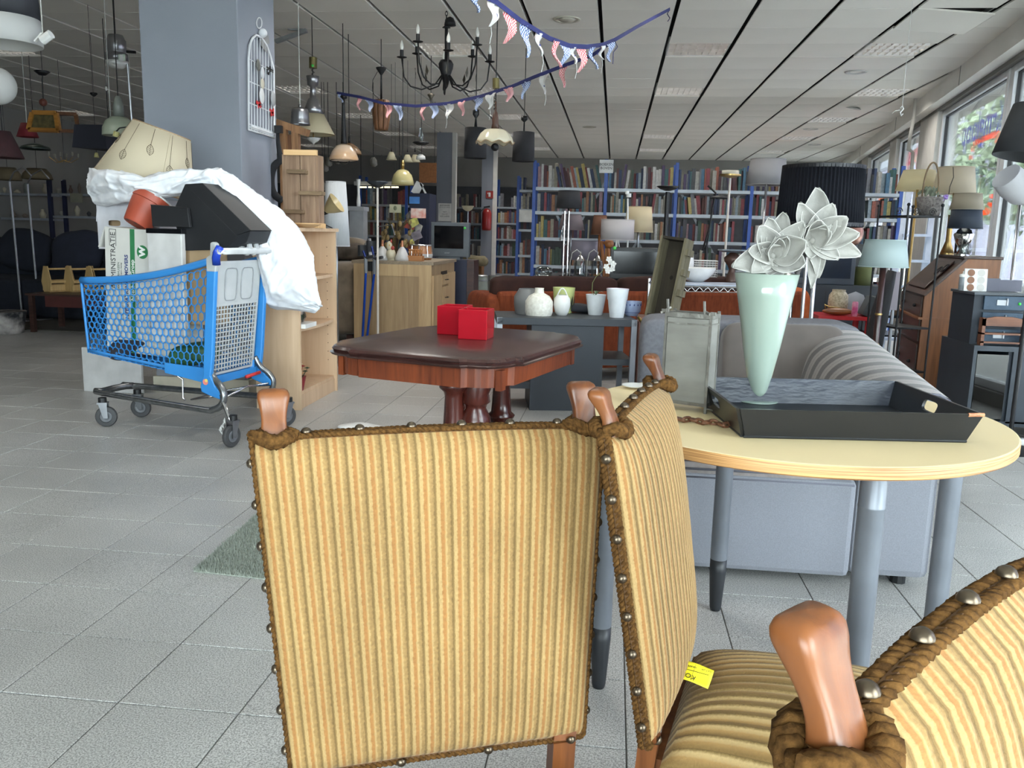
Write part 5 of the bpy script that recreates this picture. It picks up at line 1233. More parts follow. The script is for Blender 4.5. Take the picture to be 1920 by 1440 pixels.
# ---- chrome wire rack with pitcher and bowl
rz=.80; rk0=P(1243,536,z=rz); rk1=P(1392,539,z=rz); dx=(rk1-rk0).normalized(); dy=Vector((-dx.y,dx.x,0)); Lr=(rk1-rk0).length+.35
M=frame_at((rk0.x,rk0.y,0),dx,dy,(0,0,1)); t=thing('wire_rack','chrome wire shelving rack with zigzag truss edge behind the lantern','rack',M=M); RK=t
for x in (0,Lr):
    for y in (0,.4): part(t,'post',B().cyl((x,y,0),(x,y,rz+.03),.013,n=12),chrome); 
for zz in (rz,.42,.12):
    b=B()
    for y in (0,.4): b.cyl((0,y,zz),(Lr,y,zz),.006,n=6); b.cyl((0,y,zz-.035),(Lr,y,zz-.035),.003,n=6)
    for x in (0,Lr): b.cyl((x,0,zz),(x,.4,zz),.006,n=6)
    part(t,'shelf_frame',b,chrome)
    b=B(); n_=int(Lr/.055)
    for k in range(n_): b.bar((Lr*k/n_,0,zz-.033),(Lr*(k+.5)/n_,0,zz-.004),.003,.003).bar((Lr*(k+.5)/n_,0,zz-.004),(Lr*(k+1)/n_,0,zz-.033),.003,.003)
    part(t,'zigzag_truss',b,chrome,kind='stuff')
    b=B()
    for k in range(1,14): b.cyl((0,.4*k/14,zz),(Lr,.4*k/14,zz),.0018,n=4)
    part(t,'wires',b,chrome,kind='stuff')
part(t,'shelf_sheet',B().box((.01,.01,rz+.006),(Lr-.01,.39,rz+.012)),mat('pale_shelf_sheet',(176,186,204),.3)); zr=rz+.012
pot('pitcher','white porcelain pitcher vase on the chrome rack','pitcher',1283,521,[(12,521),(16,505),(17,492),(14,477),(8,466),(7,459),(13,455)],mat('white_porcelain',(232,230,226),.15,spec=.6),zz=zr)
pot('bowl','wide white porcelain bowl at the front of the chrome rack','bowl',1304,528,[(14,531),(24,524),(33,514),(37,505)],mat('white_porcelain',(232,230,226),.15,spec=.6),zz=zr)
# wire basket
c=P(1323,519,z=zr+.0); t=thing('wire_basket','small white wire mesh basket on the chrome rack','basket',c+Vector((0,.05,0))); b=B(); w_=.09; h_=.13
for zz in [h_*k/7 for k in range(8)]: b.tube([(-w_,-.06,zz),(w_,-.06,zz),(w_,.06,zz),(-w_,.06,zz)],.0015,4,closed=True)
for k in range(9): 
    x=-w_+2*w_*k/8; b.cyl((x,-.06,0),(x,-.06,h_),.0013,n=4); b.cyl((x,.06,0),(x,.06,h_),.0013,n=4)
part(t,'mesh',b,white_pl,kind='stuff'); part(t,'rim',B().tube([(-w_,-.06,h_),(w_,-.06,h_),(w_,.06,h_),(-w_,.06,h_)],.004,6,closed=True),white_pl)
# dark round-topped stand
c=P(1372,529,z=zr); t=thing('fondue_burner','dark metal stand with round plate top on the chrome rack','burner',c+Vector((0,.03,0))); I=full(t).inverted(); m_=mpp(c); zt_=(I@P(1372,468,Y=c.y)).z
part(t,'plate',B().lathe([(.0001,zt_),(28*m_,zt_),(29*m_,zt_-.008),(20*m_,zt_-.02),(.0001,zt_-.02)],28),mat('bluish_plate',(110,122,134),.3,.5),smooth=False)
part(t,'stem',B().lathe([(.05,0),(.052,.02),(.03,.06),(.022,.09),(.035,.12),(.06,.15),(.065,zt_-.06),(.02,zt_-.02)],20),mat('brown_patina',(74,52,44),.4,.4),smooth=True)

# ================================================================== STEEL BOOKCASES ALONG Y=11
YB_=11.0
bluest=mat('blue_steel_post',(34,74,150),.45,c2=(28,64,136)); shelfm=mat('grey_steel_shelf',(150,154,160),.4,.3)
posts_px=[1002,1136,1268,1410,1553,1697]
px_y={0:352,1:397,2:447,3:500}
pxs=[P(x,352,Y=YB_).x for x in posts_px]
rowz=[P(1137,y,Y=YB_).z for y in (353,398.5,448,500)]; rowz+= [rowz[-1]-.33,rowz[-1]-.66]
tops=P(1137,303,Y=YB_).z
pal=[(196,188,170),(150,40,40),(40,60,110),(210,200,186),(60,92,70),(196,120,70),(88,60,110),(220,214,204),(32,34,40),(180,60,70),(70,130,170),(150,140,120),(220,190,90),(120,60,50),(200,150,160),(60,120,120),(90,90,94),(178,168,140),(28,44,84),(230,226,220),(130,130,138),(188,84,52),(100,40,50),(160,180,190)]
palname=['cream','red','blue','beige','green','tan','purple','ivory','black','pink-red','light blue','khaki','yellow','brown','pink','teal','grey','sand','navy','white','silver-grey','orange','maroon','pale blue']
bmats=[mat('book_cover_%s'%n.replace(' ','_').replace('-','_'),c,.6,c2=tuple(v*.82 for v in c),scale=30,coord='Object') for n,c in zip(palname,[tuple(int((v*.75+.25*sum(c)/3)*.82) for v in c) for c in pal])]; pagem=mat('book_pages',(214,206,188),.9)
t=None; cases=[]
for k in range(5):
    xa_,xb_=pxs[k],pxs[k+1]
    lab=['blue-posted steel bookcase at the left end of the long row','second bookcase from the left, under the white card','third bookcase from the left, behind the black uplighter','fourth bookcase, mostly behind the pleated black lampshade','rightmost bookcase of the row, next to the window wall'][k]
    t=thing('bookcase',lab,'bookcase',(xa_,YB_,0),group='blue steel bookcases'); cases.append(t); w_=xb_-xa_
    for x in ((0,) if k<4 else (0,w_-.04)):
        for y in (0,.36): part(t,'post',B().box((x-.02,y-.02,0),(x+.02,y+.02,tops)),bluest)
    for zz in rowz: part(t,'shelf',B().box((.02,-.015,zz-.04),(w_-.02,.36,zz)),shelfm)
    part(t,'back_brace',B().bar((0,.37,.3),(w_,.37,tops-.2),.004,.03).bar((w_,.37,.3),(0,.37,tops-.2),.004,.03),shelfm)
books=[]; rnd=random.Random(11)
def bookmesh(w,d,h,m): 
    b=B(); b.m=0
    # cover: spine, two boards; pages inside
    b.box((0,0,0),(w,.003,h)).box((0,.003,0),(.002,d,h)).box((w-.002,.003,0),(w,d,h)); b.m=1; b.mi[-1]=0; b.box((.002,.003,.004),(w-.002,d-.004,h-.004)); b.mi[-6:]=[1]*6
    return b
lib=[]
for ci in range(len(pal)):
    for s_ in range(2):
        w=[.026,.038][s_]; h=[.215,.25][s_]; lib.append((ci,w,bookmesh(w,.16,h,None).mesh('book',[bmats[ci],pagem]),h))
rows=['top','second','third','fourth','fifth']
bays=['left bay','second bay','third bay','fourth bay','right bay']
seq=[]
for r in range(5):
    for k in range(5):
        x=pxs[k]+.035; xe=pxs[k+1]-.03; n_=0
        if rnd.random()<.3 and r>1: xe-=rnd.uniform(.05,.2)
        tilt=0; last=None
        while x<xe-.045:
            ci,w,me,h=rnd.choice(lib[0 if rnd.random()<.6 else 1:]); 
            sc_=rnd.uniform(.78,1.08)*(1.12 if r==0 else 1); sw=rnd.uniform(.7,1.25)
            if r==0 and k==0 and x>pxs[0]+.30: tilt=-.22
            elif rnd.random()<.05: tilt=rnd.choice((0,0,.12,-.14))
            elif rnd.random()<.4: tilt=0 if not (r==0 and k==0) else tilt
            n_+=1
            seq.append((r,k,x,ci,me,sc_,sw,w*sw,tilt,n_,h*sc_)); x+=w*sw+.0015+abs(math.sin(tilt))*(.0 if last==tilt else h*.5); last=tilt
prio=sorted(seq,key=lambda s:(s[0]>2 or s[1]>2 and s[0]>1, s[1]==4, s[0], s[1]))
ordn=lambda n:('%dth'%n if 10<=n%100<=20 else '%d%s'%(n,{1:'st',2:'nd',3:'rd'}.get(n%10,'th')))
ind=set(id(s) for s in prio[:290]); rest=B(); rest_m=[]
for s in seq:
    r,k,x,ci,me,sc_,sw,w,tilt,n_,hh_=s
    y=YB_+.03+rnd.uniform(0,.05); zz=rowz[r]+.001; 
    if tilt>0: x2,z2=x,zz
    if id(s) in ind:
        o=bpy.data.objects.new('book',me); o.location=(x+ (w if tilt<0 else 0)*0,y,zz+(abs(math.sin(tilt))*w if tilt<0 and False else (w*math.sin(abs(tilt)) if tilt>0 else 0))); o.scale=(sw,1,sc_); o.rotation_euler=(0,tilt,0); COL.objects.link(o)
        tag(o,'%s-spined book, %s from the left on the %s shelf, %s'%(palname[ci],ordn(n_),rows[r],bays[k]),'book','books on the blue steel bookcases')
    else:
        Mx=Matrix.Translation((x,y,zz))@Matrix.Rotation(tilt,4,'Y')
        rest.m=ci; rest.box((0,0,0),(w,.16,hh_),Mx)
o=solo('books','remaining small books on the lower and right-hand shelves','books',rest,bmats,(pxs[0],YB_,rowz[3]),kind='stuff')
# sign card on the bookcase
c=P(1137,312,Y=YB_-.06); t=thing('sign_card','white paper card with two lines of print fixed above the second bookcase','sign',(c.x,YB_-.05,rowz[0])); I=full(t).inverted(); q=I@c; m_=mpp(c)
part(t,'card',B().box((-13*m_,-.012,q.z-12*m_),(13*m_,-.008,q.z+12*m_)),paper); part(t,'stick',B().box((-.02,-.008,0),(.02,.004,q.z+13*m_)),bluest)
textmesh('BOEKEN\nBOVEN',.045,ink,Matrix.Translation((0,-.0135,q.z))@Matrix.Rotation(PI/2,4,'X'),t,'printed_text',.0003)
# ---- bookcase turned further back, far left of the row, and dark rear shelving
def farcase(label,xa_px,xb_px,Y,rows_px,top_px,mcol,books_=True,group=None,seed=1,post=bluest,lightn=0):
    a_=P(xa_px,rows_px[0],Y=Y); c_=P(xb_px,rows_px[0],Y=Y); w_=c_.x-a_.x; rn=random.Random(seed)
    t=thing('bookcase',label,'bookcase',(a_.x,Y,0),group=group); zt_=P((xa_px+xb_px)/2,top_px,Y=Y).z; zs_=[P((xa_px+xb_px)/2,y,Y=Y).z for y in rows_px]
    while zs_[-1]>.4: zs_.append(zs_[-1]-.35)
    for x in (0,w_):
        for y in (0,.36): part(t,'post',B().box((x-.02,y-.02,0),(x+.02,y+.02,zt_)),post)
    for zz in zs_: part(t,'shelf',B().box((.02,-.015,zz-.035),(w_-.02,.36,zz)),shelfm)
    if books_:
        for zz in zs_:
            b=B(); x=.04
            while x<w_-.06:
                w=rn.uniform(.02,.05); b.m=rn.randrange(len(bmats)); b.box((x,.03,zz),(x+w,.2,zz+rn.uniform(.18,.27))); x+=w+.002+(rn.uniform(.05,.3) if rn.random()<.06 else 0)
            part(t,'row_of_books',b,bmats,kind='stuff')
    return t,zs_,w_
farcase('narrow bookcase set back to the left of the long row',972,1001,13.2,[356,392,430,478,512],330,None,group='set-back bookcases',seed=3)
farcase('dark bookcase between the two far columns',840,905,17.2,[388,418,448,480],350,None,group='set-back bookcases',seed=4)
farcase('dark bookcase right of the fire extinguisher column',930,972,17.0,[388,418,448,480],335,None,group='set-back bookcases',seed=5)
farcase('wide bookcase of greenish books behind the light tube',676,762,14.0,[383,413,441,470],330,None,group='set-back bookcases',seed=6)
# card on narrow bookcase
c=P(986,405,Y=13.1); solo('sign_card','blank-looking white sign on the narrow set-back bookcase','sign',B().box((c.x-.11,13.165,c.z-.09),(c.x+.11,13.185,c.z+.09)),paper,(c.x,13.1,c.z))
# ================================================================== HANGING LAMPS
def cord(t,x,y,z0,z1=HC,r=.004,m=None,nm='cord'):
    part(t,nm,B().cyl((x,y,z0),(x,y,z1),r,n=6),m or cord_blk,w=True)
def hang(name,label,Y,xc,prof,m,cord_m=None,cap=None,group=None,n=32,label_cat='pendant lamp',xtop=None,smooth=True,thick=.002,cr=.004,rib=None,cat=None):
    """pendant: prof (half width, y px) from bottom to top of the shade, cap likewise"""
    (x,y),pr=lp(Y,xc,prof); ztop=pr[-1][1]
    t=thing(name,label,label_cat,(x,y,ztop),group=group)
    mod=(lambda a,i:1+rib*math.sin(a*40)) if rib else None
    o=part(t,'shade',B().lathe(pr,n if not rib else 160,(x,y,0),mod),m,smooth=smooth,w=True)
    if thick: md=o.modifiers.new('thick','SOLIDIFY'); md.thickness=thick
    zc=ztop
    if cap:
        (x2,y2),pc=lp(Y,xc,cap[0]); zc=pc[-1][1]; part(t,'fitting',B().lathe([(.0005,pc[0][1])]+pc+[(.0005,pc[-1][1])],20,(x,y,0)),cap[1],smooth=True,w=True)
    if zc<HC-.01: cord(t,x,y,zc,HC,cr,cord_m)
    return t,x,y
def bulb(t,Y,xc,y0,y1,hw,nm='bulb',m=None):
    (x,y),pr=lp(Y,xc,[(.3,y0),(hw*.6,y0+(y1-y0)*.15),(hw,y0+(y1-y0)*.45),(hw*.75,y0+(y1-y0)*.8),(.3,y1)]); 
    part(t,nm,B().lathe(pr,14,(x,y,0)),m or bulb_glass,smooth=True,w=True)
creamsh=fabricshade('cream_shade',(206,198,170),.35); blacksh=mat('black_shade_cloth',(38,38,42),.85,bump=.2,bscale=300); greysh=fabricshade('grey_shade',(150,148,150),.3)
silv=mat('ribbed_silver_metal',(160,160,164),.3,.9); ironm=mat('wrought_iron_black',(30,30,32),.5,.5)
# chandelier
CYd=7.2; c=P(836,150,Y=CYd); m_=mpp(c); t=thing('chandelier','black wrought-iron chandelier with candle bulbs and leaf ornaments hanging from a chain','chandelier',(c.x,CYd,P(836,60,Y=CYd).z)); cx_,cy_=c.x,CYd
zz=lambda y:P(836,y,Y=CYd).z
part(t,'column',B().lathe([(.0005,zz(168)),(4*m_,zz(162)),(9*m_,zz(140)),(13*m_,zz(128)),(14*m_,zz(120)),(10*m_,zz(113)),(3*m_,zz(112)),(3*m_,zz(52)),(8*m_,zz(52)),(3*m_,zz(48)),(3*m_,zz(44)),(.0005,zz(44))],20,(cx_,cy_,0)),ironm,smooth=True,w=True)
part(t,'ceiling_cup',B().lathe([(.0005,zz(50)),(11*m_,zz(48)),(10*m_,zz(42)),(6*m_,zz(34)),(.0005,zz(31))],20,(cx_+.03,cy_,0)),ironm,smooth=True,w=True)
z=zz(46); k=0
while z<HC:
    ring=[(cx_+(.010*math.cos(a) if k%2 else 0),cy_+(0 if k%2 else .010*math.cos(a)),z+.018*math.sin(a)) for a in [2*PI*i/10 for i in range(10)]]
    part(t,'chain_link',B().tube(ring,.0028,5,closed=True),ironm,w=True); z+=.028; k+=1
for k in range(8):
    a=R(14+45*k); r=82*m_*(.92 if k%2 else 1); dz=(18 if k%2 else 0)*m_; e=Vector((math.cos(a),math.sin(a),0)); base=Vector((cx_,cy_,0))
    zc=zz(113)+dz; pts=[base+e*.03+Vector((0,0,zz(140))),base+e*(r*.25)+Vector((0,0,zz(160))),base+e*(r*.55)+Vector((0,0,zz(170)+dz*.3)),base+e*(r*.80)+Vector((0,0,zz(165)+dz*.6)),base+e*(r*.95)+Vector((0,0,zz(148)+dz)),base+e*r+Vector((0,0,zc))]
    arm=part(t,'arm',B().tube(pts,.0065,6),ironm,smooth=True,w=True)
    q=base+e*r
    part(arm,'drip_pan',B().lathe([(.004,zc-.006),(.04,zc+.004),(.042,zc+.008),(.004,zc)],16,q),ironm,smooth=True,w=True)
    part(arm,'candle_sleeve',B().cyl(q+Vector((0,0,zc)),q+Vector((0,0,zc+.062)),.0155,n=12),black_metal,w=True)
    part(arm,'bulb',B().lathe([(.008,zc+.062),(.0155,zc+.08),(.014,zc+.105),(.005,zc+.13),(.0005,zc+.14)],12,q),bulb_glass,smooth=True,w=True)
    # leaf
    p=base+e*(r*.68)+Vector((0,0,zz(150))); s_=Vector((-e.y,e.x,0))
    lf=[p,p+s_*.016+Vector((0,0,.035)),p+e*.008+Vector((0,0,.085)),p-s_*.016+Vector((0,0,.035))]; b=B().add(lf+[v+e*.002 for v in lf],[(0,1,2,3),(7,6,5,4),(0,4,5,1),(1,5,6,2),(2,6,7,3),(3,7,4,0)])
    part(arm,'leaf_ornament',b,mat('antique_leaf_metal',(72,68,60),.5,.6),w=True)
part(t,'drop_loop',B().tube([(cx_-.02,cy_,zz(150)),(cx_-.022,cy_,zz(168)),(cx_-.012,cy_,zz(174)),(cx_-.002,cy_,zz(168)),(cx_-.004,cy_,zz(150))],.004,6),ironm,smooth=True,w=True)
# barrel pendant
t,x,y=hang('pendant_lamp','tall slatted wooden barrel-shaped pendant lamp left of the chandelier',8.2,715,[(9,244),(13,225),(15.5,205),(14,188)],mat('barrel_core',(120,84,54),.7),cap=([(2,186),(1.5,150),(1.5,141),(9,130),(10,127)],black_metal),label_cat='pendant lamp')
(x_,y_),pr=lp(8.2,715,[(12,244),(15,228),(17,208),(14,188)])
for k in range(9):
    a0=2*PI*k/9; b=B().grid(lambda u,v:Vector((x_+(pr[min(3,int(v*3))][0]*(1-(v*3-int(v*3)))+pr[min(3,int(v*3)+1)][0]*(v*3-int(v*3)))*1.04*math.cos(a0+(u-.5)*.6),y_+(pr[min(3,int(v*3))][0]*(1-(v*3-int(v*3)))+pr[min(3,int(v*3)+1)][0]*(v*3-int(v*3)))*1.04*math.sin(a0+(u-.5)*.6),pr[0][1]+(pr[3][1]-pr[0][1])*v)),3,9)
    o=part(t,'stave',b,wood('rusty_stave',(138,94,62),(84,54,36),2,.6,9),smooth=True,w=True); md=o.modifiers.new('t','SOLIDIFY'); md.thickness=.006
m_=mpp(P(715,150,Y=8.2)); part(t,'loose_cord',B().tube([P(708,134,Y=8.2),P(699,150,Y=8.2),P(698,170,Y=8.2),P(702,178,Y=8.2),P(711,186,Y=8.2)],.003,5),cord_blk,smooth=True,w=True)
# cream cone with chrome top
t,x,y=hang('pendant_lamp','large cream cone pendant lamp with green-tagged brass canister above',7.4,588,[(40,252),(38,250),(20,214)],creamsh,cap=([(21,214),(14,200),(9,186),(6,184),(5,162),(10,160),(11,150),(12,143)],silv))
part(t,'height_canister',B().cyl(P(587,128,Y=7.4),P(587,108,Y=7.4),.034,n=16),mat('brass_canister',(110,100,62),.4,.7),w=True); part(t,'green_dot',B().sph(P(586,123,Y=7.3),.012,10,6),mat('green_dot',(80,210,90),.6),w=True)
b=B(); (x2,y2),pc=lp(7.4,588,[(1,205),(1,128)]); pts=[(x2+.012*math.cos(k*.9),y2+.012*math.sin(k*.9),pc[0][1]+(pc[1][1]-pc[0][1])*k/70) for k in range(71)]; part(t,'coiled_cord',B().tube(pts,.003,4),cord_blk,w=True)
hang('pendant_lamp','small white glass bowl under the large cream cone pendant',7.5,588,[(1,271),(3,268),(8,265),(13,259)],white_pl,cap=([(1.2,259),(1.2,250)],brass),cr=.002)
# ribbed silver cone
hang('pendant_lamp','small ribbed silver metal cone pendant in front of the cream cone lamp',6.9,563,[(18.5,234),(18,231),(17.4,228),(16.8,222),(17,220),(16,214),(16.2,212),(15,206),(13,203)],silv,cord_m=cord_wht,cap=([(3,203),(3,196)],silv))
# caged amber dome
t,x,y=hang('pendant_lamp','amber and white enamel dome pendant with wire guard, tilted, beside the wooden ladder shelf',7.6,645,[(27,301),(27,297),(22,284),(14,274),(6,270)],mat('amber_glass',(214,168,124),.2,c2=(226,206,186),scale=2,st=(1,1,4),spec=.6),cap=([(6,270),(5,262),(3,200),(3,186),(7,184),(7,178)],black_metal))
hang('pendant_lamp','second amber glass dome pendant just behind the first',8.0,655,[(23,289),(22,284),(16,276),(8,270),(3,268)],mat('amber_glass_b',(176,140,106),.25,c2=(150,116,86),scale=2),cap=([(2,268),(2,255)],black_metal))
part(t,'wire_guard',B().tube([P(645+27*math.cos(a),301+3*math.sin(a),Y=7.6) for a in [2*PI*k/16 for k in range(16)]],.004,5,closed=True).tube([P(633,302,Y=7.6),P(640,306,Y=7.6),P(648,306,Y=7.6),P(656,302,Y=7.6)],.003,5),black_metal,w=True)
# black drums
hang('pendant_lamp','black cylindrical drum pendant lamp left of the frilly glass lamp',8.0,891,[(21,297),(20.5,240)],blacksh,cap=([(3,238),(1.5,222),(6,215),(6,206)],black_metal))
hang('pendant_lamp','second black cylindrical drum pendant lamp, right of the frilly glass lamp',8.6,981,[(21,303),(20,248)],blacksh,cap=([(1.5,247),(1.2,229),(6,225),(6,218)],black_metal))
# frilly opal glass
t,x,y=hang('pendant_lamp','cream opal glass pendant with frilled brown-edged rim and brass coil cord',6.6,928,[(35,268),(33,262),(28,252),(20,244),(10,242)],mat('opal_cream_glass',(206,200,178),.2,c2=(196,188,164),scale=3,spec=.6),cap=([(8,243),(6,232),(6,222),(4,212),(2,208),(1.5,190)],mat('brown_wood_fitting',(74,48,36),.4)))
for o in t.children:
    if o.name.startswith('shade'):
        for v in o.data.vertices:
            a=math.atan2(v.co.y,v.co.x); r=math.hypot(v.co.x,v.co.y); k=max(0,(r-.07)/.08); v.co.z+=.012*k*math.sin(a*9); v.co.x*=1+.03*k*math.sin(a*9+1)
        break
m_=mpp(P(928,268,Y=6.6)); q=P(928,268,Y=6.6); part(t,'rim_edge',B().tube([(q.x+35.5*m_*math.cos(a)*(1+.03*math.sin(a*9+1)),q.y+35.5*m_*math.sin(a),q.z+.010*math.sin(a*9)) for a in [2*PI*k/90 for k in range(90)]],.003,4,closed=True),mat('brown_edge_glass',(150,120,84),.4),w=True)
part(t,'inner_bulb',B().sph(P(928,276,Y=6.6),.03,12,8),black_metal,w=True)
(x2,y2),pc=lp(6.6,928,[(1,208),(1,168)]); part(t,'coiled_cord',B().tube([(x2+.008*math.cos(k*.9),y2+.008*math.sin(k*.9),pc[0][1]+(pc[1][1]-pc[0][1])*k/40) for k in range(41)],.003,4),cord_blk,w=True)
part(t,'height_canister',B().cyl(P(930,166,Y=6.6),P(930,147,Y=6.6),.026,n=16),mat('brass_canister',(110,100,62),.4,.7),w=True)
# further small lamps
t,x,y=hang('pendant_lamp','yellow mushroom glass pendant with frilled edge over the light tube',8.8,755,[(21,347),(20,338),(17,328),(10,320),(3,317)],mat('yellow_opal_glass',(168,156,108),.2,c2=(190,178,128),scale=3,spec=.6),cap=([(3,317),(4,308),(2,300)],brass))
for px,Y in ((734,9.4),(764,9.2),(778,9.6)): hang('pendant_lamp','small pale cone lampshade at pixel-left cluster','x' if 0 else Y,px,[(10,300 if px==734 else 304),(4,285 if px==734 else 290)],creamsh,cap=([(1,285),(1,278)],black_metal),cr=.002)
names_=['small pale cone shade of the multi-arm lamp, left one','small pale cone shade of the multi-arm lamp, middle one','small pale cone shade of the multi-arm lamp, right one']
for o,nm in zip([o for o in COL.objects if o.get('label')=='small pale cone lampshade at pixel-left cluster'],names_): o['label']=nm; o['group']='small pale cone shades'
t,x,y=hang('oil_lamp','hanging oil lamp with clear chimney and white reservoir left of the first far column',9.0,789,[(9,299),(8,293),(3,289)],white_pl,cap=([(8,272),(16,268),(14,266),(3,265)],black_metal),label_cat='oil lamp',cr=.002)
part(t,'chimney',B().lathe(lp(9.0,789,[(3,264),(5,256),(3,248),(2.5,240)])[1],12,(x,y,0)),clear_glass,smooth=True,w=True)
t=thing('ceiling_fan_lamp','white spotlight-shaped fitting fixed to the ceiling behind the column','spotlight',P(560,65,z=HC-.05)); I=full(t).inverted(); c0=P(517,78,Y=7.8); c1=P(575,57,Y=7.8)
part(t,'arm',B().bar(c0,c1,.05,.03),mat('grey_arm',(132,134,136),.6),w=True); part(t,'hinge',B().bar(c1,P(540,54,Y=7.8),.02,.02),mat('grey_arm',(132,134,136),.6),w=True)
t=thing('funnel_cap','small black ceiling rose hanging above the bunting','ceiling rose',P(808,178,Y=9.0)); part(t,'cone',B().lathe(lp(9.0,808,[(2,188),(3,184),(7,178),(3,175)])[1],16,tuple(P(808,178,Y=9.0).xy)+(0,)),mat('antique_leaf_metal',(72,68,60),.5,.6),smooth=True,w=True); q=P(808,178,Y=9.0); cord(t,q.x,q.y,P(808,196,Y=9).z,HC,.004)
# small clear-glass sconces in the distance
for k,(px,py) in enumerate([(609,310),(632,296),(644,296),(605,346),(616,300),(700,300)]): 
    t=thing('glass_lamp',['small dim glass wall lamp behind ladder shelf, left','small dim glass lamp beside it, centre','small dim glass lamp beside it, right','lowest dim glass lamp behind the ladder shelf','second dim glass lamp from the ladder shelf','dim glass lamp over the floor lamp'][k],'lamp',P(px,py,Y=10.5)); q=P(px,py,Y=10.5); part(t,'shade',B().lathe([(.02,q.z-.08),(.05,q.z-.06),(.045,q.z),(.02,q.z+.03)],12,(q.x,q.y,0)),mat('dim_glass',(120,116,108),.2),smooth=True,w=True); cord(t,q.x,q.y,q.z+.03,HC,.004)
# ---- bunting
gred=None
def check(name,c1,c2,f):
    if name in MATS: return MATS[name]
    m,nt,b=_nt(name); L=nt.links; b.inputs['Roughness'].default_value=.9
    tc=nt.nodes.new('ShaderNodeTexCoord'); ck=nt.nodes.new('ShaderNodeTexChecker'); ck.inputs['Scale'].default_value=f; ck.inputs['Color1'].default_value=lin(c1); ck.inputs['Color2'].default_value=lin(c2)
    L.new(tc.outputs['UV'],ck.inputs['Vector']); L.new(ck.outputs[0],b.inputs['Base Color']); MATS[name]=m; return m
redck=check('red_gingham',(190,44,60),(228,214,214),16); bluck=check('blue_gingham',(60,88,150),(214,220,232),16); whtf=mat('white_flag_cloth',(220,218,216),.9); redtop=stripes('red_white_stripe',[(0,(196,60,60)),(.5,(226,220,216))],9,nzs=.05); bluemotif=mat('blue_motif',(60,66,120),.9)
navycord=mat('navy_ribbon',(34,40,96),.8)
def flag(par,p0,p1,hgt,kind,seed,sway):
    p0=Vector(p0);p1=Vector(p1);w=(p1-p0)
    rn=random.Random(seed); ph=rn.uniform(0,6)
    nrm=w.cross(Vector((0,0,1))).normalized()
    def fn(u,v): # v 0 top .. 1 tip
        k=1-v*.97; x=.5+(u-.5)*k
        return p0+w*x+Vector((0,0,-hgt*v))+nrm*(.012*math.sin(6*v+ph)+.008*math.sin(9*u+ph)+sway*v*v)+w*(.18*math.sin(ph)*v*v)
    b=B().grid(fn,6,10,uv=True); b.f=[f for f in b.f]
    m={'r':redck,'b':bluck,'w':whtf}[kind]
    o=part(par,'flag',b,m,{'r':'red gingham flag','b':'blue gingham flag','w':'white flag with red top stripe and blue figure'}[kind],smooth=True,w=True)
    if kind=='w':
        b=B().grid(lambda u,v:fn(u,v*.24+.02)-nrm*.0015,6,3,uv=True); part(o,'flag_stripe',b,redtop,w=True)
        part(o,'flag_motif',B().sph(fn(.5,.55)-nrm*.003,(hgt*.05,.002,hgt*.10),8,6),bluemotif,w=True)
        part(o,'flag_tassel',B().tube([fn(.5,1),fn(.5,1)+Vector((.004,0,-.03)),fn(.5,1)+Vector((-.004,0,-.07))],.0012,4),whtf,w=True)
    return o
def bunting(label,pts,flags,tie=None):
    P3=[P(x,y,Y=Y) for x,y,Y in pts]
    t=thing('bunting',label,'bunting',P3[len(P3)//2])
    for a,c in zip(P3,P3[1:]): part(t,'ribbon',B().bar(a,c,.003,.022),navycord,w=True)
    for k,(x,y,Y,wpx,hpx,kd) in enumerate(flags):
        
        # follow the ribbon slope
        def yon(xx):
            for (x0,y0,_),(x1,y1,_) in zip(pts,pts[1:]):
                if min(x0,x1)<=xx<=max(x0,x1): return y0+(y1-y0)*(xx-x0)/(x1-x0)
            return y
        def Yon(xx):
            for (x0,y0,Y0),(x1,y1,Y1) in zip(pts,pts[1:]):
                if min(x0,x1)<=xx<=max(x0,x1): return Y0+(Y1-Y0)*(xx-x0)/(x1-x0)
            return Y
        xa_,xb_=x-wpx/2,x+wpx/2
        m_=mpp(P(x,yon(x),Y=Yon(x)))
        flag(t,P(xa_,yon(xa_)+2,Y=Yon(xa_)),P(xb_,yon(xb_)+2,Y=Yon(xb_)),hpx*m_,kd,k*7+len(flags),random.uniform(-.02,.02))
    return t
# near string sags from upper left to a knot at (1150,80) and on to the ceiling at (1256,18)
n1=[(868,-26,3.6),(930,3,3.8),(975,38,3.95),(1030,72,4.2),(1068,86,4.4),(1100,88,4.6),(1130,84,4.9),(1152,75,5.2),(1200,47,6.0),(1256,17,7.0)]
bunting('bunting string nearest the camera with gingham flags, hanging from the ceiling centre',n1,[(893,-10,0,22,34,'b'),(929,0,0,20,42,'w'),(960,25,0,22,52,'r'),(988,42,0,21,58,'b'),(1012,62,0,15,40,'w'),(1041,72,0,15,46,'r'),(1061,80,0,13,38,'b'),(1077,86,0,12,30,'w'),(1094,88,0,14,44,'r'),(1111,88,0,13,40,'b'),(1127,85,0,9,25,'w'),(1143,78,0,16,34,'b')])
n2=[(1152,75,5.2),(1110,104,5.35),(1060,122,5.5),(1000,145,5.7),(960,162,5.85),(900,181,6.1),(840,194,6.4),(780,199,6.7),(720,194,7.0),(675,182,7.2),(632,174,7.4)]
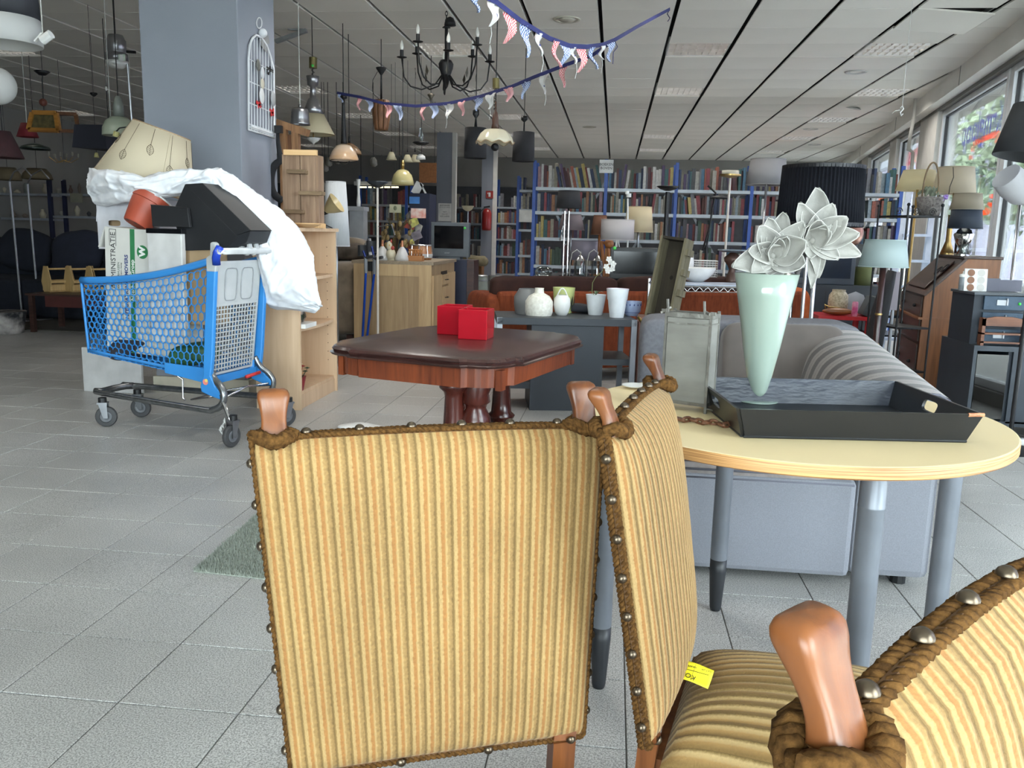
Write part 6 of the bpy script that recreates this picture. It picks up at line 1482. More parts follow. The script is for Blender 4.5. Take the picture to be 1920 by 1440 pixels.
bunting('long bunting string running behind the chandelier to the hanging lamps',n2,[(1057,0,0,20,36,'r'),(1020,0,0,21,34,'w'),(985,0,0,18,32,'b'),(955,0,0,14,26,'r'),(921,0,0,20,28,'w'),(896,0,0,17,24,'b'),(867,0,0,14,26,'r'),(841,0,0,18,26,'w'),(815,0,0,13,24,'b'),(792,0,0,13,24,'r'),(748,0,0,14,26,'b'),(728,0,0,12,24,'r'),(693,0,0,11,20,'b'),(672,0,0,12,22,'r'),(638,0,0,5,14,'b')])
for o in [o for o in COL.objects if o.get('category')=='bunting'][:1]:
    part(o,'ribbon_bow',B().tube([P(1152,76,Y=5.2),P(1158,88,Y=5.2),P(1150,98,Y=5.2),P(1149,120,Y=5.2)],.006,5,flat=.4),navycord,w=True)
    part(o,'ribbon_bow',B().tube([P(1256,17,Y=7.0),P(1251,26,Y=7.0),P(1256,34,Y=7.0),P(1252,40,Y=7.0)],.008,5,flat=.4),navycord,w=True)
# S-hook on a string near the windows
p=P(1694,168,Y=5.6); t=thing('s_hook','white S-shaped hook hanging on a thin string near the window wall','hook',P(1690,208,Y=5.6)); 
part(t,'string',B().tube([Vector((P(1709,18,Y=5.6).x,5.6,HC)),P(1709,18,Y=5.6),P(1700,110,Y=5.6),P(1692,198,Y=5.6)],.0015,4),cord_wht,w=True)
part(t,'hook',B().tube([P(1688,203,Y=5.6),P(1692,199,Y=5.6),P(1694,204,Y=5.6),P(1688,211,Y=5.6),P(1690,217,Y=5.6),P(1693,213,Y=5.6)],.004,6),white_pl,smooth=True,w=True)
part(t,'wire_tail',B().tube([P(1688,206,Y=5.6),P(1678,208,Y=5.6),P(1673,213,Y=5.6)],.002,4),cord_wht,smooth=True,w=True)
# ================================================================== LEFT, DIM SIDE: hanging things
t,x,y=hang('pendant_lamp','big white drum pendant with dark pleated band, cut off at the top left corner',4.6,12,[(62,84),(62,62),(60,34)],fabricshade('white_shade',(205,205,203),.3),cap=([(60,34),(60,2),(59,-10)],mat('dark_pleated_band',(30,32,40),.7)),cr=.003)
part(t,'inner_diffuser',B().lathe([(.0005,P(12,60,Y=4.6).z),(.17,P(12,60,Y=4.6).z)],28,(x,y,0)),white_pl,w=True)
t=thing('spotlight','small white clip-on spotlight beside the drum pendant at top left','spotlight',P(88,70,Y=4.5)); part(t,'head',B().cyl(P(79,76,Y=4.5),P(96,64,Y=4.5),.024,n=14),white_pl,w=True); part(t,'bracket',B().bar(P(66,78,Y=4.5),P(80,62,Y=4.5),.02,.008).bar(P(72,70,Y=4.5),P(82,72,Y=4.5),.015,.01),white_pl,w=True); q=P(80,62,Y=4.5); cord(t,q.x,q.y,q.z,HC,.0025,cord_wht)
t=thing('globe_lamp','white paper globe lamp at the left edge of the picture','lamp',P(-6,161,Y=5.4)); q=P(-6,161,Y=5.4); part(t,'globe',B().sph(q,34*mpp(q),28,18),fabricshade('white_shade',(205,205,203),.3),smooth=True,w=True); cord(t,q.x,q.y,q.z+34*mpp(q),HC,.003)
# fan motor light
t,x,y=hang('ceiling_fan_light','silver ceiling-fan motor with opal bowl and two pull chains','ceiling fan' and 6.8,220,[(1,131),(10,128),(18,122),(20,115)],white_pl,cap=([(20,115),(20,101),(17,100),(17,97),(18,96),(18,76),(16,74),(13,66),(2,66)],silv),cr=.003,label_cat='ceiling fan')
for px in (199,243): part(t,'pull_chain',B().tube([P(px-1,100,Y=6.8),P(px,160,Y=6.8)],.0018,4),cord_wht,w=True); part(t,'chain_knob',B().sph(P(px,166,Y=6.8),(.01,.01,.018),8,6),white_pl,w=True)
part(t,'green_label',B().bar(P(222,108,Y=6.68),P(235,108,Y=6.68),.002,.05,(0,0,1)),mat('green_white_label',(90,150,80),.6,c2=(220,220,220),scale=20),w=True)
part(t,'blade_bracket',B().bar(P(238,97,Y=6.8),P(254,98,Y=6.8),.02,.02),black_metal,w=True)
# small chandeliers / lanterns
t=thing('lantern','yellow wooden framed lantern pendant hanging from a dark chain','lantern',P(84,210,Y=7.6)); q=lambda x,y,Y=7.6:P(x,y,Y=Y); ylw=wood('yellow_wood',(168,116,48),(124,80,30),0,.5)
a,b_,c,d=q(61,211),q(105,212),q(110,245),q(54,243)
for p0,p1 in ((a,b_),(b_,c),(c,d),(d,a)): part(t,'frame_bar',B().bar(p0,p1,.03,.04),ylw,w=True)
dp=Vector((.05,.22,.02)); 
for p0,p1 in ((a,a+dp),(b_,b_+dp),(c,c+dp),(d,d+dp),(a+dp,b_+dp),(b_+dp,c+dp),(c+dp,d+dp),(d+dp,a+dp)): part(t,'frame_bar',B().bar(p0,p1,.025,.03),wood('dark_yellow_wood',(110,70,36),(78,48,26),0,.6),w=True)
part(t,'amber_panel',B().add([a,b_,c,d],[(0,1,2,3)]),mat('olive_glass',(98,88,56),.3,c2=(66,60,40),scale=22),w=True)
part(t,'hanger',B().tube([q(80,137),q(79,150),q(81,186),q(83,210)],.006,6),cord_blk,w=True); part(t,'red_bead',B().sph(q(81,192),.035,10,8),mat('dull_red',(96,48,36),.6),w=True); part(t,'hub',B().lathe([(.0005,q(79,142).z),(.03,q(79,141).z),(.07,q(79,134).z),(.06,q(79,133).z)],14,tuple(q(79,137).xy)+(0,)),black_metal,smooth=True,w=True); p=q(79,133); cord(t,p.x,p.y,p.z,HC,.003)
hang('pendant_lamp','dark red cone shade hanging behind the yellow lantern',8.4,52,[(19,257),(10,231)],mat('dark_red_shade',(112,24,34),.8),cord_m=cord_wht)
hang('pendant_lamp','burgundy fringed pyramid lampshade at the far left edge',6.2,8,[(34,296),(31,288),(14,246)],mat('burgundy_shade',(56,26,30),.85,c2=(44,20,24),scale=20))
hang('pendant_lamp','wide dark green glass shade low in the dim left area',9.0,66,[(27,280),(24,275),(10,270),(2,268)],mat('dark_green_glass',(36,48,42),.3))
# black rectangular shade
t=thing('pendant_lamp','large black box-shaped pendant shade in the dim left area','pendant lamp',P(178,235,Y=6.4)); a,b_,c,d=[P(x,y,Y=6.4) for x,y in ((139,233),(196,234),(200,279),(135,276))]; b=B(); dp=Vector((.1,.42,0)); b.add([a,b_,c,d]+[v+dp for v in (a,b_,c,d)],[(0,1,2,3),(7,6,5,4),(0,4,5,1),(1,5,6,2),(3,2,6,7),(0,3,7,4)]); part(t,'shade',b,mat('black_blue_shade',(20,22,34),.85),w=True); q_=(a+b_+dp)/2; cord(t,q_.x,q_.y,q_.z,HC,.003,cord_wht)
hang('pendant_lamp','second black drum shade behind the green industrial lamp',7.4,206,[(22,282),(21,258)],mat('black_blue_shade',(20,22,34),.85))
# industrial enamel lamp
t,x,y=hang('industrial_lamp','large grey-green enamel industrial pendant lamp beside the column',6.0,225,[(31,255),(31,252),(30,240),(25,228),(15,220),(10,219)],mat('grey_green_enamel',(146,152,134),.25,c2=(136,142,126),scale=5,spec=.6),cap=([(10,219),(9,196),(6,184),(3,180)],mat('grey_enamel_neck',(120,124,118),.4)),label_cat='pendant lamp')
part(t,'spare_bulb_socket',B().tube([P(216,249,Y=5.8),P(224,240,Y=5.8),P(238,238,Y=5.8),P(247,250,Y=5.8)],.005,6),cord_blk,smooth=True,w=True); part(t,'yellow_socket',B().cyl(P(219,247,Y=5.75),P(217,256,Y=5.75),.02,n=12),mat('yellowed_plastic',(176,168,110),.5),w=True)
part(t,'support_tube',B().cyl(P(239,120,Y=6.0),P(249,250,Y=6.0),.008,n=8),steel,w=True)
t=thing('chandelier','faint crystal chandelier with candle bulbs in the dark left background','chandelier',P(108,300,Y=9.2)); 
for k in range(6):
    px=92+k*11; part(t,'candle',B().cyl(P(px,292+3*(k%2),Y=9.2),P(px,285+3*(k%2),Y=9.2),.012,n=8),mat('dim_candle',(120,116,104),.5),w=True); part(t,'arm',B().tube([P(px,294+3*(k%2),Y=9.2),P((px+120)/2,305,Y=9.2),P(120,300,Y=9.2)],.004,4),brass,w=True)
p=P(120,300,Y=9.2); cord(t,p.x,p.y,p.z,HC,.003)
hang('pendant_lamp','tiny yellow bell-shaped shade above the cart sheet',7.0,181,[(4.5,295),(3,288),(2,286)],mat('yellowed_plastic',(176,168,110),.5),cr=.002)
t,x,y=hang('pendant_lamp','small black ceiling cup lamp in the dim middle of the left side',8.0,176,[(2,181),(7,176),(6,174)],black_metal,cr=.002)
# ================================================================== LEFT AND CENTRE-LEFT FURNITURE
beech=wood('beech_laminate',(206,178,148),(190,160,130),2,.5,3,.4,.05)
x0,x1,y0,y1,ht=-2.19,-1.90,5.03,5.745,1.105
t=thing('bookcase','beech laminate bookcase with bow-fronted open shelves beside the cart','bookcase',(x0,y0,0)); BC=t
part(t,'side_panel',B().box((x0,y0,0),(x1,y0+.02,ht)),beech,w=True); part(t,'side_panel',B().box((x0,y1-.02,0),(x1,y1,ht)),beech,w=True)
part(t,'back_panel',B().box((x0,y0+.02,.02),(x0+.01,y1-.02,ht-.02)),beech,w=True)
def bow(z_,th=.02,bo=.03):
    pts=[(x0+.01,y0+.02),(x1-.02,y0+.02)]+[(x1-.02+bo*math.sin(PI*k/10),y0+.02+(y1-y0-.04)*k/10) for k in range(1,10)]+[(x1-.02,y1-.02),(x0+.01,y1-.02)]
    return B().pz(pts,z_-th,z_)
for y_ in (513,597): part(t,'shelf',bow(P(632,y_,Y=y1).z),beech,w=True)
zb_=P(632,703,Y=y1).z; part(t,'shelf',bow(zb_,.02,.0),beech,w=True); part(t,'plinth',B().box((x1-.03,y0+.02,0),(x1-.015,y1-.02,zb_-.02)),beech,w=True)
part(t,'top_board',B().box((x0-.01,y0-.005,ht),(x1+.015,y1+.01,ht+.022)),beech,w=True)
for k in range(14):
    for zz_ in (0,): part(t,'shelf_pin_hole',B().cyl((x1-.06,y1-.0195,.22+k*.06),(x1-.06,y1-.0215,.22+k*.06),.003,n=8),mat('hole_dark',(60,48,38),.9),w=True)
zsh=P(632,597,Y=y1).z
t=thing('glass_bowl','small glass bowl with green plants on the beech bookcase shelf','bowl',(-1.97,5.14,zsh+.028)); part(t,'bowl',B().lathe([(.001,0),(.05,.005),(.07,.04),(.06,.075)],24),clear_glass,smooth=True); b=B()
for k in range(26):
    a=random.uniform(0,6.3); r=random.uniform(0,.05); b.add([(r*math.cos(a),r*math.sin(a),.01),(r*math.cos(a)+.012,r*math.sin(a),.03),(r*1.2*math.cos(a),r*1.2*math.sin(a)+.006,.055),(r*math.cos(a)-.010,r*math.sin(a),.03)],[(0,1,2,3)])
part(t,'plants',b,mat('dark_moss_green',(60,78,52),.7),kind='stuff')
solo('tray','white rectangular tray with dark top under the glass bowl','tray',B().box((-2.05,5.06,zsh),(-1.875,5.26,zsh+.028)),white_pl,(-2,5.2,zsh),bev=.002)
# artificial flowers in red pot
t=thing('flower_pot','red pot of artificial red and cream flowers on the lowest bookcase shelf','plant',(-1.955,5.12,zb_)); part(t,'pot',B().lathe([(.001,0),(.035,0),(.052,.085),(.055,.09),(.05,.09),(.001,.07)],24),mat('dark_red_pot',(132,22,36),.4),ang=40)
fl_=[(-.02,.0,.12,'c'),(.03,.01,.15,'r'),(-.01,-.02,.16,'r'),(.02,-.03,.11,'y'),(.05,0,.12,'g'),(-.04,0,.15,'y'),(.0,.01,.19,'c'),(.06,.01,.14,'g'),(-.03,-.02,.18,'p'),(.01,.02,.10,'y'),(-.05,-.02,.11,'p'),(.03,-.03,.17,'c')]
fc={'c':(226,214,176),'r':(166,28,40),'y':(228,204,110),'g':(40,70,44),'p':(130,50,80)}
for x,y,z_,c in fl_:
    b=B(); q=Vector((x,y,z_))
    for ring,rr,dz in ((6,.020,0),(5,.012,.006)):
        for k in range(ring):
            a=2*PI*k/ring+rr*50; e=Vector((math.cos(a),math.sin(a),.3)); f_=Vector((-math.sin(a),math.cos(a),0)); v=q+Vector((0,0,dz)); b.add([v,v+e*rr*.6+f_*rr*.5,v+e*rr,v+e*rr*.6-f_*rr*.5],[(0,1,2,3)])
    b.cyl((x*.4,y*.4,.07),q,.0015,n=4); part(t,'flower' if c!='g' else 'leaf_tuft',b,mat('flower_'+{'c':'cream','r':'red','y':'yellow','g':'green','p':'plum'}[c],fc[c],.7))
# objects on top: driftwood shelf, bowl-tray
barn=wood('weathered_barn_board',(156,130,108),(118,94,76),2,.75,5,.3,.4); pine=wood('fresh_pine',(222,184,136),(204,162,112),0,.5,4); barnd=wood('ledge_wood',(134,112,86),(98,78,56),0,.7,8)
Yb=5.32; zt0=ht+.022; A=P(537,420,Y=Yb); xb0=A.x; wdb=P(592,420,Y=Yb).x-A.x; zt1=P(565,290,Y=Yb).z
t=thing('wall_shelf','barn-board panel with three small staggered ledges standing on the beech bookcase','shelf',(xb0,Yb,zt0)); I=full(t).inverted()
part(t,'board',B().box((0,0,.03),(wdb*.5-.003,.02,zt1-zt0)),barn); part(t,'board',B().box((wdb*.5+.003,0,.03),(wdb,.02,zt1-zt0)),barn)
part(t,'side_board',B().box((-.02,0,.03),(0,.12,zt1-zt0)),barn); part(t,'side_board',B().box((wdb,0.02,.03),(wdb+.015,.12,zt1-zt0)),barn)
part(t,'top_batten',B().box((-.0,-.025,zt1-zt0-.005),(wdb+.02,-.0,zt1-zt0+.028)),pine); part(t,'bottom_batten',B().box((-.02,-.03,0),(wdb+.025,.12,.03)),pine)
for (xa_,xb_,y_) in ((545,578,322),(567,610,362),(539,572,396)):
    p0=I@P(xa_,y_,Y=Yb); p1=I@P(xb_,y_,Y=Yb); part(t,'ledge',B().box((p0.x,-.07,p0.z-.014),(p1.x,0,p0.z+.010)),barnd,bev=.002)
c=P(575,424,Y=5.18); t=thing('wooden_bowl','shallow pale wooden bowl in front of the barn-board panel','bowl',(c.x,5.15,zt0)); part(t,'bowl',B().lathe([(.001,0),(.05,0),(.10,.022),(.105,.024),(.10,.024),(.045,.008),(.001,.007)],32),pine,smooth=True)
# tall wooden frame behind
Yf=6.1; a=P(523,235,Y=Yf); c=P(551,240,Y=Yf); z0f=1.127
t=thing('timber_rack','open wooden rack of old timber behind the barn-board panel','frame',(a.x,Yf,0)); oldw=wood('old_timber',(150,108,72),(104,72,46),2,.6)
for xx in (a.x,c.x-.02): part(t,'upright',B().box((xx,Yf,0),(xx+.05,Yf+.05,a.z)),oldw,w=True)
part(t,'top_rail',B().bar((a.x-.02,Yf+.02,a.z+.02),(c.x+.10,Yf+.02,a.z-.05),.06,.05),oldw,w=True); part(t,'back_board',B().box((a.x+.05,Yf+.03,.6),(c.x-.03,Yf+.045,a.z-.06)),wood('brown_board',(126,82,50),(92,58,36),2,.6),w=True)
# black curved hose hooked on the column corner
pts=[P(x,y,Y=5.95) for x,y in ((521,244),(521,262),(524,285),(527,300),(519,306),(511,318),(508,338),(511,358),(520,370),(530,376))]
sm=[]
for i in range(len(pts)-1):
    p0=pts[max(0,i-1)];p1=pts[i];p2=pts[i+1];p3=pts[min(len(pts)-1,i+2)]
    for k in range(5): u_=k/5; sm.append(.5*((2*p1)+(p2-p0)*u_+(2*p0-5*p1+4*p2-p3)*u_*u_+(3*p1-p0-3*p2+p3)*u_**3))
off=Vector((P(521,244,Y=5.95).x,0,0)); sh=Vector((max(0,-2.40-off.x),0,0))
t=thing('walking_cane_hook','thick black foam-covered hook hanging at the column edge','hook',sm[0]+sh); part(t,'hook',B().tube([p+sh for p in sm],[.010+.016*min(1,k/22) for k in range(len(sm))],10),mat('black_foam',(24,24,28),.9),smooth=True,w=True); part(t,'clamp',B().box((-.02,-.02,-.02),(.03,.02,.03)),black_pl)
# cage-shaped memo board on the column side
t=thing('memo_board','white birdcage-shaped wire memo board with trinkets on the side of the column','memo board',(-2.42,5.72,2.2))
xw=-2.415; V_=lambda px,py:P(px,py,X=xw)
tl=V_(466,58+10); bl_=V_(466,243); br2=V_(514,258); tr=V_(513,130)
out=[V_(466,243),V_(466,110),V_(468,85),V_(473,72),V_(480,66),V_(490,70),V_(500,85),V_(507,105),V_(513,130),V_(514,258)]
wr=mat('white_wire',(215,217,220),.4)
part(t,'outline',B().tube(out,.008,6,closed=True),wr,smooth=True,w=True)
b=B()
for k in range(1,9):
    u_=k/9; bot=out[0].lerp(out[-1],u_); pt=466+48*u_; top=V_(pt,70+ (abs(u_-.35)**1.7)*110); b.tube([bot,top],.003,4)
part(t,'vertical_wires',b,wr,w=True,kind='stuff')
for ya,yb2 in ((110,135),(152,172),(192,212),(232,248)): part(t,'cross_wire',B().tube([V_(466,ya),V_(513,yb2)],.0035,4),wr,w=True)
part(t,'sign_plate',B().tube([V_(470,238),V_(512,252)],.012,4),wr,w=True)
part(t,'hanging_ring',B().tube([V_(486+5*math.cos(a),43+10*math.sin(a)) for a in [2*PI*k/14 for k in range(14)]],.004,5,closed=True),wr,w=True); part(t,'wooden_bead',B().sph(V_(490,62)+Vector((.01,0,0)),.03,12,8),wr,smooth=True,w=True)
part(t,'grey_bow',B().bar(V_(489,79),V_(504,74),.004,.05).bar(V_(490,80),V_(500,94),.004,.04),mat('grey_ribbon',(132,132,132),.8),w=True)
for (px,py,r,c,n_) in ((481,122,.03,(96,96,90),'leaf_charm'),(489,137,.03,(200,202,206),'disc_charm'),(489,157,.028,(196,188,170),'disc_charm'),(488,180,.04,(212,212,212),'heart_charm'),(509,185,.04,(150,152,154),'heart_charm')): part(t,n_,B().sph(V_(px,py)+Vector((.012,0,0)),(.008,r*1.0,r*1.3),12,8),mat('charm_%d'%c[0],c,.5),smooth=True,w=True)
for px,py in ((485,195),(510,210)): part(t,'red_bow',B().bar(V_(px-4,py-4),V_(px+4,py+6),.008,.02).bar(V_(px+4,py-5),V_(px-2,py+6),.008,.02),mat('red_bow',(190,40,44),.7),w=True)
part(t,'black_bow',B().bar(V_(500,127),V_(512,134),.006,.018).bar(V_(503,140),V_(507,125),.006,.014),cord_blk,w=True)
# white board leaning low behind the cart
a=P(192,748,z=0); t=solo('white_board','white panel standing on the floor behind the cart','panel',B().box((-3.53,5.30,0),(-3.11,5.325,.30)),mat('white_laminate',(190,190,190),.5),(-3.3,5.3,0),bev=.002)
# tall white pleated shade
Yp=6.9; pl_=fabricshade('white_pleated',(226,228,230),.35)
def floorlamp(name,label,Y,xc,shade,sm_,pole_bot,pole_m,pr=.011,base_r=.13,rib=0,cat='floor lamp',group=None,base_z=0,two=0):
    """shade = [(hw,y) bottom..top]; pole goes down to base_z"""
    (x,y),prf=lp(Y,xc,shade); t=thing(name,label,cat,(x,y,base_z),group=group)
    mod=(lambda a,i:1+rib*math.cos(a*70)) if rib else None
    o=part(t,'shade',B().lathe(prf,560 if rib else 36,(x,y,0),mod),sm_,smooth=True,w=True); md=o.modifiers.new('t','SOLIDIFY'); md.thickness=.002
    for pq in (prf[0],prf[-1]): part(t,'shade_rim',B().tube([(x+pq[0]*math.cos(2*PI*k/36),y+pq[0]*math.sin(2*PI*k/36),pq[1]) for k in range(36)],.003,5,closed=True),sm_,w=True)
    part(t,'pole',B().cyl((x,y,base_z+.02),(x,y,prf[-1][1]-.03),pr,n=12),pole_m,w=True,smooth=True)
    part(t,'base',B().lathe([(.0005,base_z),(base_r,base_z),(base_r,base_z+.012),(base_r*.3,base_z+.022),(pr,base_z+.03)],28,(x,y,0)),pole_m,smooth=False,w=True)
    part(t,'shade_carrier',B().cyl((x-prf[-1][0],y,prf[-1][1]-.01),(x+prf[-1][0],y,prf[-1][1]-.01),.002,n=5).cyl((x,y-prf[-1][0],prf[-1][1]-.01),(x,y+prf[-1][0],prf[-1][1]-.01),.002,n=5),pole_m,w=True)
    return t,x,y,prf
floorlamp('floor_lamp','tall white pleated floor-lamp shade right of the barn-board panel',Yp,631,[(24.5,461),(22,400),(18.5,341)],pl_,0,steel,rib=.012)
# yellow glass clip spot in front
t=thing('clip_lamp','small clip spotlight with yellowed glass shade on the pleated lamp','lamp',P(612,398,Y=6.6)); a=P(610,396,Y=6.5); c=P(632,380,Y=6.5); part(t,'shade',B().tube([a,a.lerp(c,.4),c],[.02,.05,.085],20,cap=False),mat('yellowed_glass',(206,186,140),.3),smooth=True,w=True); part(t,'body',B().tube([P(605,402,Y=6.5),a],[.012,.03],10),black_metal,w=True); part(t,'arm',B().tube([P(605,402,Y=6.5),P(606,420,Y=6.6),Vector((P(631,440,Y=6.9).x,6.86,P(631,430,Y=6.9).z))],.005,5),black_metal,w=True)
# pedestal and white vase
Yv=9.0; a=P(653,395,Y=Yv); c=P(681,395,Y=Yv)
t=thing('pedestal','grey square pedestal column carrying the slender white vase','pedestal',(a.x,Yv,0)); part(t,'shaft',B().box((a.x+.01,Yv,0),(c.x,Yv+.16,a.z)),mat('light_grey_pedestal',(150,152,156),.6),w=True); part(t,'cap',B().box((a.x-.01,Yv-.02,a.z),(c.x+.01,Yv+.18,P(660,387,Y=Yv).z)),mat('light_grey_pedestal',(150,152,156),.6),w=True); zc=P(660,387,Y=Yv).z
(x,y),pr=lp(Yv,664,[(3.5,387),(4,378),(2.4,362),(2.6,350),(4,338),(4.2,335)]); solo('vase','slender white flared vase on top of the grey pedestal','vase',B().lathe([(.001,zc),(pr[0][0],zc)]+pr[1:],20,(a.x+.09,Yv+.08,0)),white_pl,(a.x+.09,Yv+.08,zc),smooth=True)
# suede armchair
su=mat('beige_suede',(138,122,104),.9,c2=(112,98,82),scale=7,bump=.15,bscale=60,sheen=.3)
t=thing('armchair','worn beige suede armchair arm visible behind the bookcase','armchair',(-2.8,8.3,0)); part(t,'arm',cushion(B(),(-2.66,8.5,.45),(.36,.9,.72),7,wob=.015),su,smooth=True,w=True); part(t,'seat',cushion(B(),(-3.1,8.5,.32),(.62,.8,.36),6),su,smooth=True,w=True); part(t,'backrest',cushion(B(),(-3.1,8.85,.7),(1.1,.24,.7),6),su,smooth=True,w=True)
for x,y in ((-2.56,8.15),(-2.56,8.85),(-3.4,8.15),(-3.4,8.85)): part(t,'foot',B().box((x-.03,y-.03,0),(x+.03,y+.03,.10)),dark_wood,w=True)
t=solo('cushion','dark patterned cushion lying on the suede armchair','cushion',cushion(B(),(-2.72,8.6,.90),(.42,.4,.17),3,wob=.02),mat('taupe_fleece',(98,88,78),.95,c2=(70,62,54),scale=9),(-2.7,8.6,.85),smooth=True)
# crutches
for k,(top,cuffx,foot) in enumerate((((700,452),696,(681,636)),((679,462),680,(677,638)))):
    pass
bm2=mat('anodised_blue',(30,80,190),.3,.6)
for k,(h_,m_,f_,lab) in enumerate((((694,462),(699,510),(681,638),'blue elbow crutch leaning against the sideboard, right one'),((681,470),(686,508),(678,640),'blue elbow crutch leaning against the sideboard, left one'))):
    Yc=7.75; g=lambda q:P(q[0]+(3 if k==0 else 0),q[1],Y=Yc-.02*k)
    H_=g(h_);Mi=g(m_);F_=P(f_[0]+ (1 if k else 5),f_[1]+8,Y=7.72); F_.z=.0
    t=thing('crutch',lab,'crutch',F_,group='blue elbow crutches'); part(t,'lower_tube',B().tube([F_+Vector((0,0,.03)),Mi],.0115,8),bm2,w=True); part(t,'tip',B().tube([F_,F_+Vector((0,0,.05))],.016,8),black_pl,w=True)
    part(t,'grip_block',B().tube([Mi-Vector((0,0,.02)),Mi+Vector((0,0,.12))],.017,8),mat('crutch_grey',(120,124,130),.5),w=True); part(t,'hand_grip',B().tube([Mi+Vector((0,0,.12)),Mi+Vector((.09,-.05,.14))],.014,8),mat('crutch_grey_dark',(60,62,66),.6),w=True)
    part(t,'upper_tube',B().tube([Mi+Vector((0,0,.12)),H_],.0115,8),mat('dark_blue_tube',(26,44,110),.4,.4),w=True); part(t,'cuff',B().grid(lambda u_,v:H_+Vector((.05*math.cos(PI*(.1+1.3*u_)),.05*math.sin(PI*(.1+1.3*u_)),-.05+.10*v)),10,2),mat('crutch_grey_dark',(60,62,66),.6),smooth=True,w=True)
# sideboard
sx0,sx1,sy0,sy1,sh_=-2.46,-1.705,7.95,9.12,.84
oakl=wood('limed_oak',(190,162,122),(164,134,98),2,.5,4,.4,.15); oakd=wood('limed_oak_side',(166,140,106),(140,114,84),2,.5,4,.4,.15)
t=thing('sideboard','pale oak sideboard with drawers, seen end-on behind the mahogany table','sideboard',(sx0,sy0,0))
part(t,'carcass',B().box((sx0,sy0+.02,.08),(sx1,sy1,sh_-.03)),oakd,w=True); part(t,'top',B().box((sx0-.02,sy0-.0,sh_-.03),(sx1+.02,sy1+.02,sh_)),wood('greyed_oak_top',(150,134,112),(124,108,90),1,.5),w=True)
part(t,'end_panel',B().box((sx0+.10,sy0+.005,.14),(sx1-.12,sy0+.02,sh_-.14)),oakd,w=True)
for (xa_,xb_) in ((sx0,sx0+.10),(sx1-.12,sx1)): part(t,'stile',B().box((xa_,sy0-.002,0),(xb_,sy0+.02,sh_-.03)),oakl,w=True)
part(t,'rail',B().box((sx0+.10,sy0-.002,sh_-.14),(sx1-.12,sy0+.02,sh_-.03)),oakl,w=True)
L_=sy1-sy0
def fpan(u0,u1,z0,z1,nm,o=.018): 
    return part(t,nm,B().box((sx1,sy0+.03+u0*(L_-.06),z0),(sx1+o,sy0+.03+u1*(L_-.06),z1)),oakl,w=True,bev=.002)
fpan(0,.36,.10,sh_-.13,'door'); fpan(.68,1,.10,sh_-.13,'door')
for k,(za,zc2,o) in enumerate(((.60,.70,.02),(.36,.58,.022),(.11,.33,.14))):
    d=fpan(.38,.66,za,zc2-.0,'drawer',o); q=full(d).inverted()@Vector((sx1+o,sy0+.03+.52*(L_-.06),(za+zc2)/2)); part(d,'handle',B().tube([q+Vector((.0,-.05,0)),q+Vector((.025,-.03,0)),q+Vector((.025,.03,0)),q+Vector((0,.05,0))],.005,6),mat('iron_pull',(70,62,54),.5,.6),smooth=True)
part(t,'dark_gap',B().box((sx1-.002,sy0+.03+.38*(L_-.06),.70),(sx1+.002,sy0+.03+.66*(L_-.06),.735)),mat('drawer_void',(40,28,20),.9),w=True)
for x in (sx0+.02,sx1-.08):
    for y in (sy0+.02,sy1-.08): part(t,'foot',B().box((x,y,0),(x+.06,y+.06,.08)),oakl,w=True)
# torchere
Yq=7.7; q=P(703,560,Y=Yq); t=thing('torchere','white uplighter floor lamp with shallow dish, standing before the sideboard','floor lamp',(q.x,Yq,0)); zt_=P(709,348,Y=Yq).z; xq=P(708,430,Y=Yq).x
part(t,'pole',B().cyl((xq,Yq,.02),(xq,Yq,zt_),.011,n=12),mat('cream_white_pole',(216,208,198),.35),w=True); part(t,'base',B().lathe([(.0005,0),(.13,0),(.13,.015),(.02,.03)],28,(xq,Yq,0)),mat('cream_white_pole',(216,208,198),.35),w=True)
part(t,'dish',B().lathe([(.02,zt_-.02),(.06,zt_),(.10,zt_+.035),(.098,zt_+.037),(.05,zt_+.005)],28,(xq,Yq,0)),mat('dark_glass_dish',(60,64,70),.2,.3),smooth=True,w=True)
part(t,'reading_arm',B().tube([(xq,Yq,P(709,425,Y=Yq).z),(xq+.14,Yq-.03,P(709,425,Y=Yq).z+.02),(xq+.16,Yq,P(709,440,Y=Yq).z)],.006,6),steel,w=True)
# ---- on the sideboard
zs_=sh_
def on(px,py): return P(px,py,z=zs_)
def simple(name,label,cat,px,py,prof,m,zz_=None,n=24,Y=None,group=None,smooth=True):
    zb=zs_ if zz_ is None else zz_
    c=P(px,py,z=zb) if Y is None else P(px,py,Y=Y)
    if Y is not None and zz_ is not None: c.z=zb
    t=thing(name,label,cat,(c.x,c.y,zb),group=group); (x,y),pr=lp(c.y,px,prof); dz=zb-pr[0][1]; pr=[(r,z_+dz-zb) for r,z_ in pr]
    part(t,'body',B().lathe([(.0005,0)]+pr,n),m,smooth=smooth); return t,c,pr
simple('bottle_vase','white bottle with black lettering pattern on the sideboard','bottle',692,488,[(9,490),(10,484),(10,465),(7,458),(4,456),(4,450)],mat('white_black_pattern',(205,203,200),.4,c2=(90,88,90),scale=26,detail=2),Y=8.12,zz_=sh_)
for px,lab in ((717,'milk-glass lamp on the sideboard with copper neck, left of the hen'),(754,'milk-glass lamp on the sideboard with copper neck, right of the hen')):
    t,c,pr=simple('glass_lamp',lab,'lamp',px,488,[(14,491),(13,484),(7,470),(3,465)],mat('milk_glass',(212,210,208),.25),Y=8.12,zz_=sh_,group='milk-glass lamps on the sideboard'); part(t,'copper_neck',B().lathe([(.016,pr[-1][1]-.004),(.012,pr[-1][1]+.055),(.009,pr[-1][1]+.06)],14),mat('copper',(190,130,100),.3,.8),smooth=True)
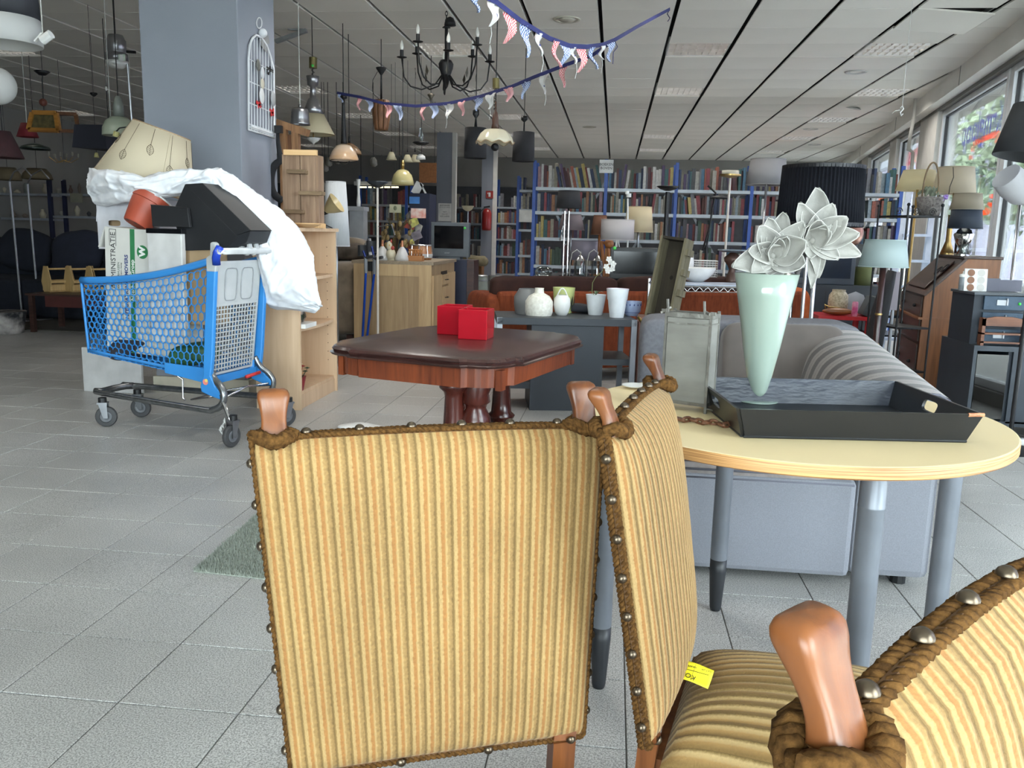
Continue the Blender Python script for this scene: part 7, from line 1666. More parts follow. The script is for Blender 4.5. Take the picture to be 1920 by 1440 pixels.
t=thing('hen_figurine','cream ceramic hen figurine between the two milk-glass lamps','figurine',(P(733,490,Y=8.1).x,8.1,sh_)); hen=mat('cream_hen',(210,200,172),.4)
part(t,'body',B().sph((0,0,.06),(.045,.06,.06),16,10).sph((-.01,-.02,.14),(.028,.03,.045),14,10).cyl((0,0,0),(0,0,.03),.035,n=14),hen,smooth=True); part(t,'comb',B().sph((.01,-.03,.185),(.008,.02,.015),10,8),mat('red_comb',(170,70,60),.6),smooth=True); part(t,'wattle',B().sph((.025,-.03,.12),(.02,.01,.02),8,6),mat('red_comb',(170,70,60),.6),smooth=True); part(t,'beak',B().lathe([(.008,0),(.0005,.02)],8,(.0,-.05,.14)),mat('beak',(200,160,90),.5))
t=thing('peg_rack','wooden block with small upright pegs on the sideboard','rack',(P(782,488,Y=8.15).x-.09,8.1,sh_)); pgw=wood('orange_pine',(180,122,70),(150,96,52),0,.5); part(t,'block',B().box((0,0,0),(.15,.10,.05)),pgw,bev=.003)
for k in range(5):
    for j in range(2): part(t,'peg',B().cyl((.02+k*.028,.03+j*.04,.05),(.02+k*.028,.03+j*.04,.10),.006,n=8).sph((.02+k*.028,.03+j*.04,.105),.010,8,6),pgw,smooth=True)
c=P(790,487,Y=8.6); t=thing('drum','small hand drum with chrome rim on the sideboard','drum',(c.x,8.6,sh_)); part(t,'shell',B().lathe([(.0005,0),(.10,0),(.115,.05),(.10,.14)],28),wood('drum_wood',(180,120,72),(130,78,42),2,.35),smooth=True); part(t,'rim',B().tube([(.105*math.cos(2*PI*k/28),.105*math.sin(2*PI*k/28),.145) for k in range(28)],.009,6,closed=True),chrome,smooth=True); part(t,'skin',B().lathe([(.0005,.148),(.10,.146)],28),white_pl)
for k in range(8): a=2*PI*k/8; part(t,'tension_rod',B().cyl((.118*math.cos(a),.118*math.sin(a),.03),(.108*math.cos(a),.108*math.sin(a),.145),.004,n=5),chrome)
part(t,'strap_band',B().lathe([(.112,.02),(.118,.05),(.116,.06)],28),mat('white_strap',(190,190,190),.6))
t=thing('power_adapter','black plug adapter and cable hanging down the end of the sideboard','adapter',P(697,500,Y=7.92)); q=P(697,498,Y=7.92); part(t,'adapter',B().box((q.x-.03,7.88,q.z-.05),(q.x+.03,7.93,q.z+.04)),black_pl,w=True,bev=.004); part(t,'cable',B().tube([P(697,508,Y=7.92),P(698,540,Y=7.92),P(694,580,Y=7.92),P(688,620,Y=7.9)],.004,5),cord_blk,smooth=True,w=True)
# postcard carousel and dried flowers behind the sideboard
q=P(775,440,Y=9.1); t=thing('card_spinner','cluster of greeting cards on a rack behind the sideboard','card rack',(q.x,9.15,sh_)); part(t,'stem',B().cyl((0,0,0),(0,0,.5),.01,n=8),black_metal)
cols=[(200,196,190),(176,70,50),(190,186,92),(150,136,140),(178,170,166),(120,110,120),(196,190,120),(170,160,170)]
for k in range(14):
    z_=.10+.028*k; a=k*2.4; c=cols[k%8]; M_=Matrix.Translation((.05*math.cos(a),.06*math.sin(a)-.05,z_))@Matrix.Rotation(a*.3,4,'Z')@Matrix.Rotation(.5*math.sin(k*1.7),4,'Y'); part(t,'card',B().box((-.055,-.001,-.045),(.055,.001,.045),M_),mat('card_%d'%(k%8),c,.6,c2=tuple(v*.6 for v in c),scale=14))
q=P(787,400,Y=9.0); part(t,'red_poppy_card',B().box((q.x-.09,8.98,q.z-.05),(q.x+.07,8.985,q.z+.05)),mat('poppy_card',(196,84,60),.6,c2=(220,214,206),scale=9),w=True)
q=P(742,450,Y=9.0); t=thing('dried_flowers','bunch of dried ochre physalis-like flowers behind the lamps','flowers',(q.x,9.0,sh_)); oc=mat('dried_ochre',(150,128,84),.8,c2=(110,90,56),scale=12)
for k in range(22):
    x,z_=random.uniform(-.16,.16),random.uniform(.05,.42); part(t,'dried_pod',B().sph((x,random.uniform(-.04,.04),z_),(.022,.022,.032),8,6),oc,smooth=True)
b=B()
for k in range(12): b.tube([(0,0,0),(random.uniform(-.05,.05),0,.2),(random.uniform(-.16,.16),0,.42)],.003,4)
part(t,'stems',b,mat('dry_stem',(96,80,52),.9),kind='stuff')
t=thing('shelf_note','pale note with a small leaf drawing hung on the far shelf','note',P(741,391,Y=9.3)); q=P(741,391,Y=9.3); part(t,'paper',B().box((q.x-.065,9.3,q.z-.045),(q.x+.065,9.304,q.z+.045)),mat('note_cream',(196,192,162),.7),w=True); part(t,'string',B().tube([q+Vector((0,0,.04)),Vector((q.x,9.3,2.2)),Vector((q.x,9.3,HC))],.0015,4),cord_blk,w=True); part(t,'leaf_mark',B().sph((q.x,9.298,q.z+.005),(.02,.002,.025),8,6),mat('grey_mark',(120,124,100),.8),w=True)
# navy cabinet
Yn=10.2; a=P(768,362,Y=Yn); c=P(805,362,Y=Yn); nvm=mat('navy_cabinet',(26,32,58),.5); t=thing('filing_cabinet','tall navy metal cabinet with light-blue label behind the card rack','cabinet',(a.x,Yn,0)); zcab=a.z; part(t,'body',B().box((a.x,Yn,0),(c.x,Yn+.4,a.z)),nvm,w=True); part(t,'label_panel',B().box((P(760,377,Y=Yn).x+.05,Yn-.01,P(780,382,Y=Yn).z),(P(787,377,Y=Yn).x,Yn,P(780,369,Y=Yn).z)),mat('light_blue_label',(70,130,200),.6),w=True)
for k in range(6): part(t,'rib',B().box((a.x+.03+k*.034,Yn-.012,.1),(a.x+.04+k*.034,Yn,a.z-.22)),nvm,w=True)
for k,(px,w_) in ((1,(788,14)),):
    q=P(px,352,Y=Yn+.15); q.z=zcab+.06; solo('origami_paper',['white folded paper standing left on the navy cabinet','white folded paper in the middle above the navy cabinet','tilted picture frame above the navy cabinet'][k],'paper',B().bar(q+Vector((-.07,0,-.06)),q+Vector((.0,0,.07)),.01,.10).bar(q+Vector((.07,0,-.06)),q+Vector((.0,0,.07)),.01,.02),paper if k<2 else black_metal,q)
# TV
Yt_=9.6; a=P(808,416,Y=Yt_); c=P(879,483,Y=Yt_); t=thing('television','grey-framed flat television right of the sideboard','television',((a.x+c.x)/2,Yt_,c.z)); tvg=mat('tv_grey_bezel',(84,90,96),.4); scr=mat('dark_screen',(10,12,16),.12)
part(t,'cabinet',B().box((a.x,Yt_,c.z),(c.x,Yt_+.10,a.z)),tvg,w=True,bev=.008); bz=.04; part(t,'screen',B().box((a.x+bz,Yt_-.004,c.z+bz*2.4),(c.x-bz*1.6,Yt_,a.z-bz)),scr,w=True); part(t,'green_dot',B().sph((c.x-.05,Yt_-.004,a.z-.06),.015,10,6),mat('green_dot',(80,210,90),.6),w=True); part(t,'stand',B().box(((a.x+c.x)/2-.12,Yt_,c.z-.03),((a.x+c.x)/2+.12,Yt_+.18,c.z)),tvg,w=True)
textmesh('SONY',.022,mat('silver_print',(170,172,176),.5),Matrix.Translation((-.03,-.0042,.045))@Matrix.Rotation(PI/2,4,'X'),t,'lettering',.0003)
zz_=c.z-.03; t=thing('tv_cabinet','dark navy cabinet under the grey-framed television','cabinet',(a.x,Yt_-.05,0)); part(t,'body',B().box((a.x+.05,Yt_-.02,0),(c.x-.02,Yt_+.35,zz_)),nvm,w=True); part(t,'side_board',B().box((c.x-.02,Yt_,0),(c.x+.06,Yt_+.35,zz_)),dark_wood,w=True)
# far things: light strip, orange board, notices, extinguisher, uplighter, barrels
ft=P(675,351,Y=13.4); f2=P(747,351,Y=13.4); t=thing('tube_light','row of lit strip lamps above the greenish books','light',(ft.x,13.4,ft.z)); tb=mat('lit_strip',(255,250,220),.3,emit=(255,246,205),es=1.3)
for (u0,u1) in ((0,.17),(.22,.30),(.36,.60),(.64,.78),(.82,1)): part(t,'tube',B().bar(ft.lerp(f2,u0),ft.lerp(f2,u1),.02,.022),tb,w=True)
part(t,'housing',B().bar(ft+Vector((-.1,.06,.06)),f2+Vector((.1,.06,.06)),.10,.06),mat('light_frame',(200,200,198),.5),w=True)
for q in (ft,f2): cord(t,q.x,q.y+.06,q.z+.08,HC,.006)
a=P(786,305,Y=12.0); c=P(818,343,Y=12.0); t=thing('notice_board','brown cork-coloured board hanging from the ceiling left of the first far column','board',((a.x+c.x)/2,12,c.z)); part(t,'board',B().box((a.x,12,c.z),(c.x,12.02,a.z)),mat('brown_cork',(128,84,50),.9,c2=(112,72,42),scale=30),w=True); cord(t,a.x+.03,12.01,a.z,HC,.003); cord(t,c.x-.03,12.01,a.z,HC,.003)
def notice(label,px0,px1,py0,py1,Y,lines,name='notice'):
    a=P(px0,py0,Y=Y); c=P(px1,py1,Y=Y); t=thing(name,label,'notice',((a.x+c.x)/2,Y,c.z)); part(t,'paper',B().box((a.x,Y-.006,c.z),(c.x,Y-.003,a.z)),paper,w=True); I=full(t).inverted()
    for k,(tx,u_) in enumerate(lines): textmesh(tx,.035 if k%2==0 else .022,mat('grey_print',(70,70,76),.7),Matrix.Translation(I@Vector(((a.x+c.x)/2,Y-.0068,a.z-(a.z-c.z)*u_)))@Matrix.Rotation(PI/2,4,'X'),t,'printed_text',.0003)
notice('white printed notice taped to the first far column',822,846,381,415,15.595,[('BEZOEKERS',.12),('zijn van harte welkom',.22),('NIET',.48),('toegankelijk',.6),('voor publiek',.72)])
t=thing('fire_sign','small red fire-extinguisher sign on the second far column','sign',P(918,365,Y=16.58)); q=P(918,365,Y=16.59); part(t,'plate',B().box((q.x-.07,16.585,q.z-.07),(q.x+.07,16.595,q.z+.07)),mat('sign_red',(150,40,34),.5),w=True); part(t,'pictogram',B().box((q.x-.02,16.58,q.z-.04),(q.x+.02,16.584,q.z+.04)).box((q.x-.04,16.58,q.z+.01),(q.x-.03,16.584,q.z+.04)),white_pl,w=True)
t=thing('fire_extinguisher','red fire extinguisher hung on the second far column','fire extinguisher',P(912,430,Y=16.4)); (x,y),pr=lp(16.45,912,[(8,432),(9,428),(9,400),(7,394),(3,391)]); part(t,'cylinder',B().lathe([(.0005,pr[0][1])]+pr,20,(x,16.46,0)),mat('extinguisher_red',(140,26,24),.3),smooth=True,w=True); part(t,'valve',B().bar((x-.06,16.46,pr[-1][1]+.02),(x+.06,16.46,pr[-1][1]+.04),.03,.03),black_metal,w=True); part(t,'hose',B().tube([(x-.03,16.46,pr[-1][1]+.03),(x-.12,16.44,pr[-1][1]-.06),(x-.11,16.4,pr[1][1]+.1)],.012,6),black_pl,smooth=True,w=True); part(t,'bracket',B().box((x-.05,16.5,pr[2][1]-.2),(x+.05,16.62,pr[2][1]-.15)),steel,w=True)
Yu=12.5; q=P(877,395,Y=Yu); t=thing('uplighter','cream glass bowl uplighter floor lamp beside the television','floor lamp',(q.x,Yu,0)); (x,y),pr=lp(Yu,877,[(3,396),(8,393),(12,386)]); part(t,'bowl',B().lathe([(.0005,pr[0][1])]+pr,24,(x,y,0)),mat('cream_bowl_glass',(196,186,158),.3),smooth=True,w=True); part(t,'pole',B().cyl((x,y,.02),(x,y,pr[0][1]),.012,n=8),steel,w=True); part(t,'base',B().lathe([(.0005,0),(.15,0),(.14,.02),(.0005,.03)],24,(x,y,0)),white_pl,w=True)
for k,(px,Y_,r,h_,m_,lab,nm) in enumerate(((894,14.2,.18,.42,mat('green_white_tin',(150,160,150),.5),'pale green storage barrel left of the second far column','barrel'),(932,14.6,.15,.40,mat('pale_tin',(168,172,170),.4),'pale metal drum right of the second far column','barrel'))):
    q=P(px,530,Y=Y_); t=thing(nm,lab,'barrel',(q.x,Y_,0)); part(t,'body',B().lathe([(.0005,0),(r,0),(r*1.03,h_*.5),(r,h_),(.0005,h_)],24),m_,ang=40); part(t,'hoop',B().lathe([(r*1.03,h_*.8),(r*1.04,h_*.82),(r*1.03,h_*.84)],24),steel); part(t,'lid',B().lathe([(.0005,h_+.02),(r*.9,h_+.015),(r*1.04,h_)],24),steel)
q=P(890,510,Y=14.9); t=thing('wooden_crates','orange wooden crate behind the pale green barrel','crate',(q.x,14.9,0)); part(t,'crate',B().box((-.28,0,0),(.12,.3,.55)),wood('orange_crate',(140,92,44),(108,68,32),0,.6)); part(t,'cushions',cushion(B(),(0,.0,.64),(.5,.3,.18),3,wob=.04),mat('beige_pile',(140,132,104),.9,c2=(110,100,78),scale=9),smooth=True,kind='stuff')
# ================================================================== dim sofa corner at far left
navyf=mat('dark_navy_cloth',(26,30,42),.95,c2=(20,24,34),scale=14); t=thing('sofa','dark navy sofa with loose cushions in the dim far left','sofa',(-7.0,9.6,0))
part(t,'seat',cushion(B(),(-7.0,9.6,.25),(3.8,1.0,.46),8),navyf,smooth=True,w=True); part(t,'backrest',cushion(B(),(-7.0,10.1,.55),(3.8,.4,.75),8),navyf,smooth=True,w=True)
for k,(x,a_) in enumerate(((-7.9,-.1),(-7.2,.12),(-6.5,-.15),(-5.8,.1))): part(t,'cushion',cushion(B(),(x,9.82,.78),(.66,.24,.52),3,wob=.03,rot=Matrix.Rotation(a_,3,'Y')@Matrix.Rotation(R(-18),3,'X')),mat('navy_cushion_%d'%(k%2),((34,38,52),(28,32,44))[k%2],.95),smooth=True,w=True)
struct('carpet_edge',B().box((-9.5,8.28,-.002),(-4.4,11.2,.008)),mat('brown_grey_carpet',(70,66,60),.95,c2=(60,56,50),scale=30),None)['kind']='structure'
zt_=.40; L_0=P(46,550,z=zt_); R_0=P(152,552,z=zt_); t=thing('coffee_table','dark brown thin-legged coffee table carrying plywood caddies in the dim left','table',(L_0.x,L_0.y,0)); dkw2=wood('dark_brown_table',(70,46,40),(48,30,26),0,.45)
part(t,'top',B().box((0,0,zt_-.02),(1.15,.55,zt_)),dkw2)
for x in (.02,1.08):
    for y in (.02,.48): part(t,'leg',B().box((x,y,0),(x+.045,y+.045,zt_-.02)),dkw2)
part(t,'drawer_front',B().box((.22,.0,zt_-.13),(.95,.03,zt_-.02)),mat('dull_red_brown',(80,36,32),.6))
cty=L_0.y
pw=wood('pale_plywood',(206,176,122),(184,150,98),2,.55,4)
def caddy(label,pa,pb,dx_,dy_):
    q=P(*pa,z=zt_); t=thing('wooden_caddy',label,'caddy',(q.x,q.y+.05,zt_),rz=R(0),group='plywood caddies'); w_=.21; h_=.30; prof=[(-.065,0),(.065,0),(.11,.12),(.045,.30),(-.045,.30),(-.11,.12)]
    for yy in (0,.32): 
        o=part(t,'end_panel',B().prism([(x*1.0,z_) for x,z_ in prof],(yy,yy+.012)),pw)
    part(t,'rod',B().cyl((0,0,.265),(0,.33,.265),.012,n=10),pw,smooth=False)
    for s in (-1,1): part(t,'side_slat',B().bar((s*.10,.0,.12),(s*.10,.33,.12),.012,.03),pw); part(t,'side_slat',B().bar((s*.08,.0,.05),(s*.08,.33,.05),.012,.07),pw)
    part(t,'floor',B().box((-.065,0,0),(.065,.33,.01)),pw); t.rotation_euler=(0,0,R(-24)); t.scale=(.8,.8,.9); return t
caddy('plywood six-sided caddy with dowel handle, left one on the coffee table',(82,548),0,0,0); caddy('plywood six-sided caddy with dowel handle, right one on the coffee table',(124,548),0,0,0)
t3=caddy('plywood caddy half hidden behind the blue cart',(163,548),0,0,0)
q=P(8,575,Y=8.0); t=thing('flower_basket','black basket with white flower pattern at the left edge','basket',(q.x,8.0,0)); part(t,'basket',B().lathe([(.0005,0),(.16,0),(.2,.22),(.0005,.22)],24),mat('black_white_pattern',(28,30,34),.8,c2=(170,164,160),scale=7),smooth=False)
# left rear shelving with bric-a-brac
for (Ysh,xp0,xp1,rows_,lab,sd) in ((12.6,-40,92,[362,408],'dim steel shelf of ornaments at the far left',21),(12.9,95,185,[363,405],'dim steel shelf of ornaments left of the cart',22)):
    t,zs2,w_=farcase(lab,xp0,xp1,Ysh,rows_,335,None,False,'dim shelves of ornaments',sd,post=nvm); o=full(t).translation; rn=random.Random(sd)
    for zz2 in zs2[:2]:
        x=.08; nb=0
        while x<w_-.1:
            nb+=1; r=rn.uniform(.03,.06); h_=rn.uniform(.06,.17); c_=rn.choice([(150,146,136),(110,96,84),(90,70,60),(60,60,64),(170,160,140),(120,124,118)]); kind=rn.choice(['ornament','small_vase','jar'])
            b=B().lathe(rn.choice([[(.0005,0),(r*.6,0),(r,h_*.4),(r*.4,h_*.8),(r*.5,h_)],[(.0005,0),(r,0),(r,h_*.8),(r*.7,h_)],[(.0005,0),(r*.5,0),(r*.9,h_*.6),(r*.2,h_)]]),12,(o.x+x,Ysh+.12,zz2)); xx=x
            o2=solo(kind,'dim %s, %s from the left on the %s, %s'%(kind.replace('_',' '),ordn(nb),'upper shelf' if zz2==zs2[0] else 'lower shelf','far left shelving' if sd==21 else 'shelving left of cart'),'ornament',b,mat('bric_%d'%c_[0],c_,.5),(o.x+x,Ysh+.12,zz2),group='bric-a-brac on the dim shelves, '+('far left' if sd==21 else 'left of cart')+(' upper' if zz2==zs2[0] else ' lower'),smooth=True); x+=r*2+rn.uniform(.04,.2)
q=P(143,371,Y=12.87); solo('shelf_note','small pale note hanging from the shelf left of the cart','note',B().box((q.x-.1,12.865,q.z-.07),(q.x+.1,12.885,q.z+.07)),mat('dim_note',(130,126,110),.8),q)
# slim arc floor lamps and wide tan shade at far left
for k,(px,py0,Y_,pyb) in enumerate(((22,340,9.0,455),(57,345,9.2,430))):
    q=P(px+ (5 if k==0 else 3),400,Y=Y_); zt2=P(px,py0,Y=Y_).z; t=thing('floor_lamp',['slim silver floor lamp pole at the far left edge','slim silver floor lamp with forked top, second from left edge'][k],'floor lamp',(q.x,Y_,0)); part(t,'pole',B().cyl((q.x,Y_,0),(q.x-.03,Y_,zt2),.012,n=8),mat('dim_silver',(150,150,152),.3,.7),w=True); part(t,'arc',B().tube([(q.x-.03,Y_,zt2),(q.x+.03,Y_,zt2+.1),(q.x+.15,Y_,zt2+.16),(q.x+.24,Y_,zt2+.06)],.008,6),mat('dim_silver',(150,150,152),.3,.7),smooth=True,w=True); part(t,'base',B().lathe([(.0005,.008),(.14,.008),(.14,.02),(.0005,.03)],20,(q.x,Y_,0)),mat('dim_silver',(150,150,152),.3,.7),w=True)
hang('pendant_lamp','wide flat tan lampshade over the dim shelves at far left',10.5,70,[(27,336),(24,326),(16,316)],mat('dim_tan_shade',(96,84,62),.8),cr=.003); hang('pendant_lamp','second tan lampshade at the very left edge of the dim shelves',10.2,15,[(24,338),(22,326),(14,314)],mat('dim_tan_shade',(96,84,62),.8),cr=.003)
# grey shaggy rug under the left chair
q0=P(363,1072,z=0); t=thing('rug','grey-green shaggy rug whose corner shows left of the velvet chair','rug',(q0.x,q0.y,0)); a1=P(480,968,z=0); a2=P(505,1088,z=0); e1=(a1-q0).normalized(); e2=(a2-q0).normalized()
e2=Vector((e1.y,-e1.x,0)) if Vector((e1.y,-e1.x,0)).dot(e2)>0 else Vector((-e1.y,e1.x,0)); e2=(a2-q0).normalized()
Lr_,Wr_=1.0,.85; 
b=B().add([q0,q0+e1*Lr_,q0+e1*Lr_+e2*Wr_,q0+e2*Wr_]+[v+Vector((0,0,.004)) for v in (q0,q0+e1*Lr_,q0+e1*Lr_+e2*Wr_,q0+e2*Wr_)],[(3,2,1,0),(4,5,6,7),(0,1,5,4),(1,2,6,5),(2,3,7,6),(3,0,4,7)]); rugm=mat('grey_green_shag',(158,163,153),.95,c2=(130,136,126),scale=90,bump=.5,bscale=400); part(t,'backing',b,rugm,w=True)
b=B(); rn=random.Random(5)
for k in range(26000):
    u_,v_=rn.random()**1.3,rn.random()**1.3; p=q0+e1*(Lr_*u_)+e2*(Wr_*v_)+Vector((0,0,.003)); a=rn.uniform(0,6.3); d=Vector((math.cos(a),math.sin(a),0)); h_=rn.uniform(.008,.016); b.add([p-d*.0016,p+d*.0016,p+Vector((rn.uniform(-.007,.007),rn.uniform(-.007,.007),h_))],[(0,1,2)])
part(t,'pile',b,rugm,kind='stuff',w=True)
q=P(685,808,z=0.0); solo('white_cloth','white sheet corner on the floor behind the left chair','cloth',cushion(B(),(q.x-.02,q.y+.03,.012),(.30,.14,.022),3,wob=.02),white_pl,(q.x,q.y,0),smooth=True)
# ================================================================== LAMPS ON THE CONSOLE BEHIND THE RUST SOFA
CZ=.74; q0=P(1000,520,Y=7.95); q1=P(1270,520,Y=7.95)
t=thing('console_table','dark console table hidden behind the rust sofa, carrying lamps','table',(q0.x,7.9,0)); part(t,'top',B().box((0,0,CZ-.03),(q1.x-q0.x+.2,.9,CZ)),char)
for x in (.02,q1.x-q0.x+.12):
    for y in (.02,.82): part(t,'leg',B().box((x,y,0),(x+.05,y+.05,CZ-.03)),black_metal)
def tlamp(label,Y,xc,shade,m,pm,pole_r=.008,base_r=.07,name='table_lamp',bz=CZ,tilt=0,rib=0,cat='table lamp'):
    return floorlamp(name,label,Y,xc,shade,m,0,pm,pole_r,base_r,rib,cat,None,bz)
tlamp('table lamp with black tapered shade in front of the second shelf of books',8.05,1066,[(24,390),(20,358)],blacksh,black_metal)
tlamp('table lamp with mauve-grey tapered shade below the black one',8.3,1071,[(24.5,431),(18,402)],fabricshade('mauve_shade',(124,112,116),.25),steel)
tlamp('table lamp with wide pale lilac-grey shade, lowest behind the sofa',8.55,1094,[(31,487),(26,451)],fabricshade('lilac_grey_shade',(146,140,152),.25),steel,base_r=.1)
t=thing('floor_lamp','twin-tube chrome floor lamp with thin arm and small cone head','floor lamp',(P(1062,500,Y=7.7).x,7.7,0)); x=P(1062,460,Y=7.7).x; zt2=P(1064,396,Y=7.7).z
for dx_ in (-.025,.012): part(t,'tube',B().cyl((x+dx_,7.7,.0),(x+dx_,7.7,zt2),.009,n=8),chrome,w=True)
part(t,'arm',B().tube([P(1062,421,Y=7.7),P(1056,424,Y=7.7),P(1053,434,Y=7.7),P(1052,446,Y=7.7)],.005,6),chrome,smooth=True,w=True); part(t,'cone_head',B().tube([P(1053,440,Y=7.7),P(1052,451,Y=7.7)],[.008,.02],10,cap=False),chrome,w=True); part(t,'base',B().lathe([(.0005,.002),(.12,.002),(.12,.015),(.0005,.02)],20,(x,7.7,0)),chrome,w=True)
t,x,y,pr=tlamp('table lamp with brown angular shade and wooden reading arm',8.4,1124,[(17,440),(12,404)],fabricshade('brown_shade',(122,82,62),.2),wood('lamp_wood',(170,110,62),(128,76,38),2,.4),.012,.08)
t,x,y,pr=tlamp('white drum lamp on white tripod, in front of the cream shade',7.98,1157,[(31,450),(31,412)],fabricshade('off_white_drum',(206,200,200),.35),white_pl,.006,.06)
for a in (0,2.1,4.2): part(t,'tripod_leg',B().cyl((x,y,pr[0][1]+.05),(x+.08*math.cos(a),y+.08*math.sin(a),CZ),.006,n=6),white_pl,w=True)
tlamp('cream drum-shaped lamp behind the white drum lamp',8.45,1197,[(27,435),(23,388)],fabricshade('cream_drum',(214,200,168),.35),steel,.01,.08)
t=thing('lamp_stand','bare white lamp tube with two bulb sockets at its tip','lamp',(P(1177,450,Y=7.93).x,7.93,CZ)); part(t,'tube',B().cyl(P(1177,455,Y=7.93)*1,P(1177,372,Y=7.93),.008,n=8),white_pl,w=True); q=P(1177,455,Y=7.93); part(t,'stem',B().cyl((q.x,7.93,CZ),(q.x,7.93,q.z),.008,n=8),white_pl,w=True); part(t,'socket',B().cyl(P(1176,364,Y=7.93),P(1176,358,Y=7.93),.018,n=12),white_pl,w=True); part(t,'socket',B().cyl(P(1179,370,Y=7.93),P(1179,363,Y=7.93),.022,n=12),white_pl,w=True)
lw=wood('lamp_wood',(170,110,62),(128,76,38),2,.4)
t=thing('reading_lamp','jointed orange-pine reading lamp left of the black television','lamp',(P(1131,500,Y=8.2).x,8.2,CZ)); part(t,'arm',B().tube([Vector((P(1131,500,Y=8.2).x,8.2,CZ)),P(1130,480,Y=8.2),P(1128,452,Y=8.2)],.018,8),lw,w=True); part(t,'arm',B().tube([P(1142,500,Y=8.2),P(1141,470,Y=8.2),P(1140,462,Y=8.2)],.016,8),lw,w=True); part(t,'knob',B().sph(P(1142,457,Y=8.2),.045,12,8),lw,smooth=True,w=True); part(t,'cross_piece',B().tube([P(1130,456,Y=8.2),P(1146,452,Y=8.2)],.014,8),lw,w=True)
t=solo('book_stack','upright stack of tan and yellow books beside the pine lamp','books',B().box((P(1133,500,Y=8.3).x,8.25,CZ),(P(1146,500,Y=8.3).x,8.4,P(1140,466,Y=8.3).z)),mat('tan_books',(186,140,84),.7,c2=(150,84,52),scale=14,st=(6,1,.2)),(P(1140,500,Y=8.3).x,8.3,CZ))
for k,px in enumerate((1087,1119)):
    q=P(px,515,Y=7.98); lab=['clear glass bell lamp with chrome cap, left of the pair behind the sofa','clear glass bell lamp with chrome cap, right of the pair, by the orchid blossoms'][k]
    t=thing('glass_lamp',lab,'lamp',(q.x,7.98,CZ),group='glass bell lamps'); (x,y),pr=lp(7.98,px,[(11,520),(11,495),(9,488)]); pr[0]=(pr[0][0],CZ); part(t,'glass_bell',B().lathe(pr,24,(x,y,0)),clear_glass,smooth=True,w=True)
    part(t,'chrome_cap',B().lathe(lp(7.98,px,[(10,489),(4,480),(1.5,479),(1.5,473),(.1,472)])[1],20,(x,y,0)),chrome,smooth=True,w=True); part(t,'cord',B().tube([P(px,473,Y=7.98),P(px-5,468,Y=7.98),P(px-14,474,Y=7.98),P(px-18,490,Y=7.98),Vector((P(px-19,515,Y=7.98).x,7.98,CZ))],.004,5),cord_wht,smooth=True,w=True)
simple('glass_jar','round clear glass jar on the console behind the sofa','jar',1019,519,[(15,520),(17,510),(13,504),(9,502)],clear_glass,zz_=CZ,Y=8.0)
t=thing('television','black flat television with green dot behind the wooden trough','television',(P(1190,500,Y=7.6).x,7.72,CZ)); a=P(1145,463,Y=7.72); c=P(1246,526,Y=7.72); part(t,'cabinet',B().box((a.x,7.72,c.z),(c.x,7.80,a.z)),black_pl,w=True,bev=.006); part(t,'screen',B().box((a.x+.03,7.714,c.z+.05),(c.x-.03,7.72,a.z-.035)),scr,w=True); part(t,'green_dot',B().sph((a.x+.035,7.712,a.z-.01),.016,10,6),mat('green_dot',(80,210,90),.6),w=True); part(t,'stand',B().box((a.x+.2,7.72,0.0 if 0 else .60),(a.x+.4,7.80,c.z)),black_pl,w=True)
solo('television_stand','low black stand under the black television behind the sofa','stand',B().box((a.x,7.62,0),(c.x,7.88,.60)),black_metal,((a.x+c.x)/2,7.7,0))
# floor lamps standing among the furniture
def pole_lamp(label,Y,xpole,ytop,name='floor_lamp',m=steel,r=.010,base=.13):
    q=P(xpole,ytop,Y=Y); t=thing(name,label,'floor lamp',(q.x,Y,0)); part(t,'pole',B().cyl((q.x,Y,.015),(q.x,Y,q.z),r,n=10),m,w=True); part(t,'base',B().lathe([(.0005,0),(base,0),(base,.014),(.0005,.024)],24,(q.x,Y,0)),m,w=True); return t,q
t,q=pole_lamp('black uplighter floor lamp with dark boat-shaped dish before the third bookcase',8.9,1252,360,m=black_metal,r=.022); part(t,'dish',B().lathe(lp(8.9,1253,[(4,358),(14,355),(21,350),(20,349),(10,352)])[1],28,(q.x,8.9,0)),black_metal,smooth=True,w=True)
t,q=pole_lamp('jointed black floor lamp with chrome-lined head before the fourth bookcase',8.6,1325,460,m=black_metal,r=.014); part(t,'joint_arm',B().tube([P(1325,462,Y=8.6),P(1336,390,Y=8.6),P(1342,362,Y=8.6),P(1327,348,Y=8.6)],.010,6),black_metal,w=True); part(t,'head',B().lathe([(.02,0),(.07,-.012),(.10,-.03),(.095,-.032)],20,tuple(P(1350,366,Y=8.6))),black_metal,smooth=True,w=True); part(t,'lower_arm',B().tube([P(1325,462,Y=8.6),P(1317,470,Y=8.6),P(1330,430,Y=8.6)],.012,6),black_metal,w=True)
t,q=pole_lamp('brass-topped torchere with flat disc and clear rim','x' if 0 else 8.3,1369,334,m=mat('pale_pole',(216,208,196),.35),r=.011); part(t,'dish',B().lathe(lp(8.3,1371,[(3,334),(20,330),(20,327),(8,327)])[1],28,(q.x,8.3,0)),brass,ang=40,w=True); part(t,'clear_rim',B().lathe(lp(8.3,1374,[(16,327),(16,320),(12,320)])[1],28,(q.x,8.3,0)),mat('frosted_rim',(206,200,182),.2),smooth=True,w=True)
floorlamp('floor_lamp','grey tapered shade on a slim silver floor-lamp pole, left of the big black shade',7.3,1437,[(38,347),(32,299)],greysh,0,mat('silver_pole',(190,190,194),.25,.8),.010)
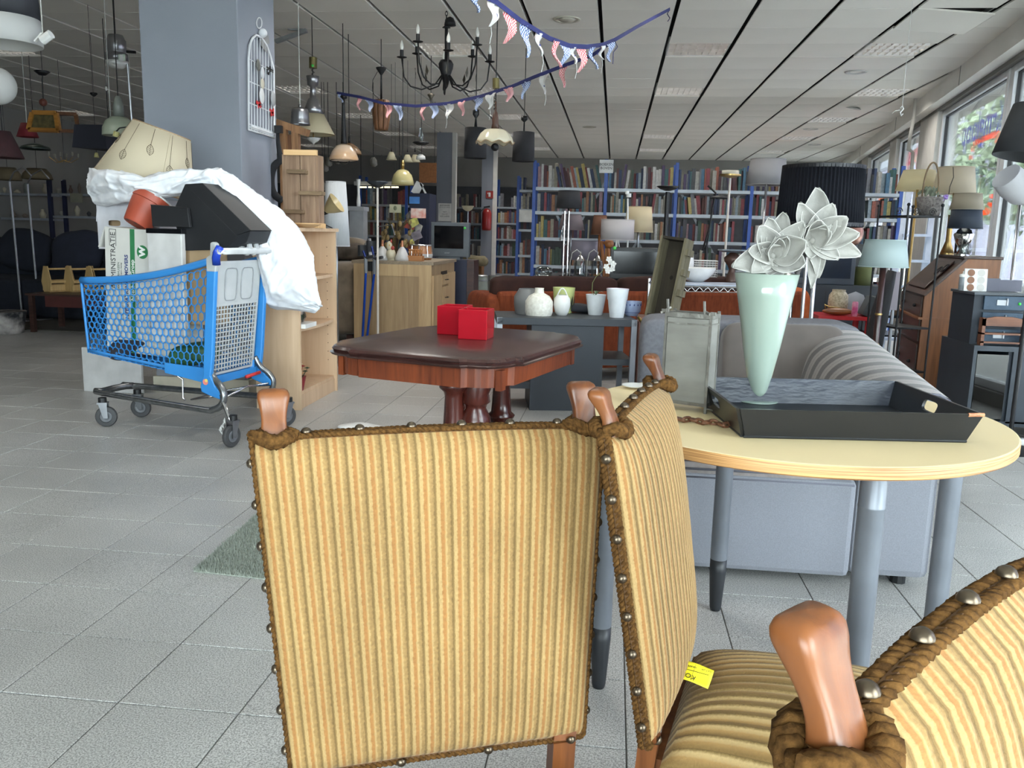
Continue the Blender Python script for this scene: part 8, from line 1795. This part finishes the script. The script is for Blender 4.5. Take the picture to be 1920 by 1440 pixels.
# big pleated black shade, very near the flowers
floorlamp('floor_lamp','very large black pleated drum shade behind the right magnolia',4.95,1535,[(77,424),(73,312)],mat('black_pleated',(17,20,28),.85,c2=(13,15,22),scale=4,spec=.2),0,mat('silver_pole',(190,190,194),.25,.8),.012,rib=.02)
t=[o for o in COL.objects if o.get('label','').startswith('very large black pleated')][0]; x,y=t.location.x,4.95; zt2=P(1535,420,Y=4.95).z; part(t,'second_pole',B().cyl((x-.05,y+.0,.02),(x-.05,y,zt2),.010,n=10),mat('silver_pole',(190,190,194),.25,.8),w=True); (xx,yy),pr=lp(4.95,1535,[(77,424),(77,420),(73,316),(73,311)]); part(t,'lower_band',B().lathe([(pr[0][0]*1.015,pr[0][1]),(pr[1][0]*1.02,pr[1][1]+.008)],48,(x,y,0)),black_metal,w=True); part(t,'upper_band',B().lathe([(pr[2][0]*1.02,pr[2][1]-.006),(pr[3][0]*1.02,pr[3][1])],48,(x,y,0)),black_metal,w=True)
# mint shade lamp on dark turned pole
t,x,y,pr=floorlamp('floor_lamp','pale mint drum shade on a dark turned wooden floor-lamp pole',5.0,1656,[(44,500),(36,450)],fabricshade('mint_shade',(180,196,196),.3),0,wood('dark_turned_pole',(62,34,30),(36,20,20),2,.3),.017,.15)
for z_ in (.35,.55,.72): part(t,'brass_ring',B().lathe([(.0175,z_),(.021,z_+.006),(.0175,z_+.012)],16,(x,y,0)),brass,smooth=True,w=True)
# dark monitor on dark cabinet
Ym=8.5; a=P(1498,455,Y=Ym); c=P(1601,535,Y=Ym); t=thing('television','wide dark television below the big pleated shade','television',((a.x+c.x)/2,Ym,c.z)); part(t,'cabinet',B().box((a.x,Ym,c.z),(c.x,Ym+.09,a.z)),mat('dark_blue_bezel',(44,52,64),.4),w=True,bev=.006); part(t,'screen',B().box((a.x+.03,Ym-.004,c.z+.06),(c.x-.04,Ym,a.z-.03)),mat('blue_dark_screen',(28,36,50),.2),w=True); ca=P(1500,536,Y=Ym)
t=thing('cabinet','dark slate media cabinet under the wide television','cabinet',(a.x,Ym-.08,0)); part(t,'body',B().box((a.x-.1,Ym-.05,0),(P(1650,560,Y=Ym).x,Ym+.4,c.z-.0)),mat('slate_cabinet',(32,38,47),.5),w=True,bev=.004); part(t,'door_gap',B().box(((a.x+c.x)/2,Ym-.052,.05),((a.x+c.x)/2+.006,Ym-.049,c.z-.05)),black_pl,w=True)
simple('lampshade','olive green drum shade standing on the slate cabinet','lampshade',1617,533,[(17,534),(16,500)],mat('olive_shade',(92,98,58),.8),zz_=c.z,Y=8.6)
solo('speaker','tall dark speaker box between television and olive shade','speaker',B().box((P(1602,500,Y=8.65).x,8.65,c.z),(P(1634,500,Y=8.65).x,8.85,P(1620,458,Y=8.65).z)),black_pl,(P(1617,534,Y=8.65).x,8.7,c.z),bev=.005)
solo('copper_pot','round copper-pink pot under the edge of the pleated shade','pot',B().sph(P(1592,438,Y=8.5),.13,20,12).cyl((P(1592,438,Y=8.5).x,8.52,c.z+.0),(P(1592,438,Y=8.5).x,8.52,P(1592,445,Y=8.5).z),.012,n=8),mat('copper_pink',(150,108,92),.3,.5),(P(1592,440,Y=8.5).x,8.5,c.z),smooth=True)
# red table with odds and ends
rz_=.50; a=P(1535,592,z=rz_); c=P(1640,597,z=rz_); redm=mat('red_lacquer_metal',(176,26,34),.35)
t=thing('side_table','bright red metal side table of bric-a-brac behind the grey sofa','table',(a.x,a.y,0)); w_=c.x-a.x; part(t,'top',B().box((0,0,rz_-.03),(w_,.42,rz_)),redm)
for x in (0,w_-.04):
    for y in (0,.38): part(t,'leg',B().box((x,y,0),(x+.04,y+.04,rz_-.03)),redm)
part(t,'lower_shelf',B().box((.03,.03,.12),(w_-.03,.39,.14)),redm)
RYt=a.y
t,c_,pr=simple('ceramic_lantern','cream pierced ceramic lantern jar on the red table','jar',1570,581,[(17,583),(18,562),(17,548),(14,543),(12,541),(12,537)],mat('cream_pierced_ceramic',(196,184,158),.6,c2=(150,138,112),scale=60),zz_=rz_,Y=RYt+.25)
t=thing('wooden_duck','carved amber wooden bird ornament on the red table','ornament',(P(1570,588,Y=RYt+.1).x,RYt+.1,rz_)); part(t,'body',B().sph((0,0,.035),(.13,.05,.03),18,10),wood('amber_wood',(150,96,54),(96,54,30),0,.35),smooth=True); part(t,'handle',B().tube([(-.10,0,.05),(-.11,0,.09),(-.07,0,.07),(.02,0,.065)],.007,6),brass,smooth=True)
t=thing('decorative_plate','octagonal white plate standing on the red table','plate',(P(1603,590,Y=RYt+.3).x,RYt+.33,rz_)); part(t,'plate',B().cyl((0,.0,.10),(0,.012,.10),.095,n=8),mat('grey_white_plate',(178,180,184),.3),smooth=False); part(t,'prop',B().box((-.03,.012,0),(.03,.05,.03)),black_pl)
t=thing('drink_can','slim pink drink can on the red table','can',(P(1602,588,Y=RYt+.06).x,RYt+.06,rz_)); part(t,'can',B().lathe([(.0005,0),(.022,0),(.025,.006),(.025,.115),(.02,.125),(.0005,.125)],20),mat('pink_can',(176,50,104),.3,c2=(210,150,170),scale=20),ang=40)
t=thing('picture_frames','dark framed pictures stacked leaning on the red table','frame',(P(1628,590,Y=RYt+.1).x,RYt+.12,rz_))
for k in range(3): M_=Matrix.Translation((.02*k-.02,.03*k,0))@Matrix.Rotation(R(22+4*k),4,'Y'); part(t,'frame',B().box((-.05,-.08,0),(.0,.08,.17),M_),mat('frame_dark_%d'%k,[(60,64,66),(96,100,100),(34,36,40)][k],.4),bev=.003)
# dark slanted case, ladder
a=P(1676,500,Y=5.9); c=P(1650,600,Y=5.9); t=solo('guitar_case','black slanted soft case leaning behind the mint lamp','case',B().tube([Vector((c.x-.05,5.95,.0)),P(1650,585,Y=5.95),P(1662,540,Y=5.95),P(1673,508,Y=5.95)],[.10,.10,.08,.05],12,flat=.5),mat('black_nylon',(26,26,30),.8),(c.x,5.95,0),smooth=True)
lad=mat('pale_blue_grey_ladder',(186,196,214),.4)
t=thing('step_ladder','pale blue-white A-frame step ladder in front of the right bookcase','ladder',(P(1710,600,Y=9.0).x,9.0,0)); 
tA,tB=P(1715,350,Y=9.0),P(1757,350,Y=9.0); bA=P(1640,640,Y=8.7);bB=P(1757+0,640,Y=8.7); 
f1=Vector((P(1655,600,Y=8.6).x,8.6,0)); f2=Vector((P(1728,600,Y=8.6).x,8.6,0)); tp1=P(1707,352,Y=9.1); tp2=P(1752,352,Y=9.1)
part(t,'rail',B().bar(f1,tp1,.05,.03),lad,w=True); part(t,'rail',B().bar(f2,tp2,.05,.03),lad,w=True)
for k in range(6): u_=.12+.15*k; part(t,'step',B().bar(f1.lerp(tp1,u_),f2.lerp(tp2,u_),.09,.025),lad,w=True)
g1=Vector((tp1.x+.02,9.7,0)); g2=Vector((tp2.x+.14,9.7,0)); part(t,'rear_rail',B().bar(g1,tp1,.03,.03),lad,w=True); part(t,'rear_rail',B().bar(g2,tp2,.03,.03),lad,w=True); part(t,'top_step',B().bar(tp1,tp2,.14,.03),lad,w=True)
# wrought-iron plant stand with basket
Yi=6.0; g=lambda x,y,d=0:P(x,y,Y=Yi+d); zt2=g(1720,407).z; xa_,xb_=g(1672,407).x,g(1771,407).x
t=thing('plant_stand','black wrought-iron plant stand with scrolled gallery by the windows','plant stand',(xa_,Yi,0))
for x,y,ytop in ((xa_,Yi+.3,392),(xa_+.10,Yi,386),(xb_,Yi+.05,386),(xb_-.10,Yi+.32,395)): part(t,'post',B().cyl((x,y,0),(x,y,zt2+.075),.007,n=8).sph((x,y,zt2+.08),.012,8,6),ironm,w=True)
for zz2 in (zt2,.55,.25): part(t,'tray',B().add([(xa_,Yi+.3,zz2),(xa_+.10,Yi,zz2),(xb_,Yi+.05,zz2),(xb_-.10,Yi+.32,zz2),(xa_,Yi+.3,zz2+.012),(xa_+.10,Yi,zz2+.012),(xb_,Yi+.05,zz2+.012),(xb_-.10,Yi+.32,zz2+.012)],[(3,2,1,0),(4,5,6,7),(0,1,5,4),(1,2,6,5),(2,3,7,6),(3,0,4,7)]),ironm,w=True)
for x in (xa_+.05,xa_+.16,xb_-.07): part(t,'scroll',B().tube([(x+.022*(1-k/26)*math.cos(k*.5),Yi+.02,zt2+.035+.026*(1-k/26)*math.sin(k*.5)) for k in range(22)],.0035,5),ironm,w=True)
q=g(1744,402,.12); t=thing('basket','grey woven planter basket with tall hoop handle and purple blossom on plant stand','basket',(q.x,Yi+.14,zt2+.012)); m_=mpp(q); wick=mat('grey_wicker',(126,120,116),.9,c2=(84,78,76),scale=55,bump=.6,bscale=120)
part(t,'basket',B().lathe([(.0005,0),(17*m_,0),(21*m_,14*m_),(25*m_,34*m_),(24*m_,35*m_),(.0005,30*m_)],36,(0,0,0),mod=lambda a,i:1+.03*math.sin(a*16+i*PI)),wick,smooth=True); part(t,'hoop_handle',B().tube([(14*m_*math.cos(a)-2*m_,0,(34+64*math.sin(a)**.8)*m_) for a in [PI*k/18 for k in range(19)]],.006,8),mat('bare_willow',(120,100,76),.8),smooth=True)
b=B()
for k in range(40): a=random.uniform(0,6.3); r=random.uniform(0,.07); v=Vector((r*math.cos(a)-.01,r*math.sin(a),34*m_+random.uniform(0,.05))); b.add([v,v+Vector((.012,.004,.012)),v+Vector((.006,0,.03)),v+Vector((-.008,.002,.014))],[(0,1,2,3)])
part(t,'foliage',b,mat('grey_green_foliage',(104,110,92),.8),kind='stuff')
for k in range(7): part(t,'purple_blossom',B().sph((.07+.012*math.cos(k),-.05+.01*math.sin(k*2),33*m_+.014*math.sin(k*1.3)),.010,8,6),mat('lilac_petal',(150,120,190),.7),smooth=True)
# secretary desk
N0=P(1729,600,Y=6.35); N=Vector((N0.x,6.35,0)); fd=Vector((.16,.98,0)).normalized(); sd_=Vector((.985,-.12,0)).normalized(); M=frame_at(N,sd_,fd,(0,0,1))
t=thing('secretary_desk','dark brown slant-front writing desk with orange-brown side panel near the windows','desk',M=M); secd=wood('dark_walnut',(76,52,42),(46,30,24),1,.35); secs=wood('orange_walnut_side',(142,92,56),(108,66,38),2,.4)
dS=.46; dF=.86; zT=P(1787,485,Y=6.33).z; zM=P(1728,552,Y=6.35).z; zL=P(1728,570,Y=6.35).z
part(t,'side_panel',B().prism([(0,.0),(dS,.0),(dS,zT),(.24,zT),(0,zM)],(0,.02)),secs); part(t,'side_panel',B().prism([(0,.0),(dS,.0),(dS,zT),(.24,zT),(0,zM)],(dF-.02,dF)),secd)
part(t,'top_board',B().box((.22,-.012,zT),(dS+.01,dF+.012,zT+.02)),secd,bev=.004); part(t,'back_panel',B().box((dS-.01,.02,0),(dS,dF-.02,zT)),secd); part(t,'front_panel',B().box((0,.02,.0),(.018,dF-.02,zM)),secd)
sl0=Vector((0,0,zM)); sl1=Vector((.24,0,zT)); part(t,'slant_flap',B().prism([(-.012,zM-.006),(.004,zM-.012),(.25,zT-.004),(.235,zT+.008)],(-.006,dF+.006)),secd,bev=.003)
part(t,'raised_panel',B().prism([(.022,zM+.028),(.03,zM+.02),(.21,zT-.035),(.202,zT-.026)],(.12,dF-.12)).xf(Matrix.Translation((-.012,0,.012))),secd,bev=.006)
q=Vector((.12,dF*.55,(zM+zT)/2+.03)); part(t,'yellow_label',B().prism([(.075,zM+.105),(.080,zM+.10),(.12,zM+.15),(.115,zM+.155)],(dF*.66,dF*.75)),mat('yellow_label',(190,170,70),.6))
for k,(za,zb3) in enumerate(((zM-.16,zM-.02),(zM-.34,zM-.18),(.12,zM-.36))): d=part(t,'drawer',B().box((-.014,.04,za),(.0,dF-.04,zb3)),secd,bev=.003); part(d,'knob',B().sph((-.022,dF*.25,(za+zb3)/2),.014,8,6),black_metal); part(d,'knob',B().sph((-.022,dF*.75,(za+zb3)/2),.014,8,6),black_metal)
part(t,'waist_moulding',B().box((-.03,-.012,zM-.178),(dS,dF+.012,zM-.162)),secs)
MI=full(t); top=lambda x,y:MI@Vector((x,y,zT+.02)); DT=top(0,0).z
t=thing('sunglasses','black sunglasses lying on the slanted desk flap','glasses',MI@Vector((.15,.16,zM+.22))); I=full(t).inverted()@MI
part(t,'rim',B().tube([Vector((.14+.03*math.cos(a)*.8,.14+.035*math.sin(a),zM+.185+.03*math.cos(a)*.9)) for a in [2*PI*k/10 for k in range(10)]],.006,5,closed=True).xf(I),black_pl); part(t,'rim',B().tube([Vector((.12+.03*math.cos(a)*.8,.24+.035*math.sin(a),zM+.165+.03*math.cos(a)*.9)) for a in [2*PI*k/10 for k in range(10)]],.006,5,closed=True).xf(I),black_pl)
# lamps on the desk
def dlamp(label,px,shade,m,x,y,bm__,body):
    c=top(x,y); t,xx,yy,pr=floorlamp('table_lamp',label,c.y,px,shade,m,0,bm__,.006,.05,0,'table lamp',None,DT); part(t,'body',B().lathe([(r,DT+z_) for r,z_ in body],24,(xx,yy,0)),bm__,smooth=True,w=True); return t
silverm=mat('bright_silver',(206,204,200),.15,1)
dlamp('silver fluted urn table lamp with black shade on the secretary desk',1809,[(30,428),(26,394)],mat('blue_black_shade',(34,44,58),.7),.40,.12,silverm,[(.03,0),(.045,.01),(.02,.05),(.05,.09),(.068,.15),(.05,.165),(.045,.18),(.01,.20)])
dlamp('table lamp with small taupe shade just above the black-shaded urn lamp',1812,[(29,393),(24,363)],fabricshade('taupe_shade',(170,160,142),.35),.36,.42,mat('dark_lamp_body',(52,50,56),.3,.5),[(.03,0),(.05,.01),(.05,.12),(.03,.2),(.02,.25)])
dlamp('table lamp with beige shade and a dark cord across it, right by the windows',1788,[(38,363),(31,314)],fabricshade('beige_lit_shade',(214,204,184),.5),.33,.70,brass,[(.03,0),(.05,.01),(.02,.1),(.02,.3)])
t=[o for o in COL.objects if o.get('label','').startswith('table lamp with beige shade and a dark')][0]; q=full(t).translation; part(t,'dark_cord',B().tube([P(1787,313,Y=q.y-.14),P(1788,332,Y=q.y-.16),P(1781,350,Y=q.y-.17),P(1779,364,Y=q.y-.17)],.003,4),cord_blk,smooth=True,w=True)
c=top(.30,.10); t=thing('glass_vase','small clear glass vase beside the silver urn lamp','vase',(c.x-.06,c.y,DT)); part(t,'glass',B().lathe([(.0005,0),(.035,0),(.05,.04),(.045,.08),(.03,.10),(.035,.11)],24),clear_glass,smooth=True)
floorlamp('floor_lamp','large cream coolie lampshade behind the basket hoop',7.3,1720,[(38,357),(28,320)],fabricshade('cream_coolie',(226,216,184),.5),0,brass,.010)
# low black tables, desk lamp, cream lamp
lz=.47; L0=P(1712,602,z=lz); t=thing('low_table','low black table with pale metal legs in front of the secretary desk','table',(L0.x,L0.y,0)); q=P(1752,627,z=lz); dxv=(q-L0); part(t,'top',B().add([L0,q,q+Vector((.42,.12,0)),L0+Vector((.42,.26,0))]+[v-Vector((0,0,.03)) for v in (L0,q,q+Vector((.42,.12,0)),L0+Vector((.42,.26,0)))],[(0,1,2,3),(7,6,5,4),(0,4,5,1),(1,5,6,2),(2,6,7,3),(3,7,4,0)]),char,w=True)
for v in (L0,q,q+Vector((.38,.08,0)),L0+Vector((.38,.20,0))): part(t,'leg',B().box((v.x,v.y+.01,0),(v.x+.045,v.y+.05,lz-.03)),mat('pale_metal_leg',(160,156,152),.4,.5),w=True)
TL=Vector((L0.x+.25,L0.y+.10,lz))
t=thing('desk_lamp','grey clamp desk lamp with round reflector on the low black table','desk lamp',TL); a=P(1722,600,Y=TL.y); c=P(1742,578,Y=TL.y); part(t,'head',B().tube([P(1748,576,Y=TL.y),P(1742,580,Y=TL.y),P(1736,584,Y=TL.y)],[.03,.07,.085],20,cap=False),mat('grey_reflector',(110,112,120),.3,.5),smooth=True,w=True); part(t,'inner',B().tube([P(1737,583,Y=TL.y-.005),P(1736.5,583.5,Y=TL.y-.005)],.075,20),white_pl,w=True); part(t,'clamp',B().tube([TL+Vector((-.02,0,0)),TL+Vector((-.01,0,.05)),P(1744,582,Y=TL.y)],.012,6),black_metal,w=True); part(t,'arm',B().bar(P(1745,603,Y=TL.y),P(1790,586,Y=TL.y+.02),.03,.02),white_pl,w=True)
t,x,y,pr=floorlamp('table_lamp','small cream drum table lamp on the low black table',TL.y+.12,1779,[(18.5,580),(18,545)],fabricshade('cream_small',(226,216,180),.45),0,brass,.006,.05,0,'table lamp',None,lz)
t=thing('wire_tangle','tangled wicker and cables heap on the low black table','cables',TL+Vector((.12,.08,0)));b=B()
for k in range(14): a=random.uniform(0,6); b.tube([(.09*math.cos(a+j*.6)+random.uniform(-.02,.02),.07*math.sin(a+j*.6),.006+.012*k*.4+random.uniform(0,.02)) for j in range(9)],.003,4)
part(t,'strands',b,mat('wicker_brown',(104,94,84),.8),kind='stuff'); solo('candle_block','small orange block on the low black table edge','block',B().box((TL.x+.18,TL.y-.12,lz),(TL.x+.24,TL.y-.07,lz+.04)),mat('orange_block',(180,96,56),.6),(TL.x+.2,TL.y-.1,lz))
# charcoal tv cabinet at right edge with drawer chest on top
cz=.55; C0=P(1834,648,z=cz); C1=P(1925,652,z=cz); chm=mat('charcoal_cabinet',(42,50,59),.5); t=thing('media_cabinet','charcoal media cabinet on castors with open dark shelves at the right edge','cabinet',(C0.x,C0.y,0)); w_=.95
part(t,'top',B().box((-.02,0,cz-.03),(w_,.5,cz)),chm); part(t,'front_panel',B().box((.20,.0,.10),(w_,.02,cz-.03)),chm); part(t,'side',B().box((-.02,0,.10),(.0,.5,cz-.03)),chm); part(t,'bottom',B().box((-.02,0,.08),(w_,.5,.11)),chm); part(t,'divider',B().box((.18,.02,.11),(.20,.5,cz-.03)),chm); part(t,'back',B().box((0,.48,.1),(w_,.5,cz-.03)),black_pl); part(t,'glass_door',B().box((.0,.01,.12),(.18,.014,cz-.05)),glassy('smoked_glass',(60,66,72),.3)); part(t,'inner_shelf',B().box((0,.03,.3),(.18,.48,.315)),chm)
for x in (.05,.55): part(t,'castor',B().cyl((x,.04,.04),(x+.03,.04,.04),.04,n=16),rubber)
db=mat('worn_blue_paint',(56,76,94),.6,c2=(42,60,78),scale=7,bump=.2,bscale=60); dz=cz; D0=Vector((P(1816,640,Y=C0.y+.1).x,C0.y+.08,cz)); D1x=P(1912,640,Y=C0.y+.1).x; zD=P(1850,553,Y=C0.y+.1).z
t=thing('drawer_chest','worn blue-painted chest of wide drawers on the charcoal media cabinet','chest',D0); wD=D1x-D0.x; hD=zD-cz
part(t,'carcass',B().box((0,.01,0),(wD,.34,hD)),mat('dark_blue_black',(34,42,52),.6)); part(t,'top',B().box((-.01,-.01,hD),(wD+.01,.35,hD+.015)),mat('grey_worn_top',(74,80,86),.5),bev=.002)
for k in range(3):
    d=part(t,'drawer',B().box((.05,-.008,.012+k*hD/3),(wD-.012,.01,hD/3-.004+k*hD/3)),db,bev=.002); part(d,'label_holder',B().box((wD*.42,-.012,.04+k*hD/3),(wD*.64,-.008,.07+k*hD/3)).box((wD*.6,-.02,.04+k*hD/3),(wD*.62,-.008,.08+k*hD/3)),steel)
part(t,'green_dot',B().sph((wD*.86,-.009,hD-.045),.009,10,6),mat('green_dot',(80,210,90),.6))
# small wooden rack before the chest
rk=wood('brown_rack_wood',(122,76,50),(86,50,32),0,.45); t=thing('letter_rack','low brown wooden rack with rails in front of the blue drawer chest','rack',(D0.x+.03,C0.y+.01,cz)); w2=wD*.82
for x in (0,w2): part(t,'end_post',B().box((x,0,0),(x+.018,.05,.16)),rk)
part(t,'top_rail',B().prism([(0,.115),(w2,.115),(w2,.155),(w2*.7,.17),(w2*.3,.17),(0,.155)],(.0,.012)),rk); part(t,'shelf',B().box((0,.0,.065),(w2,.05,.075)),rk); part(t,'low_rail',B().box((0,.0,.015),(w2,.01,.025)),rk)
# frames and pictures on the chest
zc2=zD+.015
def card(name,label,cat,px0,px1,py0,py1,Y,m,parts=None):
    a=P(px0,py0,Y=Y); c=P(px1,py1,Y=Y); t=thing(name,label,cat,((a.x+c.x)/2,Y,zc2)); h_=a.z-c.z; part(t,'panel',B().box((-(c.x-a.x)/2,0,0),((c.x-a.x)/2,.014,h_),Matrix.Rotation(R(-6),4,'X')),m,bev=.001); return t,(c.x-a.x),h_
yy=D0.y+.12
t,w_,h_=card('photo_frame','white multi-picture frame with round openings on the blue chest','frame',1811,1849,508,551,yy,white_pl)
for i in range(2):
    for j in range(3): part(t,'round_opening',B().lathe([(.0005,0),(.021,0)],18).xf(Matrix.Rotation(R(-6),4,'X')@Matrix.Translation((-w_*.22+i*w_*.45,-.002,h_*(.16+.33*j)))@Matrix.Rotation(R(90),4,'X')),mat('opening_%d'%i,[(132,90,66),(200,196,190)][i],.6))
card('photo_frame','dark slate frame leaning right of the white frame','frame',1846,1874,526,551,yy+.05,mat('slate_frame',(80,80,94),.5)); card('photo_frame','second dark slate frame at the right of the blue chest','frame',1872,1915,528,551,yy+.07,mat('slate_frame',(80,80,94),.5))
t=thing('bottle','grey and white lidded canister beside the round-opening frame','canister',(P(1807,550,Y=yy).x,yy+.03,zc2)); part(t,'body',B().lathe([(.0005,0),(.022,0),(.022,.08),(.012,.09)],18),mat('grey_canister',(140,146,152),.4),smooth=True); part(t,'lid',B().lathe([(.024,.08),(.024,.095),(.008,.10),(.006,.115),(.0005,.117)],18),white_pl,smooth=True)
# right-edge lamps
Ye=5.3; t=thing('floor_lamp','chrome pole floor lamp with white tulip shade at the right edge','floor lamp',(P(1869,780,Y=5.78).x,5.8,0)); f_=P(1869,786,z=0); hT=P(1913,378,Y=5.8); part(t,'pole',B().tube([f_+Vector((0,0,.01)),hT],.0115,10),chrome,w=True,smooth=True); part(t,'base',B().lathe([(.0005,0),(.14,0),(.14,.014),(.0005,.02)],28,f_),chrome,w=True); part(t,'tulip_shade',B().tube([P(1934,372,Y=5.75),P(1918,360,Y=5.72),P(1900,345,Y=5.7),P(1886,330,Y=5.68)],[.05,.09,.098,.088],24,cap=False),fabricshade('white_tulip_glass',(206,206,208),.3),smooth=True,w=True); part(t,'neck',B().tube([hT,P(1926,372,Y=5.76)],.012,8),chrome,w=True)
q=P(1914,250,Y=4.9); t=thing('floor_lamp','black tilted lampshade cut off at the right edge above the tulip lamp','floor lamp',(q.x+.05,4.9,0)); b=B().lathe([(.20,-.13),(.165,.13)],36).xf(Matrix.Translation((q.x+.10,4.9,q.z))@Matrix.Rotation(R(9),4,'Y')); o=part(t,'shade',b,mat('slate_black_shade',(52,54,58),.8),smooth=True,w=True); md=o.modifiers.new('t','SOLIDIFY'); md.thickness=.002; part(t,'pole',B().cyl((q.x+.14,4.9,.01),(q.x+.14,4.9,q.z),.012,n=10),black_metal,w=True); part(t,'base',B().lathe([(.0005,0),(.14,0),(.14,.014),(.0005,.02)],24,(q.x+.14,4.9,0)),black_metal,w=True)
q=P(1925,790,z=0); t=thing('exercise_ring','black rubber hoop standing at the right edge near the windows','hoop',(q.x,q.y,0)); part(t,'hoop',B().tube([(.05*math.cos(a)*2.2,.0,.17+.17*math.sin(a)) for a in [2*PI*k/28 for k in range(28)]],.016,8,closed=True).xf(Matrix.Translation((.10,0,.016))),black_pl,smooth=True)
q=P(1903,835,z=0); t=thing('power_strip','white power strip with cable on the floor at the right edge','power strip',q); part(t,'strip',B().box((0,0,0),(.18,.05,.035)),white_pl,bev=.006); part(t,'cable',B().tube([(.0,.02,.01),(-.05,.06,.006),(.02,.2,.006),(.14,.3,.006)],.005,6),cord_wht,smooth=True)
solo('panel_stack','brown board leaning behind the right-edge chrome lamp','board',B().box((-.02,0,0),(.0,.5,1.05),Matrix.Translation((P(1915,600,Y=6.3).x+.1,6.2,0))@Matrix.Rotation(R(10),4,'Y')),mat('brown_hardboard',(120,92,76),.7),(P(1915,600,Y=6.3).x+.1,6.2,0))
# glass table behind mint lamp with white tubs
q=P(1682,600,Y=7.7); t=thing('glass_side_table','small dark side table of white tubs behind the mint lamp','table',(q.x-.25,7.5,0)); part(t,'top',B().box((0,0,.50),(.5,.4,.52)),mat('dark_glass_top',(40,46,54),.15)); part(t,'shelf',B().box((0,0,.34),(.5,.4,.355)),mat('dark_glass_top',(40,46,54),.15))
for x in (0.01,.46):
    for y in (.01,.36): part(t,'leg',B().box((x,y,0),(x+.03,y+.03,.50)),steel)
for k,(x,c_) in enumerate(((.10,(216,214,206)),(.24,(196,170,140)),(.38,(206,206,210)))): solo('tub',['white tub left on the dark side table','tan tub in the middle of the dark side table','white tub right on the dark side table'][k],'tub',B().lathe([(.0005,.52),(.05,.52),(.06,.60),(.055,.60),(.0005,.53)],20,(q.x-.25+x,7.65,0)),mat('tub_%d'%k,c_,.5),(q.x-.25+x,7.65,.52),smooth=True)
# square white post lamp (tall paper-column) by the mint lamp
a=P(1678,510,Y=6.2); c=P(1690,582,Y=6.2); t=thing('floor_lamp','slim square pale-mauve column floor lamp right of the mint lamp','floor lamp',(a.x,6.2,0)); part(t,'column',B().box((a.x-.01,6.2,c.z),(a.x+.05,6.26,a.z)),fabricshade('mauve_paper',(176,168,176),.3),w=True); part(t,'pole',B().cyl((a.x+.02,6.23,.01),(a.x+.02,6.23,c.z),.012,n=8),steel,w=True); part(t,'base',B().lathe([(.0005,0),(.11,0),(.11,.014),(.0005,.02)],20,(a.x+.02,6.23,0)),steel,w=True)
# small side table whose leg shows between the velvet chairs
for o in COL.objects:
    if o.name.startswith('trim') or o.name.startswith('baseboard'): o['kind']='structure'
